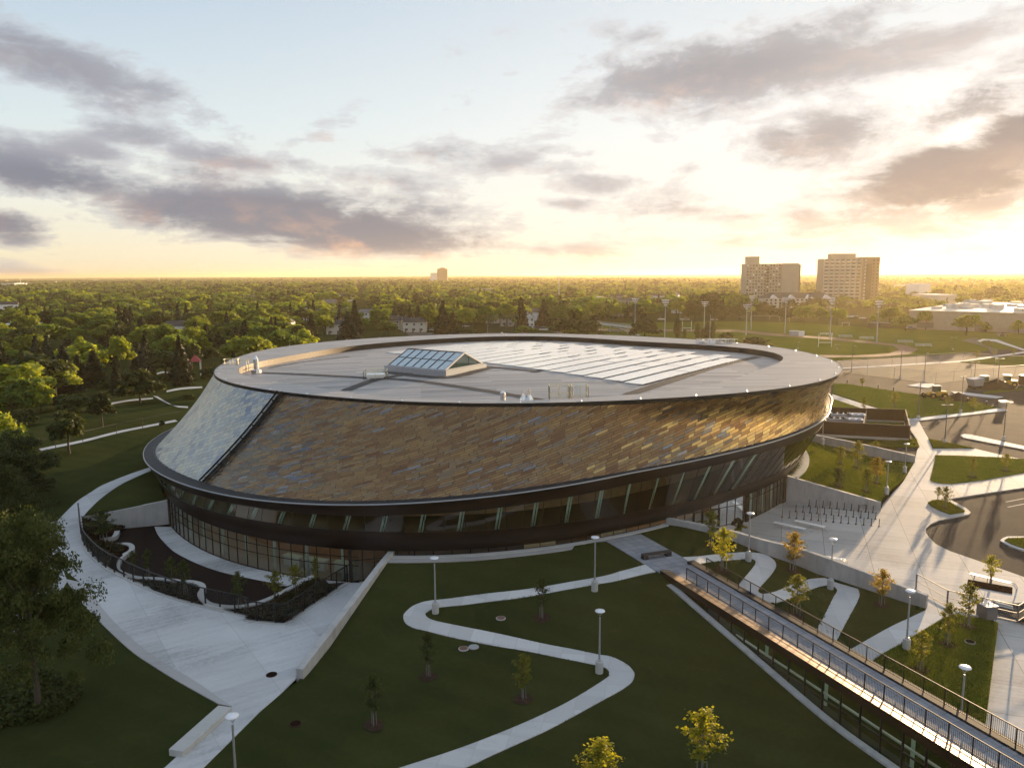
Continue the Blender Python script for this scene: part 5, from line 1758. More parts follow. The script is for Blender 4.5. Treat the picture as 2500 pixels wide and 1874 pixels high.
KIND = {}
def proto(kind, i):
    """(crown mesh, trunk mesh, height, width) of a model tree"""
    if (kind, i) in KIND: return KIND[(kind, i)]
    sd = hash((kind, i)) % 9973 if False else (sum(map(ord, kind)) * 31 + i * 7)
    if kind == 'broad':
        h, w = 11.0, 10.0; V, Fq = crown_round(sd, w, 10.0, 1.2, 26 + 4 * i, 2500, .38, vase=.12, lrr=(.18, .33), rdr=(.4, .86)); tr = trunk_mb(h, .27, 6, sd, 3.0); lm = [M['leaf'], M['leaf_light'], M['leaf'], M['leaf_light'], M['leaf_dark']][i % 5]
    elif kind == 'bush':
        h, w = 6.0, 8.0; V, Fq = crown_round(sd, w, 6.2, -.3, 18, 2000, .38, lrr=(.2, .36), rdr=(.35, .85)); tr = trunk_mb(h, .18, 4, sd, 2); lm = [M['leaf_dark'], M['leaf']][i % 2]
    elif kind == 'spruce':
        h, w = 13.0, 5.6; V, Fq = crown_spruce(sd, w * 1.12, h, .6, 2600, .36); tr = trunk_mb(h, .2, 0, sd, top=.9); lm = [M['needle'], M['needle'], M['needle_blue']][i % 3]
    elif kind == 'poplar':
        h, w = 9.0, 2.6; V, Fq = crown_column(sd, w, h, .6, 1000, .30); tr = trunk_mb(h, .14, 0, sd, top=.8); lm = M['leaf_dark']
    elif kind == 'fine':                       # big trees near the camera
        h, w = 12.0, 11.0; V, Fq = crown_round(sd, w, 11.0, .8, 120, 46000, .085, lrr=(.10, .22), rdr=(.35, 1.0), up=(1.9, -.95)); tr = trunk_mb(h, .26, 9, sd, 3.8); lm = M['leaf_dark']
    elif kind == 'oval':
        h, w = 7.5, 5.0; V, Fq = crown_round(sd, w, 6.6, .9, 26, 3600, .22, lrr=(.18, .34), rdr=(.3, .8)); tr = trunk_mb(h, .16, 5, sd, 1.5); lm = M['leaf_dark']
    cm = raw_mesh('crown', V, Fq, [lm])
    tm = bpy.data.meshes.new('trunk'); tm.from_pydata([tuple(p) for p in tr.v], [], tr.f); tm.materials.append(M['bark']); tm.update()
    KIND[(kind, i)] = (cm, tm, h, w)
    return KIND[(kind, i)]


TNAME = dict(broad='broadleaf_tree', bush='bushy_tree', spruce='spruce_tree', poplar='poplar_tree', fine='broadleaf_tree', oval='broadleaf_tree')
def plant(kind, i, loc, h, w, label, group=None, mat=None, parts=True):
    cm, tm, ph, pw_ = proto(kind, i)
    t = empty(TNAME[kind], loc, random.uniform(0, 6.28), label, 'tree', group)
    t.scale = (w / pw_, w / pw_, h / ph)
    c = link(bpy.data.objects.new('crown', cm), t)
    if mat:
        c.material_slots[0].link = 'OBJECT'; c.material_slots[0].material = M[mat]
    link(bpy.data.objects.new('trunk', tm), t)
    return t


def from_px(n, x, yb, yt, hf=-.2):
    p = at(n, x, yb, hf)
    return p, vheight(n, x, yt, p)


placed = []
def put(kind, n, x, yb, yt, wpx, label, mat=None, hf=-.2, group=None):
    p, h = from_px(n, x, yb, yt, hf)
    w = wpx * S / F * math.hypot(p[0], p[1]) * 1.05
    if kind == 'spruce': h *= 1.13; w *= 1.12
    placed.append((p[0], p[1], w))
    return plant(kind, len(placed) % 5, p, max(1.5, h), w, label, group, mat)


PARKL = [  # kind, x, base, top, width (crop A), material, label
    ('spruce', 20, 950, 610, 120, None, 'dark spruce at the very left edge of the park'), ('spruce', 300, 930, 610, 130, None, 'tall dark spruce, left of the paired park spruces'), ('spruce', 385, 900, 605, 120, 'needle_blue', 'tall bluish spruce, right of the paired park spruces'),
    ('spruce', 510, 1000, 690, 190, 'needle_blue', 'wide bluish spruce standing at the front of the park'), ('spruce', 735, 960, 715, 170, None, 'dark drooping spruce in the middle of the park'), ('spruce', 85, 940, 740, 110, None, 'small rusty dark spruce near the left edge'),
    ('spruce', 820, 650, 500, 130, None, 'reddish dark spruce in front of the grey road'), ('spruce', 1075, 860, 640, 110, 'needle_blue', 'pale bluish spruce beside the bright poplar-like tree'), ('spruce', 1140, 900, 575, 110, None, 'rusty tall spruce left of the red-roofed shelter'),
    ('spruce', 1410, 910, 640, 170, None, 'broad dark spruce just left of the red-roofed shelter'), ('spruce', 985, 620, 380, 120, None, 'tall spruce behind the parked vehicles on the left'), ('spruce', 1100, 620, 440, 130, None, 'dark spruce behind the bright park tree'),
    ('spruce', 1510, 680, 490, 110, None, 'dark spruce behind the red-roofed shelter'), ('spruce', 1600, 690, 500, 130, None, 'twin dark spruce left of the white houses'), ('spruce', 1690, 700, 560, 120, None, 'dark spruce just above the roof edge on the left'),
    ('spruce', 1900, 720, 480, 160, None, 'big dark spruce directly above the left roof rim'), ('spruce', 1830, 690, 520, 120, None, 'spruce in front of the tan house'),
    ('broad', 130, 820, 660, 220, 'leaf', 'olive tree behind the left-edge spruces'), ('broad', 380, 690, 440, 320, 'leaf', 'big round tree in front of the grey flat building'), ('broad', 950, 880, 545, 185, 'leaf_light', 'bright tall tree glowing in the middle of the park'),
    ('broad', 1300, 740, 450, 230, 'leaf', 'large park tree left of the red-roofed shelter'), ('broad', 1310, 790, 555, 180, 'leaf_light', 'park tree with a visible forked trunk beside the path'), ('broad', 830, 590, 430, 150, 'leaf_light', 'bright tree beside the grey road'),
    ('broad', 600, 560, 365, 220, 'leaf', 'large round tree across the grey road'), ('broad', 500, 580, 410, 180, 'leaf_light', 'yellow-green tree left of the grey road'), ('broad', 750, 830, 610, 180, 'leaf', 'leafy tree behind the drooping spruce'),
    ('broad', 640, 820, 560, 140, 'leaf_light', 'slim leafy tree behind the front park spruces'), ('broad', 1200, 520, 405, 130, 'leaf_light', 'small bright tree beyond the park'), ('broad', 1750, 640, 470, 150, 'leaf_light', 'bright tree just above the left roof rim'),
    ('bush', 110, 1190, 975, 240, 'leaf', 'rounded olive bush at the left edge of the park lawn'), ('bush', 320, 1160, 935, 210, 'leaf_light', 'bright rounded bush in the park'), ('bush', 620, 1150, 985, 260, 'leaf_dark', 'dark low bush beside the park lawn'),
    ('bush', 480, 1130, 1000, 170, 'leaf_dark', 'small dark bush between two bright ones'), ('bush', 190, 1260, 1110, 180, 'leaf_dark', 'dark bush above the park bench'), ('bush', 1080, 1085, 800, 330, 'leaf_dark', 'broad dark tree mass beside the curving park path'), ('bush', 1260, 930, 860, 90, 'leaf_dark', 'small round shrub in the park circle'),
    ('bush', 1450, 1060, 1010, 90, 'leaf_dark', 'low shrub beside the left wall of the arena'), ('oval', 535, 1478, 1130, 245, 'leaf_dark', 'dark round-headed tree on the left lawn beside the thin fence'), ('oval', 790, 1268, 985, 190, 'leaf_dark', 'dark oval tree on the left lawn, behind the round-headed one'),
    ('oval', 1255, 1290, 1200, 55, 'leaf_dark', 'tiny sapling on the left lawn by the fence'), ('broad', 20, 1480, 1160, 190, 'leaf_light', 'yellow-lit tree top at the far left edge'), ('bush', 1620, 900, 790, 150, 'leaf_dark', 'dark shrubbery behind the left wall of the arena'),
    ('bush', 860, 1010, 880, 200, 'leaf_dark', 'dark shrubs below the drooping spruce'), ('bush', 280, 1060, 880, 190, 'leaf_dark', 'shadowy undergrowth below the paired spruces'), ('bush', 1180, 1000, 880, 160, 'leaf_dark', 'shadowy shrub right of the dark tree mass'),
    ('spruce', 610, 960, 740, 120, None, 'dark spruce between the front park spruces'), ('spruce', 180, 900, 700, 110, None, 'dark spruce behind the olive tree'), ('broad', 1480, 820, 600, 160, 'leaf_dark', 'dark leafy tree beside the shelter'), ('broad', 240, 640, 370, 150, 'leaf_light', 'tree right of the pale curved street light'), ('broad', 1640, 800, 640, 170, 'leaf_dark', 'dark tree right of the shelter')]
for kd, x, yb, yt, wp, mt, lab in PARKL: put(kd, 'A', x, yb, yt, wp, lab, mt, hf=lambda X, Y: hL(X, Y) - .05)
# big trees close to the camera on the left
p = at('I', 300, 1215)
plant('fine', 0, p, vheight('E', 200, 565, p), 8.8, 'big dark tree with fine leaves at the lower left, hanging over the walkway', mat='leaf_dark'); placed.append((p[0], p[1], 12))
p = at('E', -150, 900); plant('fine', 1, p, 13, 13, 'huge dark tree cut by the left edge of the picture', mat='leaf_dark')
p = at('E', 120, 660); plant('fine', 2, p, vheight('A', 150, 1290, p), 11.5, 'dark tree in front of the left lawn, behind the nearest tree', mat='leaf_dark')
p = at('E', -60, 480); plant('broad', 1, p, 12.5, 11, 'tall tree at the left edge with a yellow-lit top', mat='leaf_light')
MIDS = [('B', 'broad', 110, 565, 340, 235, 'leaf_light', 'vase-shaped bright tree beside the tan and white house'), ('B', 'broad', 380, 520, 403, 165, 'leaf_light', 'bright small tree in front of the white house'), ('B', 'broad', 610, 560, 383, 165, 'leaf_light', 'bright forked tree before the row houses'), ('B', 'spruce', 512, 640, 430, 125, None, 'spruce between two bright trees, above the roof rim'),
        ('B', 'bush', 285, 680, 525, 330, 'leaf_light', 'broad round tree touching the roof rim on the left'), ('B', 'spruce', 795, 630, 410, 180, None, 'wide dark spruce above the roof rim'), ('B', 'spruce', 848, 560, 325, 110, None, 'tall spruce beside the power pole'), ('B', 'broad', 1040, 520, 338, 190, 'leaf', 'round tree behind the row houses'), ('B', 'broad', 1095, 580, 440, 170, 'leaf', 'bushy tree in front of the row houses'),
        ('B', 'spruce', 1330, 520, 350, 100, None, 'dark spruce between the row houses'), ('B', 'broad', 1420, 530, 305, 175, 'leaf_light', 'tall bright vase-shaped tree by the street'), ('B', 'spruce', 1520, 560, 330, 125, None, 'big dark spruce by the street, left of a pair'), ('B', 'spruce', 1600, 580, 400, 110, None, 'dark spruce by the street, right of a pair'), ('B', 'broad', 1680, 540, 335, 180, 'leaf_light', 'bright tree behind the street spruces'),
        ('B', 'broad', 1850, 530, 318, 150, 'leaf', 'tree left of the wire cage'), ('B', 'broad', 2010, 520, 308, 190, 'leaf_light', 'bright tree above the wire cage'), ('B', 'spruce', 2122, 520, 300, 110, None, 'dark spruce right of the wire cage'), ('B', 'bush', 1740, 575, 505, 190, 'leaf_dark', 'low hedge-like bush beside the street'), ('B', 'broad', 900, 540, 420, 140, 'leaf', 'tree beside the power pole'),
        ('C', 'broad', 120, 620, 436, 185, 'leaf_light', 'bright crooked tree left of the white gable'), ('C', 'spruce', 232, 620, 440, 105, None, 'dark spruce beside the white gable'), ('C', 'spruce', 400, 620, 430, 110, None, 'dark spruce in front of the low houses'), ('C', 'broad', 640, 640, 432, 250, 'leaf', 'broad tree above the middle of the roof'), ('C', 'broad', 830, 600, 425, 160, 'leaf_light', 'bright tree left of the school roof'),
        ('C', 'bush', 560, 690, 560, 200, 'leaf_dark', 'dark bushy tree above the roof middle'), ('C', 'bush', 740, 700, 550, 220, 'leaf_dark', 'dark round tree left of the footbridge'), ('C', 'bush', 660, 690, 630, 260, 'leaf', 'low olive hedge along the far roof rim'), ('C', 'bush', 1180, 705, 545, 235, 'leaf_dark', 'big dark bushy tree right of the footbridge'), ('C', 'bush', 250, 680, 610, 170, 'leaf', 'olive bush by the parked white van'),
        ('C', 'broad', 1445, 560, 388, 130, 'leaf_light', 'bright round tree behind the floodlights'), ('C', 'poplar', 1435, 715, 560, 62, None, 'slim dark poplar, leftmost of the group by the far rim'), ('C', 'poplar', 1588, 725, 600, 44, None, 'slim poplar in the middle of the group by the rim'), ('C', 'poplar', 1630, 725, 640, 44, None, 'short poplar between two taller ones'), ('C', 'poplar', 1660, 730, 588, 46, None, 'tall poplar, second from the right by the rim'), ('C', 'poplar', 1705, 730, 590, 46, None, 'tall poplar, rightmost by the rim'), ('C', 'poplar', 1490, 715, 645, 30, None, 'tiny poplar by the field'),
        ('C', 'bush', 1810, 740, 648, 120, 'leaf_dark', 'dark shrub behind the roof equipment'), ('C', 'bush', 2030, 790, 690, 245, 'leaf_dark', 'broad dark bush touching the right roof rim'), ('C', 'broad', 1720, 620, 420, 220, 'leaf_dark', 'large dark tree behind the field lights'), ('C', 'broad', 1560, 600, 400, 200, 'leaf_dark', 'dark tree across the sports field'), ('C', 'broad', 1900, 580, 440, 150, 'leaf_dark', 'dark tree left of the apartment towers'), ('C', 'broad', 1700, 560, 330, 190, 'leaf_dark', 'tall dark tree far behind the field'),
        ('D', 'broad', 770, 610, 462, 135, 'leaf_light', 'sunlit tree standing alone at the car-park edge'), ('D', 'broad', 1170, 610, 460, 185, 'leaf_light', 'large hazy tree beside the parked bus'), ('D', 'broad', 1060, 600, 528, 80, 'leaf_light', 'small hazy tree left of the bus'), ('D', 'broad', 1295, 655, 528, 170, 'leaf', 'spreading hazy tree right of the bus'), ('D', 'broad', 1452, 645, 478, 105, 'leaf_light', 'tall hazy tree before the pale mall wall'), ('D', 'broad', 1600, 645, 540, 140, 'leaf_light', 'hazy tree before the mall, left of a big one'), ('D', 'broad', 1765, 690, 515, 200, 'leaf_light', 'biggest hazy tree before the mall wall'), ('D', 'broad', 1850, 640, 520, 110, 'leaf_light', 'hazy tree right of the biggest one'), ('D', 'broad', 640, 600, 470, 130, 'leaf', 'tree below the right apartment tower'), ('D', 'broad', 520, 600, 445, 150, 'leaf', 'tree below the low apartment roof'), ('D', 'broad', 380, 590, 470, 120, 'leaf_dark', 'dark tree behind the field fence'), ('D', 'broad', 250, 570, 450, 130, 'leaf_dark', 'dark tree below the left apartment tower'), ('D', 'bush', 1915, 665, 590, 80, 'leaf', 'hazy bush at the foot of the mall wall'), ('D', 'broad', 2165, 690, 565, 110, 'leaf_light', 'hazy tree by the right edge before the mall'), ('D', 'broad', 1390, 470, 390, 200, 'leaf_light', 'hazy golden tree behind the mall roof'), ('D', 'broad', 1250, 470, 395, 120, 'leaf', 'hazy tree right of the right tower')]
for n_, kd, x, yb, yt, wp, mt, lab in MIDS: put(kd, n_, x, yb, yt, wp, lab, mt)

# young trees on the lawns
YK = {}
def young(i, h, w):
    k = i % 4
    if k in YK: return YK[k]
    (V, Fq), br = crown_young(50 + k, 1.9, 4.4, 1.2, 1150, .075)
    cm = raw_mesh('crown', V, Fq, [M['leaf_olive']])
    q = MB(); q.tube((0, 0, -.1), (0, 0, 2.2), .055, .04, 7); q.tube((0, 0, 2.2), (0, 0, 4.1), .04, .01, 6)
    for a, b in br: q.tube(a, b, .018, .006, 4, caps=False)
    tm = bpy.data.meshes.new('trunk'); tm.from_pydata([tuple(p) for p in q.v], [], q.f); tm.materials.append(M['young_bark']); tm.update()
    s_ = MB()
    for a in (.3, 2.4, 4.5): s_.tube((.26 * math.cos(a), .26 * math.sin(a), -.1), (.22 * math.cos(a), .22 * math.sin(a), 1.25), .032, n=6)
    sm = bpy.data.meshes.new('stake'); sm.from_pydata([tuple(p) for p in s_.v], [], s_.f); sm.materials.append(M['young_bark']); sm.update()
    YK[k] = (cm, tm, sm); return YK[k]


YOUNG = [('K', 388, 505, 183, 110, h2, 'leaf_dark', 'slender dark young tree between the arms of the zigzag path'), ('J', 1408, 955, 605, 120, h2, 'leaf_dark', 'young tree on the lawn, nearest the pair of manhole covers'), ('J', 988, 1335, 935, 145, h2, 'leaf_dark', 'young dark tree on the lawn, leftmost of the three in front'), ('J', 2140, 1130, 780, 150, h2, 'leaf_olive', 'young tree enclosed by the right bend of the zigzag path'),
         ('K', 1622, 1740, 1205, 300, h2, 'leaf_yellow', 'bright yellow-green young tree at the bottom, right of the other'), ('K', 838, 1900, 1440, 330, h2, 'leaf_yellow', 'bright yellow young tree cut by the bottom edge'),
         ('G', 1695, 1052, 762, 125, h2, 'leaf_olive', 'olive young tree beside the curved wall near the entrance'), ('G', 1783, 1242, 908, 185, h2, 'leaf_yellow', 'bright yellow young tree in the first bend of the curling path'), ('H', 430, 1243, 935, 165, h2, 'leaf_orange', 'orange-red young tree against the curved wall'), ('H', 456, 1580, 1268, 190, h2, 'leaf_olive', 'yellow-green young tree beside the far railing'), ('H', 1112, 1508, 1225, 145, h2, 'leaf_orange', 'rusty orange young tree near the end of the curved wall'),
         ('L', 1410, 905, 598, 140, hr3, 'leaf_olive', 'green young tree on the lower right lawn, nearest the railing'), ('L', 1620, 708, 383, 135, hr3, 'leaf_olive', 'green young tree on the lower right lawn, middle of three'), ('L', 1776, 572, 225, 140, hr3, 'leaf_olive', 'tall young tree on the lower right lawn, next to the guard railing'), ('H', 1948, 1338, 1118, 115, .03, 'leaf_yellow', 'yellow young tree in the dark planter at the right edge'),
         ('H', 795, 420, 278, 95, h3, 'leaf_olive', 'young tree on the sunlit slope, topmost on the left'), ('H', 782, 590, 440, 100, h3, 'leaf_dark', 'young tree low on the sunlit slope, beside the tall wall'), ('H', 922, 448, 235, 110, h3, 'leaf_olive', 'tallest young tree on the sunlit slope'), ('H', 1062, 352, 235, 62, h3, 'leaf_olive', 'thin young tree below the louvred enclosure'), ('H', 1072, 565, 363, 110, h3, 'leaf_orange', 'orange young tree on the sunlit slope'), ('H', 990, 632, 445, 85, h3, 'leaf_olive', 'young tree just left of the slope lamp post'),
         ('H', 1812, 520, 360, 62, .09, 'leaf_olive', 'thin young tree on the four-sided lawn beyond the plaza path'), ('H', 2066, 472, 335, 70, .09, 'leaf_olive', 'young tree at the right end of the four-sided lawn'), ('H', 1602, 758, 590, 75, .1, 'leaf_olive', 'young tree on the small leaf-shaped island'), ('H', 1548, 690, 590, 50, .05, 'leaf_olive', 'tiny young tree left of the leaf-shaped island'),
         ('D', 972, 1288, 1160, 45, .09, 'leaf_olive', 'thin young tree between the path and the enclosure'), ('D', 1212, 1242, 1125, 75, .09, 'leaf_olive', 'young tree in the middle of the wedge lawn'), ('D', 962, 1082, 1020, 48, .09, 'leaf_olive', 'young tree at the top edge of the wedge lawn'), ('D', 1626, 1232, 1160, 65, .09, 'leaf_olive', 'young tree in front of the dirt heap'), ('D', 1816, 1278, 1165, 60, .09, 'leaf_olive', 'hazy young tree near the right tip of the wedge lawn'),
         ('D', 1932, 785, 728, 60, -.1, 'leaf_olive', 'hazy young tree beside the curving drive'), ('D', 2130, 845, 790, 40, -.1, 'leaf_olive', 'hazy young tree at the right edge by the drive'), ('D', 1845, 870, 805, 40, -.1, 'leaf_olive', 'hazy young tree at the end of the path strip'), ('D', 1980, 850, 800, 30, -.1, 'leaf_olive', 'small hazy tree right of the path strip'),
         ('E', 1145, 1120, 915, 70, .1, 'leaf_dark', 'slim young tree in the court bed, beside the S-shaped kerb'), ('E', 1032, 1110, 925, 60, .1, 'leaf_dark', 'slim young tree in the court bed, left of its twin'), ('E', 1330, 1200, 975, 110, .3, 'leaf_dark', 'leafy young tree in the middle of the court bed'), ('E', 1430, 1260, 995, 110, .3, 'leaf_dark', 'taller young tree in the middle of the court bed'), ('E', 1842, 1370, 1085, 110, .3, 'leaf_dark', 'thin young tree at the lowest kerb bend of the court'), ('F', 232, 1310, 1085, 130, .3, 'leaf_olive', 'round-topped young tree near the court fence corner'), ('F', 386, 1245, 1035, 130, .3, 'leaf_olive', 'round-topped young tree before the counter windows'), ('F', 542, 1215, 970, 60, .3, 'leaf_olive', 'slim young tree at the court corner by the glazing'),
         ('E', 800, 870, 615, 190, .3, 'leaf_dark', 'small dark pine-like tree against the left court wall')]
mulch = MB()
for i, (n_, x, yb, yt, wp, hf, mt, lab) in enumerate(YOUNG):
    p = at(n_, x, yb, hf); h = vheight(n_, x, yt, p)
    w_ = wp * S / F * math.hypot(p[0], p[1], H) * 1.0
    cm, tm, sm = young(i, h, w_)
    t = empty('young_tree', p, random.uniform(0, 6.28), lab, 'young tree', 'young trees on the lawns')
    t.scale = (w_ / 1.9, w_ / 1.9, h / 4.4)
    c = link(bpy.data.objects.new('crown', cm), t); c.material_slots[0].link = 'OBJECT'; c.material_slots[0].material = M[mt]
    link(bpy.data.objects.new('trunk', tm), t); link(bpy.data.objects.new('stake', sm), t)
    if n_ in 'JKGHL' and hf not in (.03, .05) and 'planter' not in lab:
        R_m = .72
        V = []
        for k in range(18):
            a = k * 2 * math.pi / 18; rr = R_m * random.uniform(.85, 1.1)
            X, Y = p[0] + rr * math.cos(a), p[1] + rr * math.sin(a)
            z_ = hf(X, Y) if callable(hf) else hf
            V.append((X, Y, z_ + .055))
        zc_ = (hf(p[0], p[1]) if callable(hf) else hf) + .10
        mulch.add(V + [(p[0], p[1], zc_)], [[k, (k + 1) % 18, 18] for k in range(18)])
tag(mulch.build('mulch', M['mulchm']), kind='structure')
# ragged grass along the path edges
EDGE = []
for e_ in (E1, E2, B1, B2_):
    L_ = smooth_line([at(*q, h2) for q in e_], 8)
    for i in range(len(L_) - 1):
        d_ = np.linalg.norm(L_[i + 1] - L_[i]); m_ = int(d_ * 8)
        for j in range(m_):
            p_ = L_[i] + (L_[i + 1] - L_[i]) * random.random(); EDGE.append((p_[0] + random.gauss(0, .05), p_[1] + random.gauss(0, .05), p_[2] - .02))
# small plants
def shrub(loc, w, h, label, mat='shrub', nq=420, group=None, qs=.10):
    V, Fq = crown_round(random.randint(0, 9999), w, h, 0.02, 9, nq, qs)
    o_ = link(bpy.data.objects.new('shrub', raw_mesh('shrub', V, Fq, [M[mat]])))
    o_.location = loc
    return tag(o_, label, 'shrub', group)


shrub(at('G', 1890, 950), 1.6, 2.0, 'dark small conifer shrub behind the curved wall by the entrance', 'needle')
shrub(at('G', 1935, 955), 1.7, 1.3, 'yellow-green shrub behind the curved wall by the entrance', 'leaf_yellow')
shrub(at('F', 340, 1440, .3), 1.8, .8, 'grey-green shrub by the court fence corner', 'needle_blue')
# planting of the court bed and the rough patch at the lower left: uncountable
r_ = np.random.default_rng(5)
Cn, Nn_ = [], []
bedp = [(float(p[0]), float(p[1])) for p in bed]
bx = np.array(bedp)
while len(Cn) < 5200:
    X, Y = r_.uniform(bx[:, 0].min(), bx[:, 0].max(), 400), r_.uniform(bx[:, 1].min(), bx[:, 1].max(), 400)
    k = inside(bedp, X, Y)
    for x, y in zip(X[k], Y[k]):
        d = math.sin(x * .9) * math.cos(y * 1.1 + x * .4)
        if r_.uniform() < .35 + .6 * (d > -.1) and min((x - p[0]) ** 2 + (y - p[1]) ** 2 for p in KERB[::2]) > .5:
            Cn.append((x, y, hbed(x, y) + r_.uniform(.02, .55) * (.45 + .55 * (d > .2)))); Nn_.append((0, 0, .8))
V, Fq = leaf_quads(np.array(Cn), np.array(Nn_), .11, r_)
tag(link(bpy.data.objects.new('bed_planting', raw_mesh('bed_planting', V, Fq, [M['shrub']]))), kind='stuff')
gp = [(float(p[0]), float(p[1])) for p in pts('I', -500, 950, 100, 900, 420, 950, 640, 1080, 560, 1200, 330, 1310, 0, 1360, -500, 1500)]
gx_ = np.array(gp); Cn = []
while len(Cn) < 9000:
    X, Y = r_.uniform(gx_[:, 0].min(), gx_[:, 0].max(), 800), r_.uniform(gx_[:, 1].min(), gx_[:, 1].max(), 800)
    k = inside(gp, X, Y)
    Cn += [(x, y, hL(x, y) + r_.uniform(.02, .7)) for x, y in zip(X[k], Y[k])]
V, Fq = leaf_quads(np.array(Cn), np.tile([0, 0, .8], (len(Cn), 1)), .12, r_)
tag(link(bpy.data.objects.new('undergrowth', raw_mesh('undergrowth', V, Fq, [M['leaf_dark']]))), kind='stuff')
# grass tufts along the lawn edges and on the lawns: blades in bunches
Cn = []
def tuft_poly(poly, hf, n):
    P_ = [(float(p[0]), float(p[1])) for p in poly]; A = np.array(P_); out = []
    while len(out) < n:
        X, Y = r_.uniform(A[:, 0].min(), A[:, 0].max(), 3000), r_.uniform(A[:, 1].min(), A[:, 1].max(), 3000)
        k = inside(P_, X, Y)
        out += [(x, y, (hf(x, y) if callable(hf) else hf) + .05) for x, y in zip(X[k], Y[k])]
    return out[:n]


Cn = tuft_poly(b3, h3, 24000) + tuft_poly(r3, hr3, 16000)
for q in LAWNS[:7]: Cn += tuft_poly(q, .09, 4500)
Cn = np.array(Cn)
n = len(Cn); a = r_.uniform(0, 6.28, n); hh = r_.uniform(.04, .10, n); ww = r_.uniform(.012, .03, n)
dx = np.stack([np.cos(a), np.sin(a), 0 * a], 1) * ww[:, None]
ln_ = np.stack([r_.normal(0, .04, n), r_.normal(0, .04, n), hh], 1)
V = np.stack([Cn - dx - [0, 0, .06], Cn + dx - [0, 0, .06], Cn + dx * .7 + ln_, Cn - dx * .7 + ln_], 1).reshape(-1, 3)
M['blade'] = leaf_mat('grass_blade', (.085, .105, .018), trans=.4)
EDGE = np.array(EDGE); n2_ = len(EDGE); a2_ = r_.uniform(0, 6.28, n2_); dx2 = np.stack([np.cos(a2_), np.sin(a2_), 0 * a2_], 1) * r_.uniform(.02, .05, n2_)[:, None]
ln2 = np.stack([r_.normal(0, .05, n2_), r_.normal(0, .05, n2_), r_.uniform(.05, .12, n2_)], 1)
V2 = np.stack([EDGE - dx2, EDGE + dx2, EDGE + dx2 * .6 + ln2, EDGE - dx2 * .6 + ln2], 1).reshape(-1, 3)
M['edge_blade'] = leaf_mat('edge_blade', (.036, .044, .013), trans=.2)
tag(link(bpy.data.objects.new('grass', raw_mesh('grass', V2, np.arange(4 * n2_, dtype=np.int32).reshape(-1, 4), [M['edge_blade']]))), kind='stuff')
tag(link(bpy.data.objects.new('grass', raw_mesh('grass', V, np.arange(4 * n, dtype=np.int32).reshape(-1, 4), [M['blade']]))), kind='stuff')
# ------------------------------------------------------------------ houses and buildings beyond
KEEP = []          # discs kept free of scattered trees: x, y, r


def house(n_, x, yb, wpx, label, wall='white', roof='roof_dark', storeys=2, rz_=.0, depth=9, units=1, gable=False, cat='house'):
    p = at(n_, x, yb, -.2)
    w = wpx * S / F * math.hypot(p[0], p[1])
    hgt = 2.75 * storeys
    t = empty('house', p, rz_, label, cat, 'houses along the street')
    q = MB(); q.box((0, depth / 2, hgt / 2), (w, depth, hgt)); q.build('wall', M[wall], t)
    rh = 2.2
    q = MB()
    if gable:
        A = [(-w / 2 - .4, -.4), (w / 2 + .4, -.4), (w / 2 + .4, depth + .4), (-w / 2 - .4, depth + .4)]
        v_ = [(a, b, hgt - .1) for a, b in A] + [(0, -.4, hgt + rh + .6), (0, depth + .4, hgt + rh + .6)]
        q.add(v_, [[0, 4, 5, 3], [1, 2, 5, 4], [3, 2, 1, 0]])
        g = MB(); g.add([(-w / 2, 0, hgt - .1), (w / 2, 0, hgt - .1), (0, 0, hgt + rh + .3)], [[0, 1, 2]]); g.build('gable', M[wall], t)
    else:
        v_ = [(-w / 2 - .5, -.5, hgt - .1), (w / 2 + .5, -.5, hgt - .1), (w / 2 + .5, depth + .5, hgt - .1), (-w / 2 - .5, depth + .5, hgt - .1), (-w / 2 + 1.2, depth / 2, hgt + rh), (w / 2 - 1.2, depth / 2, hgt + rh)]
        q.add(v_, [[0, 1, 5, 4], [1, 2, 5], [2, 3, 4, 5], [3, 0, 4], [3, 2, 1, 0]])
    ro_ = q.build('roof', M[roof], t)
    q = MB(); q.box((w * .22, depth * .5, hgt + rh * .8), (.8, .8, 1.8)); q.build('chimney', M['brick'], ro_)
    nw = max(2, int(w / 3.2))
    for s_ in range(storeys):
        for k in range(nw):
            xx = -w / 2 + (k + .5) * w / nw
            q = MB(); q.box((xx, -.03, 1.5 + s_ * 2.75), (1.35, .12, 1.2))
            f_ = q.build('window', M['white'], t)
            q = MB(); q.box((xx, -.07, 1.5 + s_ * 2.75), (1.12, .10, .98)); q.build('pane', M['pane'], f_)
    for k in range(units):
        xx = -w / 2 + (k + .32) * w / units
        q = MB(); q.box((xx, -.05, 1.05), (.95, .14, 2.1)); q.build('door', M['brick'], t)
    KEEP.append((p[0], p[1] + depth / 2, max(w, depth) * .62))
    return t


house('B', 270, 545, 150, 'white house with a dark hipped roof, left of the bright forked tree', 'cream', units=2)
house('B', 60, 560, 110, 'tan house wall glowing in the low sun behind the vase-shaped tree', 'tan', gable=True)
house('B', 560, 450, 230, 'long white row house with a dark roof, left of the power pole', 'white', units=4)
house('B', 720, 470, 110, 'white end house beside the power pole', 'white')
house('B', 690, 560, 130, 'pale house behind the forked tree', 'cream', units=2)
house('B', 930, 450, 130, 'white house with a grey roof behind the wide spruce', 'white', 'roof_grey')
house('B', 1220, 440, 190, 'long white row house with white roof gables', 'white', units=4)
house('B', 1300, 540, 170, 'cream row house facing the parked white car', 'cream', units=3)
house('B', 1140, 520, 120, 'brown-roofed house behind the bushy tree', 'tan')
house('B', 1490, 470, 120, 'white house between the tall tree and the spruces', 'white')
house('B', 1900, 470, 110, 'cream house above the wire cage', 'cream')
house('B', 2050, 480, 120, 'white house behind the bright cage tree', 'white')
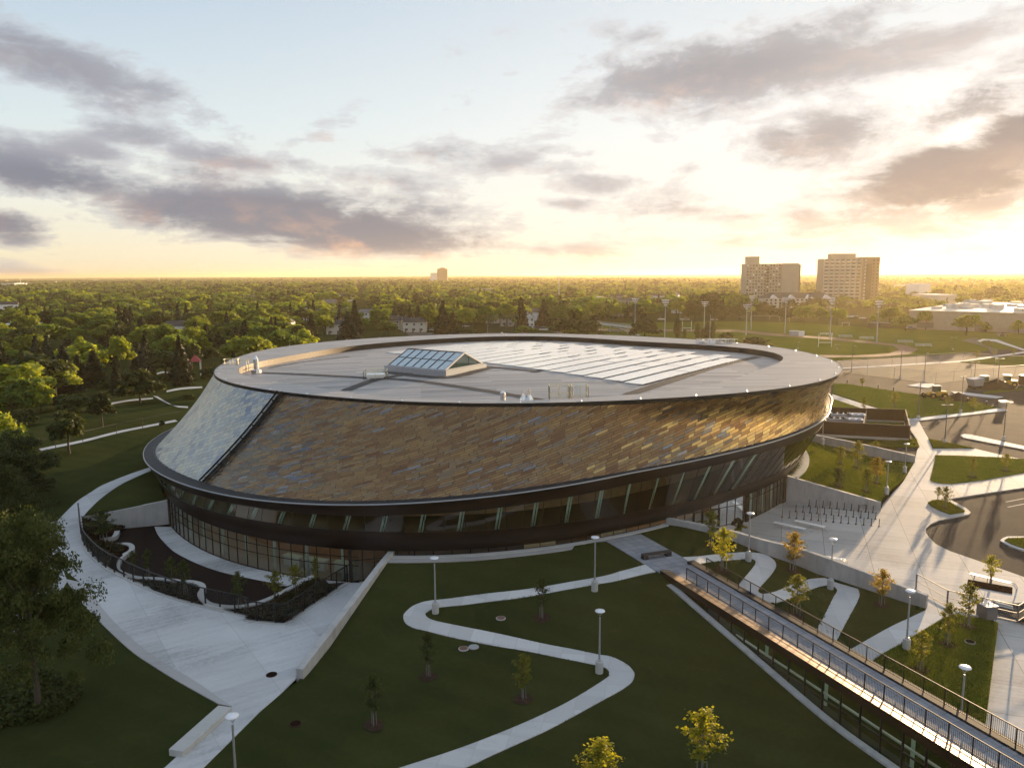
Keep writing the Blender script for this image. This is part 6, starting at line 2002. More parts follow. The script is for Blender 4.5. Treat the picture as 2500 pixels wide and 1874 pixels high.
house('B', 2190, 500, 70, 'white steep-gabled house left of the roof middle', 'white', gable=True)
house('C', 120, 620, 100, 'cream house behind the crooked tree', 'cream')
house('C', 280, 610, 60, 'white gable house beside the dark spruce', 'white', gable=True)
house('C', 460, 480, 90, 'white low house with a brown roof', 'white')
house('C', 500, 560, 120, 'brown-roofed low house above the roof middle', 'tan', storeys=1)
house('A', 1835, 500, 60, 'small white house top seen over the left trees', 'white')
house('A', 1960, 575, 110, 'tan house left of the vase-shaped tree', 'tan')
house('A', 2170, 600, 150, 'white house front left of the street', 'cream', units=2)
house('C', 1150, 520, 60, 'small white house right of the school', 'white')
house('C', 1440, 520, 70, 'white house hidden behind the floodlights', 'white')


def block(name, n_, x, yb, wpx, depth, hgt, label, wall, roof, cat='building', rz_=0.0, dist=None, parapet=True):
    p = at(n_, x, yb, -.2)
    if dist:
        k = dist / p[1]; p = np.array([p[0] * k, p[1] * k, -.2])
    w = wpx * S / F * p[1]
    t = empty(name, p, rz_, label, cat)
    q = MB(); q.box((0, depth / 2, hgt / 2), (w, depth, hgt)); q.build('wall', M[wall], t)
    q = MB(); q.box((0, depth / 2, hgt + .15), (w + .4, depth + .4, .3)); q.build('roof', M[roof], t)
    KEEP.append((p[0], p[1] + depth / 2, max(w, depth) * .6))
    return t, p, w


# school with solar roof
t, p, w = block('school', 'C', 1000, 478, 390, 26, 6.5, 'long low school with rows of solar panels sloping on its roof', 'tan', 'roof_grey')
for k in range(6):
    q = MB(); q.add([(-w / 2 + 6, 1 + k * 4, 7.0), (w / 2, 1 + k * 4, 7.0), (w / 2, 4.2 + k * 4, 8.6), (-w / 2 + 6, 4.2 + k * 4, 8.6)], [[0, 1, 2, 3]]); q.build('solar_row', M['roof_dark'], t)
for k in range(14):
    q = MB(); q.box((-w / 2 + (k + .5) * w / 14, -.05, 3.6), (2.0, .2, 2.4)); q.build('window', M['pane'], t)
q = MB(); q.box((-w / 2 + 3, 8, 5), (9, 10, 10)); q.build('stair_tower', M['cream'], t)
# grey flat building at the left
t, p, w = block('flat_building', 'A', 110, 575, 190, 14, 6.2, 'grey flat-roofed building with a white fascia at the left edge', 'roof_grey', 'white')
for k in range(3):
    q = MB(); q.box((-w / 2 + (k + .5) * w / 3, -.05, 2.2), (3, .2, 1.6)); q.build('window', M['pane'], t)
# far buildings
t, p, w = block('far_block', 'B', 1516, 140, 78, 30, 55, 'far brown tower block rising over the horizon', 'brick', 'brick', dist=3000)
q = MB(); q.box((-w * .82, 20, 20), (w * .75, 30, 40)); q.build('white_wing', M['white'], t)
q = MB(); q.box((0, 15, 57), (w * .5, 14, 5)); q.build('plant_room', M['brick'], t)
FARB = [('B', 1825, 258, 205, 40, 9, 'roof_grey', 'roof_grey', 'wide grey hipped building among the far trees'), ('C', 1075, 312, 95, 30, 9, 'cream', 'white', 'pale far building above the school'), ('C', 1780, 328, 270, 40, 6, 'white', 'white', 'long white low building left of the towers'), ('C', 20, 350, 60, 20, 8, 'roof_grey', 'roof_grey', 'grey roof among the trees at the middle'),
        ('A', 60, 195, 110, 60, 12, 'white', 'white', 'white industrial shed far left on the skyline'), ('A', 160, 178, 120, 60, 9, 'cream', 'white', 'long pale shed far left behind the white one'), ('A', 330, 160, 140, 60, 9, 'white', 'roof_grey', 'long pale warehouse on the far left skyline'), ('A', 640, 150, 160, 60, 10, 'roof_grey', 'white', 'low far warehouse left of the mast'), ('A', 1570, 155, 70, 40, 8, 'white', 'white', 'tiny white far building right of the mast'), ('A', 20, 165, 40, 30, 16, 'brick', 'brick', 'orange-lit far building at the left edge'), ('A', 1020, 130, 40, 40, 18, 'roof_grey', 'roof_grey', 'small far block breaking the left skyline'),
        ('D', 1440, 405, 90, 30, 17, 'white', 'white', 'white stepped block rising behind the mall'), ('D', 1340, 345, 100, 40, 9, 'white', 'white', 'pale far building in the golden haze'), ('D', 1080, 380, 50, 20, 8, 'cream', 'white', 'small pale building right of the right tower'), ('D', 20, 265, 60, 40, 10, 'white', 'white', 'white far shed left of the left tower'), ('D', 1600, 452, 180, 40, 9, 'cream', 'white', 'pale hall behind the mall roof'), ('D', 20, 325, 60, 20, 6, 'white', 'white', 'small white building just left of the left tower')]
for n_, x, yb, wp, dp, hg, wl, rf, lab in FARB:
    block('distant_building', n_, x, yb, wp, dp, hg, lab, wl, rf)
# masts
for n_, x, yb, yt, lab, d in (('A', 162, 190, 108, 'far flare-like mast at the left skyline', None), ('A', 1228, 160, 95, 'thin pale mast on the left skyline', 3000), ('C', 520, 340, 232, 'slim white mast above the middle trees', 900), ('C', 990, 265, 222, 'tiny far mast right of the white one', 3000), ('C', 1722, 235, 195, 'far water tower on the skyline left of the towers', 5000)):
    p = at(n_, x, yb, -.2)
    if d: k = d / p[1]; p = np.array([p[0] * k, p[1] * k, -.2])
    h = vheight(n_, x, yt, p)
    t = empty('mast', p, 0, lab, 'mast')
    q = MB(); q.tube((0, 0, 0), (0, 0, h), d / 3000 * .9 if d and d > 2000 else .35, n=6); q.build('shaft', M['white'], t)
    q = MB(); q.box((0, 0, h * (.97 if 'water' not in lab else .9)), ((1.2, 1.2, 1.2) if 'water' not in lab else (9, 9, 8))); q.build('head', M['tan'], t)


# ---- the two apartment towers
def tower(n_, xc, ytop, ybase, wpx, dist, label, ncols, nfl, rot, kind):
    p = at(n_, xc, ybase, -.2); k = dist / p[1]; p = np.array([p[0] * k, p[1] * k, -.2])
    dd = ray(*px(n_, xc, ytop)); h = H + dd[2] * (p[1] / dd[1]) + .2
    w = wpx * S / F * p[1]
    t = empty('apartment_tower', p, rot, label, 'tower block')
    return t, p, w, h


t, p, w, h = tower('D', 270, 138, 420, 415, 770, 'left apartment tower, tan slab with a blank end wall and a roof-top box', 11, 13, 0, 0)
dep = 17.0
fw = w * .64           # windowed front
q = MB(); q.box((-w / 2 + fw / 2, dep / 2, h / 2), (fw, dep, h)); q.build('wall', M['towerwall'], t)
q = MB(); q.box((-w / 2 + fw + (w - fw) * .44, dep / 2 - 1.2, h / 2), ((w - fw) * .88, dep + 2, h + .6)); q.build('end_wall', M['cream2'] if 'cream2' in M else M['towerwall'], t)
q = MB(); q.box((w / 2 - w * .02, dep / 2 + 1, h / 2 - .5), (w * .07, dep - 2, h - 1)); q.build('side_wall', M['brick'], t)
q = MB(); q.box((-w / 2 + w * .15, dep / 2, h + 3.6), (w * .21, dep * .6, 7.2)); q.build('roof_box', M['towerwall'], t)
q = MB(); q.tube((-w / 2 + w * .14, dep / 2, h + 7), (-w / 2 + w * .14, dep / 2, h + 12), .25, n=6)
for x in (.2, .62, .8, .9): q.tube((-w / 2 + w * x, dep / 2, h), (-w / 2 + w * x, dep / 2, h + 3.2 + 2 * (x == .62)), .16, n=5)
q.build('antenna', M['galv'], t)
nfl = 13; fh = h / nfl; ncol = 12
cnt = 0; extra = MB()
for i in range(nfl):
    for j in range(ncol):
        x = -w / 2 + (j + .5) * fw / ncol; z = h - (i + .55) * fh
        big = (j + i) % 3 != 1
        if cnt < 100:
            q = MB(); q.box((x, -.08, z), (1.5 if big else .8, .3, 1.45 if big else 1.0)); f_ = q.build('window', M['white'] if (i * 5 + j * 3) % 7 == 0 else M['pane'], t)
            cnt += 1
        else: extra.box((x, -.08, z), (1.5 if big else .8, .3, 1.45 if big else 1.0))
for i in range(nfl): extra.box((-w / 2 + fw * .6, -.9, h - (i + .92) * fh), (fw * .09, 1.6, .9))
e_ = extra.build('window', M['pane'], t); e_['kind'] = 'stuff'
KEEP.append((p[0], p[1], 30))
t, p, w, h = tower('D', 865, 100, 430, 420, 770, 'right apartment tower with rows of white balconies and a dark stair strip', 8, 13, 0, 1)
q = MB(); q.box((-w * .16, dep / 2, h / 2), (w * .68, dep, h)); q.build('wall', M['towerwall'], t)
q = MB(); q.box((w * .35, dep / 2, h / 2 + .8), (w * .34, dep * .92, h + 1.6)); q.build('end_wall', M['brick'], t)
q = MB(); q.box((w * .33, -.1 + dep * .04, h / 2 - 2), (w * .10, .6, h - 6)); q.build('stair_strip', M['roof_dark'], t)
q = MB(); q.box((-w * .12, dep / 2, h + 2.6), (w * .45, dep * .5, 5.2)); q.build('roof_box', M['towerwall'], t)
fh = h / 13
for i in range(13):
    for j in range(7):
        x = -w / 2 + (j + .5) * w * .68 / 7; z = h - (i + .5) * fh
        q = MB(); q.box((x, -.9, z - fh * .28), (w * .68 / 7 * .66, 1.8, 1.1)); b_ = q.build('balcony', M['white'] if j < 6 else M['cream'], t)
        q = MB(); q.box((x, -.06, z + fh * .12), (w * .68 / 7 * .6, .2, 1.5)); q.build('pane', M['pane'], b_)
for i in range(12):
    for x in (.26, .41, .48):
        q = MB(); q.box((w * x, dep * .04 - .15, h - (i + .5) * fh), (1.2, .3, 1.4)); q.build('window', M['white'] if x == .26 else M['pane'], t)
for j in range(8):
    q = MB(); q.box((-w / 2 + j * w * .68 / 7, -.6, h / 2), (.4, 1.3, h)); q.build('pier', M['cream'], t)
KEEP.append((p[0], p[1], 30))
# low apartment building in front
t, p, w = block('apartment_building', 'D', 480, 478, 540, 18, 8.4, 'long three-storey apartment building with a dark hipped roof below the towers', 'cream', 'roof_dark', 'apartments')
q = MB(); q.add([(-w / 2 - .6, -.6, 8.5), (w / 2 + .6, -.6, 8.5), (w / 2 + .6, 18.6, 8.5), (-w / 2 - .6, 18.6, 8.5), (-w / 2 + 7, 9, 13.5), (w / 2 - 7, 9, 13.5)], [[0, 1, 5, 4], [1, 2, 5], [2, 3, 4, 5], [3, 0, 4]]); q.build('hip_roof', M['roof_dark'], t)
for s_ in range(3):
    for k in range(16):
        q = MB(); q.box((-w / 2 + (k + .5) * w / 16, -.06, 1.5 + s_ * 2.7), (1.7, .2, 1.4)); q.build('window', M['pane'], t)
for k in range(4):
    q = MB(); q.add([(-w / 2 + (k + .5) * w / 4 - 4, -1.2, 8.3), (-w / 2 + (k + .5) * w / 4 + 4, -1.2, 8.3), (-w / 2 + (k + .5) * w / 4, -1.2, 11.4), (-w / 2 + (k + .5) * w / 4, 4.5, 11.4)], [[0, 1, 2], [0, 2, 3], [1, 3, 2]]); q.build('dormer', M['white'], t)
# mall
mA = at('D', 1322, 640, -.2); mB_ = at('D', 2900, 700, -.2)
mh = vheight('D', 1322, 505, mA)
t = empty('mall', mA, 0, 'huge pale flat-roofed mall fading into the golden haze at the right', 'mall')
d_ = (mB_ - mA); L = np.linalg.norm(d_); d_ /= L; nrm = np.array([-d_[1], d_[0], 0])
def ml(s, n, z): return np.array(mA) + d_ * s + nrm * n + [0, 0, z]
q = MB(mA); q.prism([ml(0, 0, 0), ml(L, 0, 0), ml(L, 150, 0), ml(0, 150, 0)], -.2, mh); q.build('wall', M['tan'], t)
q = MB(mA); q.prism([ml(-.4, -.4, 0), ml(L, -.4, 0), ml(L, 150, 0), ml(-.4, 150, 0)], mh + .01, mh + .5); q.build('roof', M['cream'], t)
for k in range(46):
    s_, n__ = random.uniform(4, L * .8), random.uniform(8, 145)
    q = MB(mA); hh = random.choice((1.4, 2.0, 2.8)); q.box(ml(s_, n__, mh + .5 + hh / 2), (random.uniform(2.5, 7), random.uniform(2.5, 5), hh)); q.build('rooftop_unit', M['galv'] if k % 2 else M['cream'], t)
for k in range(9):
    q = MB(mA); c_ = ml(8 + k * 13, -.15, 2.4); q.box(c_, (5.5 if k % 3 else 8, .5, 4.6 if k % 3 else 3), math.atan2(d_[1], d_[0])); q.build('door', M['tan'] if k % 2 else M['roof_grey'], t)
KEEP.append((mA[0] + 80, mA[1] + 60, 130))

# ------------------------------------------------------------------ sports ground furniture
fp = None
for n_, x, yb, yt, lab in (('C', 1105, 640, 405, 'floodlight mast beside the footbridge'), ('C', 1335, 720, 415, 'floodlight mast above the far roof rim, left of the poplars'), ('C', 1638, 660, 430, 'floodlight mast behind the poplars'), ('C', 1962, 690, 452, 'floodlight mast in front of the left tower, shorter of a pair'), ('C', 2000, 645, 385, 'floodlight mast in front of the left tower, taller of a pair'),
                           ('D', 366, 675, 397, 'floodlight mast at the near edge of the track'), ('D', 712, 715, 400, 'floodlight mast before the right tower'), ('D', 1074, 748, 425, 'floodlight mast in the haze beside the bus')):
    p = at(n_, x, yb, -.1); h = vheight(n_, x, yt, p)
    if fp is None:
        o_ = fp = empty('floodlight_mast', p)
        q = MB(); q.lathe((0, 0, 0), [(.30, 0), (.12, 20)], 8); q.build('mast', M['galv'], o_)
        q = MB(); q.bar((-1.7, 0, 19.8), (1.7, 0, 19.8), .16); q.bar((-1.4, 0, 18.6), (1.4, 0, 18.6), .16); q.bar((-.5, 0, 17.3), (.5, 0, 17.3), .13); q.build('crossarm', M['galv'], o_)
        for z, xs in ((19.9, (-1.6, -.8, 0, .8, 1.6)), (18.7, (-1.2, -.4, .4, 1.2)), (17.4, (-.45, .45))):
            for x_ in xs:
                q = MB(); q.box((x_, -.15, z + .25), (.58, .45, .52)); q.build('lamp', M['lamp_white'], o_)
    else: o_ = copy_tree(fp)
    o_.location = p; o_.scale = (1, 1, h / 20.4); o_.rotation_euler = (0, 0, random.uniform(-.4, .4))
    tag(o_, lab, 'floodlight', 'floodlights round the sports ground')
bl = None
for n_, x, y, lab in (('D', 835, 707, 'white slatted bleacher on the track, left one'), ('D', 1000, 722, 'white slatted bleacher on the track, middle one'), ('D', 1300, 750, 'white slatted bleacher on the grass beyond the bend'), ('D', 1440, 778, 'white bleacher standing alone right of the bend'), ('D', 690, 690, 'small white bleacher left of the floodlight mast')):
    p = at(n_, x, y, -.08)
    if bl is None:
        o_ = bl = empty('bleacher', p)
        for k in range(3):
            q = MB(); q.box((0, k * .75, .45 + k * .35), (6.2, .45, .08)); q.build('seat', M['lamp_white'], o_)
        q = MB()
        for x_ in (-2.8, 0, 2.8): q.bar((x_, 0, 0), (x_, 1.5, 1.1), .1); q.bar((x_, 1.5, 0), (x_, 1.5, 1.1), .1)
        q.build('frame', M['galv'], o_)
    else: o_ = copy_tree(bl)
    o_.location = p; o_.rotation_euler = (0, 0, -.25); tag(o_, lab, 'bleacher', 'bleachers')
for n_, x, y, lab, w_ in (('D', 435, 690, 'grey shed box beside the track', 4.0), ('D', 495, 695, 'white cabinet beside the track', 2.4)):
    p = at(n_, x, y, -.1); t = empty('shed', p, -.2, lab, 'shed'); q = MB(); q.box((0, 0, 1.1), (w_, 2, 2.2)); q.build('body', M['galv'] if 'grey' in lab else M['white'], t); q = MB(); q.box((0, 0, 2.26), (w_ + .3, 2.3, .12)); q.build('roof', M['white'], t)
for n_, x1, x2, yb, yt, lab in (('D', 625, 725, 780, 680, 'white goal posts on the infield'), ('C', 1470, 1540, 660, 580, 'white goal posts at the far end of the field'), ('D', 810, 865, 618, 592, 'white soccer goal on the far grass')):
    a, b = at(n_, x1, yb, -.05), at(n_, x2, yb, -.05); h = vheight(n_, x1, yt, a)
    t = empty('goal', a, 0, lab, 'goal'); q = MB(a)
    q.tube(a, a + [0, 0, h], .11, n=6); q.tube(b, b + [0, 0, h], .11, n=6); zz_ = h if 'soccer' in lab else h * .35
    q.tube(a + [0, 0, zz_], b + [0, 0, zz_], .11, n=6); q.build('frame', M['lamp_white'], t)
    if 'soccer' in lab:
        q = MB(a); q.bar(a, a + [0, 2, 0], .08); q.bar(b, b + [0, 2, 0], .08); q.bar(a + [0, 2, 0], a + [0, .8, h], .08); q.bar(b + [0, 2, 0], b + [0, .8, h], .08); q.build('back_frame', M['lamp_white'], t)
# chain-link fence with tall posts round the pale surface
def post_fence(P_, hgt, step, label, name='chain_link_fence', mat='galv', pr=.05, wire=True):
    t = empty(name, P_[0], 0, label, 'fence'); o = P_[0]
    q = MB(o); wq = MB(o); n = 0
    for i in range(len(P_) - 1):
        a, b = P_[i], P_[i + 1]; L = np.linalg.norm(b - a); m_ = max(1, int(L / step))
        for k in range(m_):
            p = a + (b - a) * k / m_
            if n < 100: q2 = MB(o); q2.tube(p, p + [0, 0, hgt], pr, n=5); q2.build('post', M[mat], t); n += 1
        q.bar(a + [0, 0, hgt], b + [0, 0, hgt], .06)
        wq.quad(a, b, b + [0, 0, hgt], a + [0, 0, hgt])
    q.build('rail', M[mat], t)
    if wire: wq.build('wire_mesh', M['wire'], t)
    return t


post_fence(pts('D', 770, 970, 1000, 1000, 1430, 1053, 1530, 1062, 1800, 1032, 2300, 996), 3.2, 7, 'tall chain-link fence along the near edge of the pale fenced surface')
post_fence(pts('D', 770, 966, 1000, 938, 1740, 894, 1990, 915, 2300, 930), 3.2, 9, 'tall chain-link fence along the far edge of the pale fenced surface')
post_fence([at('A', x, y, lambda X, Y: hL(X, Y)) for x, y in ((300, 1462), (430, 1432), (640, 1390), (900, 1324), (1100, 1282), (1400, 1220))], 1.9, 5.6, 'thin dark wire fence along the park path on the left', mat='black', wire=False)
post_fence(pts('B', 1865, 545, 2100, 545), 9, 9, 'tall wire cage beyond the roof, next to the street', name='wire_cage')
post_fence(pts('D', 100, 575, 250, 575, 480, 590), 3, 8, 'low white fence at the far end of the sports field', mat='white')
# footbridge
fA, fB = at('C', 815, 650, -.2), at('C', 1075, 690, -.2)
h0_, h1_ = vheight('C', 815, 600, fA), vheight('C', 1075, 630, fB)
t = empty('footbridge', fA, 0, 'concrete footbridge with railings and a sloping stair above the far roof rim', 'footbridge')
a, b = fA + [0, 0, h0_], fB + [0, 0, max(h1_, 3)]
q = MB(fA); q.bar(a, b, 3, .7); q.bar(a + (b - a) * .45 + [0, -1.6, 0], fB + [4, -1.6, 0], 1.6, .4); q.build('deck', M['concrete'], t)
for f in (.15, .4, .65, .92): 
    p = a + (b - a) * f; q = MB(fA); q.bar(np.array([p[0], p[1], -.2]), p, .8); q.build('pier', M['concrete'], t)
q = MB(fA)
for s_ in (-1.4, 1.4):
    q.bar(a + [0, s_, 1.4], b + [0, s_, 1.4], .1); q.bar(a + [0, s_, .8], b + [0, s_, .8], .06)
    for k in range(16): p = a + (b - a) * k / 15 + [0, s_, 0]; q.bar(p, p + [0, 0, 1.4], .07)
q.build('railing', M['galv'], t)
# red-roofed shelter
p = at('A', 1512, 870, lambda X, Y: hL(X, Y)); hh = vheight('A', 1512, 712, p)
t = empty('shelter', p, .3, 'small open shelter with a red pyramid roof in the park', 'shelter')
ww = 80 * S / F * math.hypot(p[0], p[1])
q = MB(); q.add([(-ww / 2, -ww / 2, hh * .68), (ww / 2, -ww / 2, hh * .68), (ww / 2, ww / 2, hh * .68), (-ww / 2, ww / 2, hh * .68), (0, 0, hh)], [[0, 1, 4], [1, 2, 4], [2, 3, 4], [3, 0, 4], [3, 2, 1, 0]]); q.build('roof', M['red_roof'], t)
for x, y in ((-1, -1), (1, -1), (1, 1), (-1, 1)):
    q = MB(); q.box((x * ww * .42, y * ww * .42, hh * .34), (.2, .2, hh * .68)); q.build('post', M['white'], t)
# pale curved street light and power pole
p = at('A', 48, 610, -.2); h = vheight('A', 48, 462, p)
t = empty('street_light', p, 0, 'pale street light with two curved arms at the left edge', 'street light')
q = MB(); q.tube((0, 0, 0), (0, 0, h - 1), .10, .07, n=6); q.build('pole', M['galv'], t)
for s_ in (-1, 1):
    q = MB()
    P_ = [(s_ * 3.0 * math.sin(k / 6 * 1.5), 0, h - 1 + 1.2 * (1 - (1 - k / 6) ** 2)) for k in range(7)]
    for k in range(6): q.tube(P_[k], P_[k + 1], .07, n=5)
    q.build('arm', M['galv'], t)
p = at('B', 790, 470, -.2); h = vheight('B', 790, 338, p)
t = empty('power_pole', p, 0, 'wooden power pole with a cable, between the row houses and the tall spruce', 'pole')
q = MB(); q.tube((0, 0, 0), (0, 0, h), .2, .14, n=6); q.build('pole', M['tan'], t)
q = MB(); q.bar((-1.2, 0, h - .8), (1.2, 0, h - .8), .16); q.build('crossarm', M['tan'], t)
q = MB(); e_ = at('B', 690, 400, 4) - p
for k in range(8):
    f0, f1 = k / 8, (k + 1) / 8
    g = lambda f: np.array([0, 0, h - .8]) + (np.array([-26, 0, 6.0]) - np.array([0, 0, h - .8])) * f - np.array([0, 0, 6 * f * (1 - f)])
    q.bar(g(f0), g(f1), .10)
q.build('cable', M['lamp_white'], t)

# ------------------------------------------------------------------ vehicles
def make_car(paint, kind='car'):
    t = empty('parked_car', (0, 0, 0))
    L, W_, Hh = (4.5, 1.8, 1.45) if kind == 'car' else (5.4, 2.0, 1.9)
    q = MB()
    prof = [(-L / 2, .35), (-L / 2, .8), (-L * .32, .95), (L * .42, .92), (L / 2, .7), (L / 2, .35)]
    v_ = [(x, -W_ / 2, z) for x, z in prof] + [(x, W_ / 2, z) for x, z in prof]; n = len(prof)
    q.add(v_, [[i, i + 1, n + i + 1, n + i] for i in range(n - 1)] + [[n - 1, 0, n, 2 * n - 1], list(range(n))[::-1], list(range(n, 2 * n))])
    q.build('body', paint, t, bevel=.05)
    q = MB()
    x0, x1 = (-L * .38, L * .2) if kind == 'car' else (-L * .48, L * .3)
    b_ = [(x0, .93), (x0 + .35, Hh), (x1 - .6, Hh), (x1, .93)]
    v_ = [(x, -W_ * .45 + (.12 if z > 1 else 0), z) for x, z in b_] + [(x, W_ * .45 - (.12 if z > 1 else 0), z) for x, z in b_]
    q.add(v_, [[0, 1, 5, 4], [2, 3, 7, 6], [3, 2, 1, 0], [4, 5, 6, 7]]); q.build('windows', M['pane'], t)
    q = MB(); q.box(((x0 + x1) / 2 - .12, 0, Hh + .02), (x1 - x0 - .9, W_ * .74, .06)); q.build('roof', paint, t)
    for x in (-L * .31, L * .31):
        for y in (-W_ / 2 + .08, W_ / 2 - .08):
            q = MB(); q.tube((x, y - .1, .32), (x, y + .1, .32), .32, n=12); wl = q.build('wheel', M['tyre'], t)
            q = MB(); q.tube((x, y - .11, .32), (x, y + .11, .32), .18, n=8); q.build('rim', M['rim_metal'], wl)
    return t


PAINT = dict(white=principled('white_car_paint', (.75, .75, .75), .3, spec=.6, coat=.5), dark=principled('dark_car_paint', (.02, .022, .028), .25, coat=.5), red=principled('red_car_paint', (.25, .02, .015), .3, coat=.5), silver=principled('silver_car_paint', (.4, .41, .42), .3, metal=.6), blue=principled('blue_car_paint', (.05, .09, .2), .3, coat=.5))
carp = {}
CARS = [('C', 290, 645, 'white', 'van', 'white van parked by the olive bush above the roof rim'), ('C', 408, 652, 'white', 'van', 'white van parked right of the first, beyond the rim'), ('B', 1230, 530, 'white', 'car', 'white car on the street before the cream row house'), ('B', 1355, 530, 'dark', 'car', 'dark car on the street left of the spruces'), ('B', 1440, 530, 'silver', 'car', 'silver car on the street beside the dark one'), ('B', 1700, 500, 'white', 'car', 'white car behind the street trees'),
        ('C', 345, 640, 'dark', 'car', 'dark car between the two white vans'), ('C', 1308, 572, 'white', 'car', 'white car under the trees beyond the field, leftmost'), ('C', 1462, 574, 'white', 'car', 'white car beyond the goal posts, left of two'), ('C', 1502, 575, 'silver', 'car', 'silver car beyond the goal posts, right of two'), ('C', 1720, 575, 'silver', 'car', 'silver car under the dark tree behind the floodlights'), ('D', 22, 568, 'dark', 'car', 'dark car at the far end of the field below the left tower'),
        ('D', 870, 552, 'white', 'car', 'white car in the far car park, front of a row'), ('D', 905, 548, 'silver', 'car', 'silver car in the far car park, second in the row'), ('D', 845, 545, 'white', 'car', 'white car in the far car park, half behind the sunlit tree'), ('D', 968, 563, 'white', 'car', 'white car standing apart in the far car park'), ('D', 738, 560, 'dark', 'car', 'dark car under the tower trees'), ('D', 1010, 575, 'red', 'car', 'red car left of the bus'), ('D', 2040, 698, 'dark', 'car', 'dark car in the haze before the mall'), ('D', 1335, 640, 'silver', 'car', 'silver car in the haze before the mall'),
        ('A', 690, 545, 'dark', 'van', 'dark van on the road by the bright left tree'), ('A', 1155, 590, 'blue', 'van', 'blue van on the road behind the park'), ('A', 890, 548, 'silver', 'car', 'silver car on the road behind the park'), ('A', 770, 540, 'dark', 'car', 'dark car beside the dark van')]
for n_, x, y, col, kd, lab in CARS:
    p = at(n_, x, y, -.12)
    if (col, kd) not in carp: o_ = carp[(col, kd)] = make_car(PAINT[col], kd)
    else: o_ = copy_tree(carp[(col, kd)])
    o_.location = p; o_.rotation_euler = (0, 0, random.uniform(-.25, .25)); tag(o_, lab, 'car' if kd == 'car' else 'van', 'parked cars and vans')
p = at('D', 1092, 636, -.15)
t = empty('bus', p, -.15, 'long dark bus parked by the hazy trees', 'bus')
q = MB(); q.box((0, 0, 1.75), (12.5, 2.5, 2.7)); q.build('body', PAINT['dark'], t, bevel=.12)
q = MB(); q.box((0, -1.26, 2.2), (11.6, .05, .95)); q.build('windows', M['pane'], t)
q = MB(); q.box((0, 0, 3.14), (11, 2.2, .12)); q.build('roof', M['galv'], t)
for x in (-4, 4.2):
    q = MB(); q.tube((x, -1.3, .5), (x, 1.3, .5), .5, n=12); q.build('wheel', M['tyre'], t)


def loader(n_, x, y, lab, rz_):
    p = at(n_, x, y, -.1)
    t = empty('wheel_loader', p, rz_, lab, 'loader', 'machines on the site')
    q = MB(); q.box((-.9, 0, 1.25), (2.6, 1.7, 1.1), 0, .9); q.box((1.0, 0, .95), (2.0, 1.1, .6)); q.build('body', M['yellow_paint'], t, bevel=.06)
    q = MB(); q.box((.25, 0, 2.35), (1.5, 1.5, 1.3), 0, .92); c_ = q.build('cab', M['greenglass'], t)
    q = MB(); q.box((.25, 0, 3.08), (1.8, 1.7, .16)); q.build('cab_roof', M['white'], c_)
    q = MB(); q.bar((1.2, -.5, 1.6), (3.0, -.5, .7), .22); q.bar((1.2, .5, 1.6), (3.0, .5, .7), .22); q.build('boom', M['yellow_paint'], t)
    q = MB(); q.add([(2.9, -1.25, .15), (3.9, -1.25, .1), (2.9, -1.25, 1.2), (2.9, 1.25, .15), (3.9, 1.25, .1), (2.9, 1.25, 1.2)], [[0, 1, 2], [5, 4, 3], [0, 3, 4, 1], [0, 2, 5, 3]]); q.build('bucket', M['dirt'], t)
    for xx in (-1.3, 1.3):
        for yy in (-.95, .95):
            q = MB(); q.tube((xx, yy - .25, .7), (xx, yy + .25, .7), .7, n=14); wl = q.build('wheel', M['tyre'], t)
            q = MB(); q.tube((xx, yy - .27, .7), (xx, yy + .27, .7), .33, n=10); q.build('rim', M['yellow_paint'], wl)
    return t


loader('D', 1895, 1092, 'yellow-green loader working left of the dark heap', .4)
loader('D', 2085, 1085, 'yellow-green loader right of the dark heap', 2.8)
loader('D', 1540, 1175, 'dark loader parked at the lawn edge beside a heap', 3.0)
p = at('D', 1835, 1100, -.1); t = empty('dumper', p, .2, 'pale dumper body standing at the left of the loaders', 'dumper', 'machines on the site')
q = MB(); q.add([(-1.3, -1.1, .8), (1.3, -1.1, .8), (1.3, 1.1, .8), (-1.3, 1.1, .8), (-1.9, -1.3, 2.6), (1.5, -1.3, 2.9), (1.5, 1.3, 2.9), (-1.9, 1.3, 2.6)], [[3, 2, 1, 0], [4, 5, 6, 7], [0, 1, 5, 4], [1, 2, 6, 5], [2, 3, 7, 6], [3, 0, 4, 7]]); q.build('tub', M['galv'], t)
for xx in (-.9, .9):
    q = MB(); q.tube((xx, -1.1, .5), (xx, 1.1, .5), .5, n=12); q.build('wheel', M['tyre'], t)
p = at('D', 2212, 1075, -.1); t = empty('site_container', p, .1, 'brown site container at the right edge', 'container')
q = MB(); q.box((1.5, 0, 1.35), (4.5, 2.4, 2.5)); q.build('body', M['corten'], t); q = MB(); q.box((1.5, 0, 2.66), (4.6, 2.5, .12)); q.build('roof', M['white'], t)
p = at('D', 2047, 1245, .02); t = empty('power_cabinet', p, .1, 'pale-topped service cabinet at the right tip of the wedge lawn', 'cabinet')
q = MB(); q.box((0, 0, .7), (1.4, 1.0, 1.4)); q.build('body', M['tan'], t); q = MB(); q.box((0, 0, 1.45), (1.6, 1.2, .1)); q.build('lid', M['galv'], t)
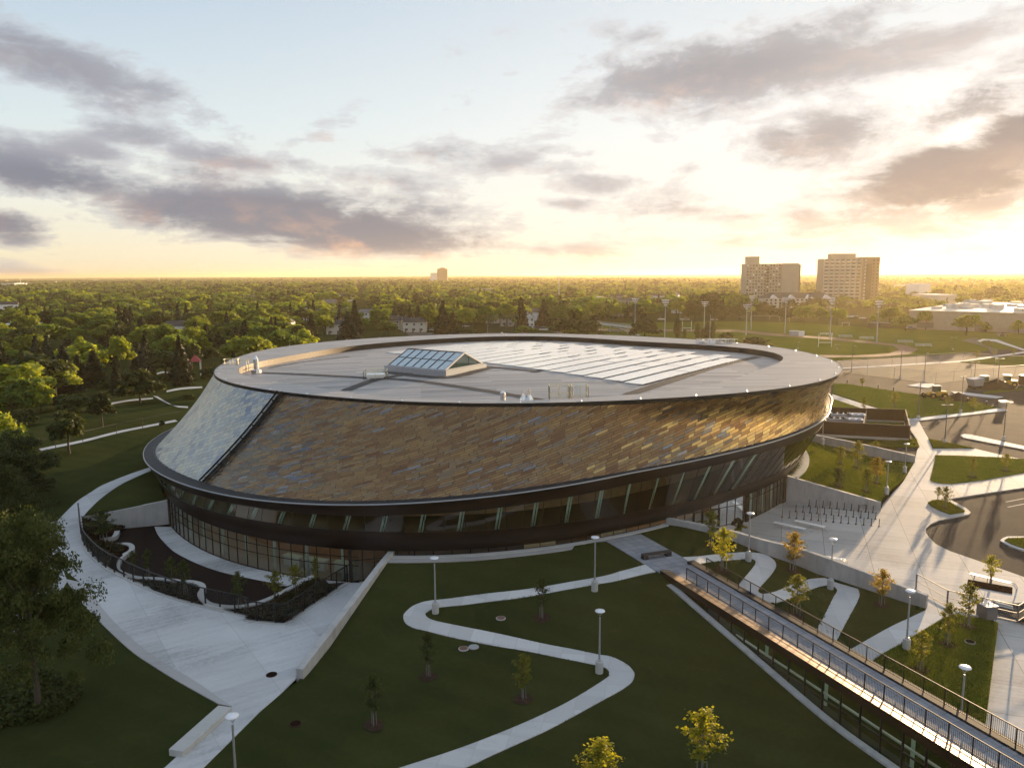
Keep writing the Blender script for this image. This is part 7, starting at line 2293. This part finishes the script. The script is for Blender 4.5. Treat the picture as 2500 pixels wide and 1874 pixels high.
for n_, x, y, rr, hh, lab in (('D', 1995, 1100, 5.5, 2.6, 'dark heap of earth between the loaders'), ('D', 1700, 1195, 4.2, 2.1, 'dark heap of earth at the lawn edge'), ('D', 1590, 1172, 2.5, 1.0, 'small dark heap beside the parked loader')):
    p = at(n_, x, y, -.1); V, Fc = [], []
    nr_, ns_ = 7, 20
    for i in range(nr_):
        for k in range(ns_):
            a = k * 2 * math.pi / ns_; q_ = rr * (1 - i / (nr_ - 1))
            wob = 1 + .18 * math.sin(3 * a + rr) + .1 * math.sin(7 * a)
            V.append((q_ * wob * math.cos(a), q_ * wob * .6 * math.sin(a), hh * (i / (nr_ - 1)) ** .8 + random.uniform(-.08, .08)))
    for i in range(nr_ - 1):
        for k in range(ns_): Fc.append([i * ns_ + k, i * ns_ + (k + 1) % ns_, (i + 1) * ns_ + (k + 1) % ns_, (i + 1) * ns_ + k])
    o_ = link(bpy.data.objects.new('dirt_heap', raw_mesh('dirt_heap', V, Fc, [M['dirt']], smooth=True))); o_.location = p
    tag(o_, lab, 'heap')

# ------------------------------------------------------------------ the wooded town to the horizon
OPEN = [pts('D', -1700, 690, -1300, 585, -500, 575, 0, 565, 500, 560, 900, 535, 1050, 540, 1300, 640, 2500, 690, 2600, 1400, 600, 1400, 700, 860, -300, 840), pts('A', 400, 1180, 900, 1120, 1500, 1080, 1600, 1300, 1300, 1700, 300, 1700, 200, 1460),
        pts('A', -200, 575, 100, 572, 560, 552, 800, 552, 800, 592, 560, 602, 130, 645, -200, 655), pts('B', -300, 558, 0, 570, 900, 540, 1600, 535, 2400, 540, 2400, 562, 1600, 558, 900, 568, 0, 603, -300, 592)]
OPEN = [[(p[0], p[1]) for p in q] for q in OPEN]
rr_ = np.random.default_rng(21)


def scatter(d0, d1, area, azl=-38.5, azr=38.5):
    n = int(.5 * (math.radians(azr - azl)) * (d1 * d1 - d0 * d0) / area)
    d = np.sqrt(rr_.uniform(d0 * d0, d1 * d1, n)); a = np.radians(rr_.uniform(azl, azr, n))
    X, Y = d * np.sin(a), d * np.cos(a)
    ok = np.ones(n, bool)
    for q in OPEN: ok &= ~inside(q, X, Y)
    ok &= ~((X - C0[0]) ** 2 + (Y - C0[1]) ** 2 < 68 ** 2)
    # the streets and yards between the rows of trees
    xr_, yr_ = X * .98 + Y * .2, Y * .98 - X * .2
    far_ = d > 380
    ok &= ~(far_ & (np.mod(xr_, 105) < 15)) & ~(far_ & (np.mod(yr_, 190) < 16))
    for x, y, r in KEEP: ok &= (X - x) ** 2 + (Y - y) ** 2 > r * r
    return X[ok], Y[ok], d[ok]


# scattered homes among the trees
for k in range(34):
    d = rr_.uniform(420, 1150); a_ = math.radians(rr_.uniform(-36, 12)); x, y = d * math.sin(a_), d * math.cos(a_)
    w_, dp, hg = rr_.uniform(9, 16), 8.5, rr_.choice([3.0, 5.6])
    l_ = ('white house with a dark roof half hidden in the distant trees ' if k % 3 else 'tan house with a grey roof half hidden in the distant trees ') + ('at the far left' if x / y < -.4 else 'left of the arena' if x / y < -.15 else 'beyond the arena roof')
    t = empty('house', (x, y, -.2), rr_.uniform(-.5, .5), l_, 'house', l_)
    q = MB(); q.box((0, dp / 2, hg / 2), (w_, dp, hg)); q.build('wall', M['white' if k % 3 else 'tan'], t)
    q = MB(); v_ = [(-w_ / 2 - .4, -.4, hg), (w_ / 2 + .4, -.4, hg), (w_ / 2 + .4, dp + .4, hg), (-w_ / 2 - .4, dp + .4, hg), (-w_ / 2 - .4, dp / 2, hg + 2.6), (w_ / 2 + .4, dp / 2, hg + 2.6)]
    q.add(v_, [[0, 1, 5, 4], [2, 3, 4, 5], [1, 2, 5], [3, 0, 4], [3, 2, 1, 0]]); q.build('roof', M['roof_dark' if k % 3 else 'roof_grey'], t)
    KEEP.append((x, y, 9)); KEEP.append((x * .985, y * .985, 7))
# near belt: single trees (left park / behind the houses), drawn from the same models
X, Y, Dd = scatter(190, 560, 200)
keep = np.ones(len(X), bool)
for x, y, w in placed: keep &= (X - x) ** 2 + (Y - y) ** 2 > (w * .42) ** 2
# the park stays loose near the arena, and the streets beyond the rim stay clear
keep &= ~((X > -60) & (Y < 300))
keep &= ~((X / Y > -.27) & (Y < 440))
keep &= ~((X > 60) & (Y < 460))
keep &= ~((X / Y > -.62) & (Y < 330) & (rr_.uniform(0, 1, len(X)) < .7))
X, Y, Dd = X[keep], Y[keep], Dd[keep]
o_ = np.argsort(Dd); X, Y, Dd = X[o_], Y[o_], Dd[o_]
SIDE = lambda x, y: ('at the far left' if x / y < -.45 else 'left of the arena' if x / y < -.25 else 'behind the left roof rim' if x / y < 0 else 'behind the right roof rim' if x / y < .3 else 'near the towers')
TONE = [('leaf', 'mid-green broadleaf tree'), ('leaf_light', 'bright yellow-green broadleaf tree'), ('leaf_dark', 'dark green broadleaf tree')]
nb_ = nc_ = 0
rest = []
for x, y, d in zip(X, Y, Dd):
    con = rr_.uniform() < .24
    if con and nc_ < 150:
        h = rr_.uniform(9, 15); nc_ += 1
        l_ = f"dark spruce in the {'near' if d < 330 else 'farther'} woods {SIDE(x, y)}"
        plant('spruce', int(rr_.integers(0, 3)), (x, y, -.2), h, h * .42, l_, l_, 'needle' if rr_.uniform() < .75 else 'needle_blue')
    elif not con and nb_ < 215:
        h = rr_.uniform(8.5, 13.5); nb_ += 1
        k = int(rr_.choice([0, 0, 1, 1, 2]))
        l_ = f"{TONE[k][1]} in the {'near' if d < 330 else 'farther'} woods {SIDE(x, y)}"
        plant('broad', int(rr_.integers(0, 5)), (x, y, -.2), h, h * rr_.uniform(1.0, 1.5), l_, l_, TONE[k][0])
    else: rest.append((x, y))
print('trees', nb_, nc_, 'rest', len(rest))


def merged(name, sets, X, Y, Hs, Ws, mat_of):
    """one object of many low trees; sets = list of (V,F) unit models"""
    vs, fs, mi, off = [], [], [], 0
    pick = rr_.integers(0, len(sets), len(X))
    for s_, (V, Fq, m_) in enumerate(sets):
        k = np.where(pick == s_)[0]
        if not len(k): continue
        a = rr_.uniform(0, 6.28, len(k)); ca, sa = np.cos(a)[:, None], np.sin(a)[:, None]
        vx = (V[None, :, 0] * ca - V[None, :, 1] * sa) * Ws[k][:, None] + X[k][:, None]
        vy = (V[None, :, 0] * sa + V[None, :, 1] * ca) * Ws[k][:, None] + Y[k][:, None]
        vz = V[None, :, 2] * Hs[k][:, None] - .2 + 0 * vx
        vs.append(np.stack([vx, vy, vz], 2).reshape(-1, 3))
        f_ = (Fq[None] + (np.arange(len(k)) * len(V))[:, None, None]).reshape(-1, 4) + off
        fs.append(f_); off += len(k) * len(V)
        mi.append(np.repeat(mat_of(len(k), m_), len(Fq)))
    V = np.concatenate(vs); Fq = np.concatenate(fs); mi = np.concatenate(mi)
    me = raw_mesh(name, V, Fq, [M['leaf'], M['leaf_light'], M['leaf_dark'], M['needle']], mi)
    return tag(link(bpy.data.objects.new(name, me)), kind='stuff')


def unit_round(sd, nq, qs): 
    V, Fq = crown_round(sd, 1.0, .82, .16, 12, nq, qs); return V, Fq, 0
def unit_spruce(sd, nq, qs):
    V, Fq = crown_spruce(sd, .45, 1.15, .06, nq, qs); return V, Fq, 3


def mats(n, m_): return np.full(n, 3) if m_ == 3 else rr_.choice([0, 0, 0, 1, 1, 2, 2], n)


A_ = [unit_round(900 + k, 170, .08) for k in range(6)] + [unit_spruce(940, 110, .07)]
x, y, d = scatter(560, 1500, 250)
x = np.concatenate([x, [q[0] for q in rest]]); y = np.concatenate([y, [q[1] for q in rest]])
n = len(x); bigf = .82 + .3 * np.sin(x / 61 + np.sin(y / 83) * 2) * np.cos(y / 97 + x / 140) + rr_.uniform(-.08, .45, n) ** 2; hs = rr_.uniform(8, 13, n) * bigf; merged('distant_woodland', A_, x, y, hs, hs * rr_.uniform(1.15, 2.0, n), mats)
A_ = [unit_round(960 + k, 36, .17) for k in range(3)] + [unit_spruce(990, 30, .12)]
x, y, d = scatter(1500, 4200, 420)
n = len(x); hs = rr_.uniform(6, 15, n) * (.85 + .3 * np.sin(x / 130 + np.sin(y / 200) * 2) * np.cos(y / 170)); merged('distant_woodland', A_, x, y, hs, hs * rr_.uniform(1.2, 2.3, n), mats)
A_ = [unit_round(980 + k, 14, .26) for k in range(2)]
x, y, d = scatter(4200, 16000, 9000)
n = len(x); hs = rr_.uniform(7, 15, n) * (1 + .5 * np.sin(x / 900) * np.sin(y / 1300)); merged('distant_woodland', A_, x, y, hs, hs * rr_.uniform(2.5, 6.0, n), mats)
# ------------------------------------------------------------------ camera, light, sky
cam = bpy.data.cameras.new('camera')
co = bpy.data.objects.new('camera', cam)
COL.objects.link(co)
cam.sensor_fit = 'HORIZONTAL'; cam.sensor_width = 36.0
cam.lens = 36.0 * F / 2500
cam.clip_start = .5; cam.clip_end = 80000
cam.shift_y = (937 - CY) / 2500
co.location = (0, 0, H)
# camera axes
cp, sp = math.cos(PITCH), math.sin(PITCH)
fwd = Vector((0, cp, -sp)); right0 = Vector((1, 0, 0)); up0 = Vector((0, sp, cp))
c_, s_ = math.cos(ROLL), math.sin(ROLL)
right = right0 * c_ - up0 * s_
upv = right0 * s_ + up0 * c_
R_ = Matrix((right, upv, -fwd)).transposed()
co.rotation_euler = R_.to_euler()
scene.camera = co

SUN_AZ, SUN_EL = D2R(35.2), D2R(4.2)
sd = bpy.data.lights.new('sun', 'SUN')
sd.energy = 5.0; sd.angle = D2R(.55); sd.color = (1.0, .70, .40)
so_ = bpy.data.objects.new('sun', sd)
COL.objects.link(so_)
dirv = Vector((math.sin(SUN_AZ) * math.cos(SUN_EL), math.cos(SUN_AZ) * math.cos(SUN_EL), math.sin(SUN_EL)))
so_.rotation_euler = dirv.to_track_quat('Z', 'Y').to_euler()
so_.location = dirv * 500

EXPO = 1.38
KX = 2 ** -(EXPO - .14)
world = bpy.data.worlds.new('World'); scene.world = world; world.use_nodes = True
nt = world.node_tree; nt.nodes.clear(); N = NT(nt)
gen = N.n('ShaderNodeTexCoord').outputs['Generated']
sx = N.n('ShaderNodeSeparateXYZ', ins={0: gen})
X_, Y_, Z_ = sx.outputs
az = N.m('MULTIPLY', N.m('ARCTAN2', X_, Y_), 57.29578)
el = N.m('MULTIPLY', N.m('ARCSINE', Z_), 57.29578)
cosang = N.n('ShaderNodeVectorMath', operation='DOT_PRODUCT', ins={0: gen, 1: (math.sin(SUN_AZ) * math.cos(.03), math.cos(SUN_AZ) * math.cos(.03), .03)}).outputs['Value']
ang = N.m('MULTIPLY', N.m('ARCCOSINE', N.m('MINIMUM', cosang, .999999)), 57.29578)
# clear sky by elevation, one column away from the sun, one towards it
E_ = N.m('DIVIDE', N.m('MAXIMUM', el, 0.0), 40.0)
far_c = N.ramp(E_, [(0, (.80, .73, .54)), (.04, (.89, .82, .61)), (.12, (.84, .85, .76)), (.25, (.68, .78, .81)), (.45, (.48, .61, .74)), (.62, (.40, .53, .68)), (1, (.46, .56, .70))])
near_c = N.ramp(E_, [(0, (.98, .89, .70)), (.03, (.98, .93, .80)), (.10, (.97, .95, .87)), (.25, (.93, .945, .93)), (.45, (.78, .83, .86)), (.62, (.64, .72, .79)), (1, (.50, .58, .70))])
tow = N.smooth(az, -42, 32)
clear = N.mix(tow, far_c, near_c)
back = N.smooth(ang, 75, 150)
clear = N.mix(back, clear, N.ramp(E_, [(0, (.50, .49, .52)), (.2, (.48, .52, .60)), (1, (.46, .55, .70))]))
gl = N.m('EXPONENT', N.m('MULTIPLY', N.m('POWER', N.m('DIVIDE', ang, 9.0), 2.0), -1.0))
gl2 = N.m('EXPONENT', N.m('MULTIPLY', N.m('POWER', N.m('DIVIDE', ang, 3.2), 2.0), -1.0))
clear = N.mix(1.0, clear, N.mix(gl, (0, 0, 0), (.12, .09, .05)), 'ADD')
clear = N.mix(1.0, clear, N.mix(gl2, (0, 0, 0), (.55, .40, .18)), 'ADD')
# golden glow added low in the unseen right sky for the cladding to reflect
da_, de_ = N.m('DIVIDE', N.m('SUBTRACT', az, 100.0), 17.0), N.m('DIVIDE', N.m('SUBTRACT', el, 5.0), 11.0)
gb = N.m('EXPONENT', N.m('MULTIPLY', N.m('ADD', N.m('MULTIPLY', da_, da_), N.m('MULTIPLY', de_, de_)), -1.0))
clear = N.mix(1.0, clear, N.mix(gb, (0, 0, 0), (3.2, 2.3, 1.0)), 'ADD')
# clouds on a high plane
zz = N.m('ADD', N.m('MAXIMUM', Z_, 0.0), .085)
cp_ = N.n('ShaderNodeCombineXYZ', ins={0: N.m('DIVIDE', X_, zz), 1: N.m('DIVIDE', Y_, zz), 2: 0.0}).outputs[0]
cpb = N.n('ShaderNodeCombineXYZ', ins={0: N.m('DIVIDE', az, 10.0), 1: N.m('DIVIDE', el, 4.6), 2: 3.3}).outputs[0]
n1 = N.noise(cpb, .9, 9, .62, .35)
n2 = N.noise(cp_, 1.15, 8, .60, .5)
n3 = N.noise(cpb, 3.1, 8, .68, .3)
nn = N.m('ADD', N.m('ADD', N.m('MULTIPLY', n1, .48), N.m('MULTIPLY', n2, .22)), N.m('MULTIPLY', n3, .30))


def azel(vx, vy):
    d = ray(vx * 2500 / 2212, vy * 2500 / 2212)
    return math.degrees(math.atan2(d[0], d[1])), math.degrees(math.asin(d[2] / np.linalg.norm(d)))


# cloud masses: centre (v px), half extents (v px), tilt (deg), weight, darkness, warmth
BLOBS = [(600, 470, 400, 62, 4, 1.0, .95, .45), (760, 505, 300, 50, 3, 1.0, .9, .9), (470, 430, 260, 45, 5, .7, .8, .2), (90, 385, 250, 55, 8, .95, .85, .1), (30, 490, 110, 38, 2, .9, .95, .05),
         (110, 130, 260, 60, 16, .8, .6, .1), (300, 190, 140, 30, 6, .55, .6, .1), (455, 250, 110, 35, 12, .5, .55, .2), (290, 290, 100, 32, 8, .55, .6, .2), (490, 345, 130, 28, 8, .6, .6, .5), (690, 290, 70, 24, -10, .5, .3, .8), (430, 375, 130, 26, 4, .6, .7, .2),
         (1560, 150, 400, 78, -3, .85, .62, .35), (1480, 190, 300, 45, 0, .6, .35, .9), (1800, 60, 300, 60, -12, .5, .6, .1), (1760, 300, 230, 55, -8, .8, .65, .4), (2060, 375, 200, 58, -8, 1.3, 1.25, .2), (2170, 325, 120, 65, -20, 1.3, 1.25, .15), (2110, 215, 180, 50, -18, .75, .75, .15),
         (1140, 360, 180, 22, 2, .5, .45, .5), (1280, 395, 130, 26, 6, .55, .4, .8), (1460, 440, 140, 34, 4, .7, .45, .6), (1230, 440, 70, 12, 2, .6, .4, .6), (1480, 372, 60, 26, -25, .6, .6, .2), (1270, 545, 130, 20, 2, .6, .5, .5), (1780, 470, 330, 30, 2, .7, .55, .6), (1640, 515, 220, 22, -4, .55, .4, .8),
         (1235, 328, 60, 12, 4, .5, .6, .3), (2100, 470, 200, 26, -3, .5, .5, .5), (930, 330, 140, 26, 2, .45, .5, .6), (830, 385, 170, 22, 6, .45, .4, .8), (60, 590, 90, 16, 3, .8, .25, .4), (800, 575, 110, 5, 2, .5, .4, .3), (2050, 540, 130, 18, -2, .4, .35, .6), (330, 560, 60, 4, 1, .45, .5, .2), (1400, 300, 90, 14, 3, .3, .4, .5), (1950, 120, 260, 40, -14, .55, .45, .3), (1400, 60, 160, 50, -10, .5, .5, .1), (1980, 500, 240, 22, -3, .55, .45, .6), (1850, 420, 120, 24, 0, .5, .4, .5), (620, 350, 110, 18, 4, .45, .45, .6), (2130, 440, 130, 22, -6, .7, .8, .1), (1560, 450, 90, 16, 4, .4, .4, .6), (1700, 530, 220, 14, -2, .5, .3, .8), (200, 330, 100, 26, 8, .55, .6, .1), (330, 440, 110, 34, 6, .8, .85, .1)]
dens = None; dark = None; warm = None
for vx, vy, hx, hy, tilt, wgt, dk, wm in BLOBS:
    a0, e0 = azel(vx, vy); a1, e1 = azel(vx + hx, vy); a2, e2 = azel(vx, vy + hy)
    ra, re = abs(a1 - a0) * 1.1, abs(e2 - e0) * 1.2; wgt = min(1.3, .14 + wgt)
    t = math.radians(-tilt)
    dx, dy = N.m('SUBTRACT', az, a0), N.m('SUBTRACT', el, e0)
    u = N.m('DIVIDE', N.m('ADD', N.m('MULTIPLY', dx, math.cos(t)), N.m('MULTIPLY', dy, math.sin(t))), ra)
    w_ = N.m('DIVIDE', N.m('SUBTRACT', N.m('MULTIPLY', dy, math.cos(t)), N.m('MULTIPLY', dx, math.sin(t))), re)
    g = N.m('EXPONENT', N.m('MULTIPLY', N.m('ADD', N.m('MULTIPLY', u, u), N.m('MULTIPLY', w_, w_)), -.85))
    g = N.m('MULTIPLY', g, wgt)
    dens = g if dens is None else N.m('MAXIMUM', dens, g)
    q = N.m('MULTIPLY', g, dk); dark = q if dark is None else N.m('MAXIMUM', dark, q)
    low_ = N.m('MULTIPLY', g, N.m('MULTIPLY', N.m('SUBTRACT', .55, w_, clamp=True), wm)); warm = low_ if warm is None else N.m('MAXIMUM', warm, low_)
field = N.m('ADD', N.m('MULTIPLY', dens, .72), N.m('MULTIPLY', N.m('SUBTRACT', nn, .5), 3.3))
# loose cloud elsewhere, and outside the picture
field = N.m('ADD', field, .0)
mask = N.smooth(field, .18, .32)
core = N.smooth(field, .22, .70)
thin = N.m('MULTIPLY', mask, N.m('ADD', .45, N.m('MULTIPLY', core, .55)))
wn_ = N.noise(cpb, 2.2, 6, .6)
light_c = N.mix(tow, (.58, .60, .65), (.82, .80, .79))
dark_c = N.mix(tow, (.23, .25, .315), (.235, .245, .285))
cc = N.mix(N.m('MULTIPLY', N.m('ADD', core, .35, clamp=True), N.m('ADD', .25, N.m('MULTIPLY', dark, .85), clamp=True)), light_c, dark_c)
wfac = N.m('MULTIPLY', N.m('MULTIPLY', warm, N.smooth(wn_, .42, .66)), .95, clamp=True)
cc = N.mix(wfac, cc, N.mix(tow, (.78, .42, .27), (.92, .70, .58)))
skyc = N.mix(thin, clear, cc)
# below the horizon: dim earth light
skyc = N.mix(N.smooth(el, -.6, -.1), (.05, .05, .03), skyc)
nis = N.n('ShaderNodeTexSky', sky_type='NISHITA', sun_disc=False, sun_elevation=SUN_EL, sun_rotation=SUN_AZ, altitude=100, air_density=1.0, dust_density=2.0, ozone_density=1.0)
BG = .1
tot = N.mix(1.0, N.mix(1.0, skyc, (KX / BG * .94,) * 3, 'MULTIPLY'), N.mix(1.0, nis.outputs[0], (.008, .008, .008), 'MULTIPLY'), 'ADD')
bg = N.n('ShaderNodeBackground', ins={'Color': tot, 'Strength': BG})
N.link(bg.outputs[0], N.n('ShaderNodeOutputWorld').inputs[0])
world.cycles.sampling_method = 'MANUAL'
world.cycles.sample_map_resolution = 512

# air
HAZE = 8.5e-5
hm, hnt = nodes('haze_air')
HN = NT(hnt)
pv = HN.n('ShaderNodeVolumePrincipled', ins={'Color': (1.0, .82, .52, 1), 'Density': HAZE, 'Anisotropy': .54})
HN.link(pv.outputs[0], HN.n('ShaderNodeOutputMaterial').inputs['Volume'])
if HAZE:
    w = MB(); w.box((0, 100, 40), (60000, 60000, 92))
    tag(w.build('haze', hm), kind='stuff')

scene.view_settings.view_transform = 'Standard'
scene.view_settings.look = 'None'
scene.view_settings.exposure = EXPO
scene.view_settings.gamma = 1.0
scene.view_settings.use_curve_mapping = False
scene.cycles.use_denoising = True
scene.cycles.max_bounces = 8
scene.cycles.diffuse_bounces = 2
scene.cycles.glossy_bounces = 4
scene.cycles.transparent_max_bounces = 12
scene.cycles.transmission_bounces = 4
scene.cycles.volume_bounces = 0
scene.cycles.sample_clamp_indirect = 6
scene.cycles.use_adaptive_sampling = True
scene.cycles.adaptive_threshold = .02
bpy.context.view_layer.update()
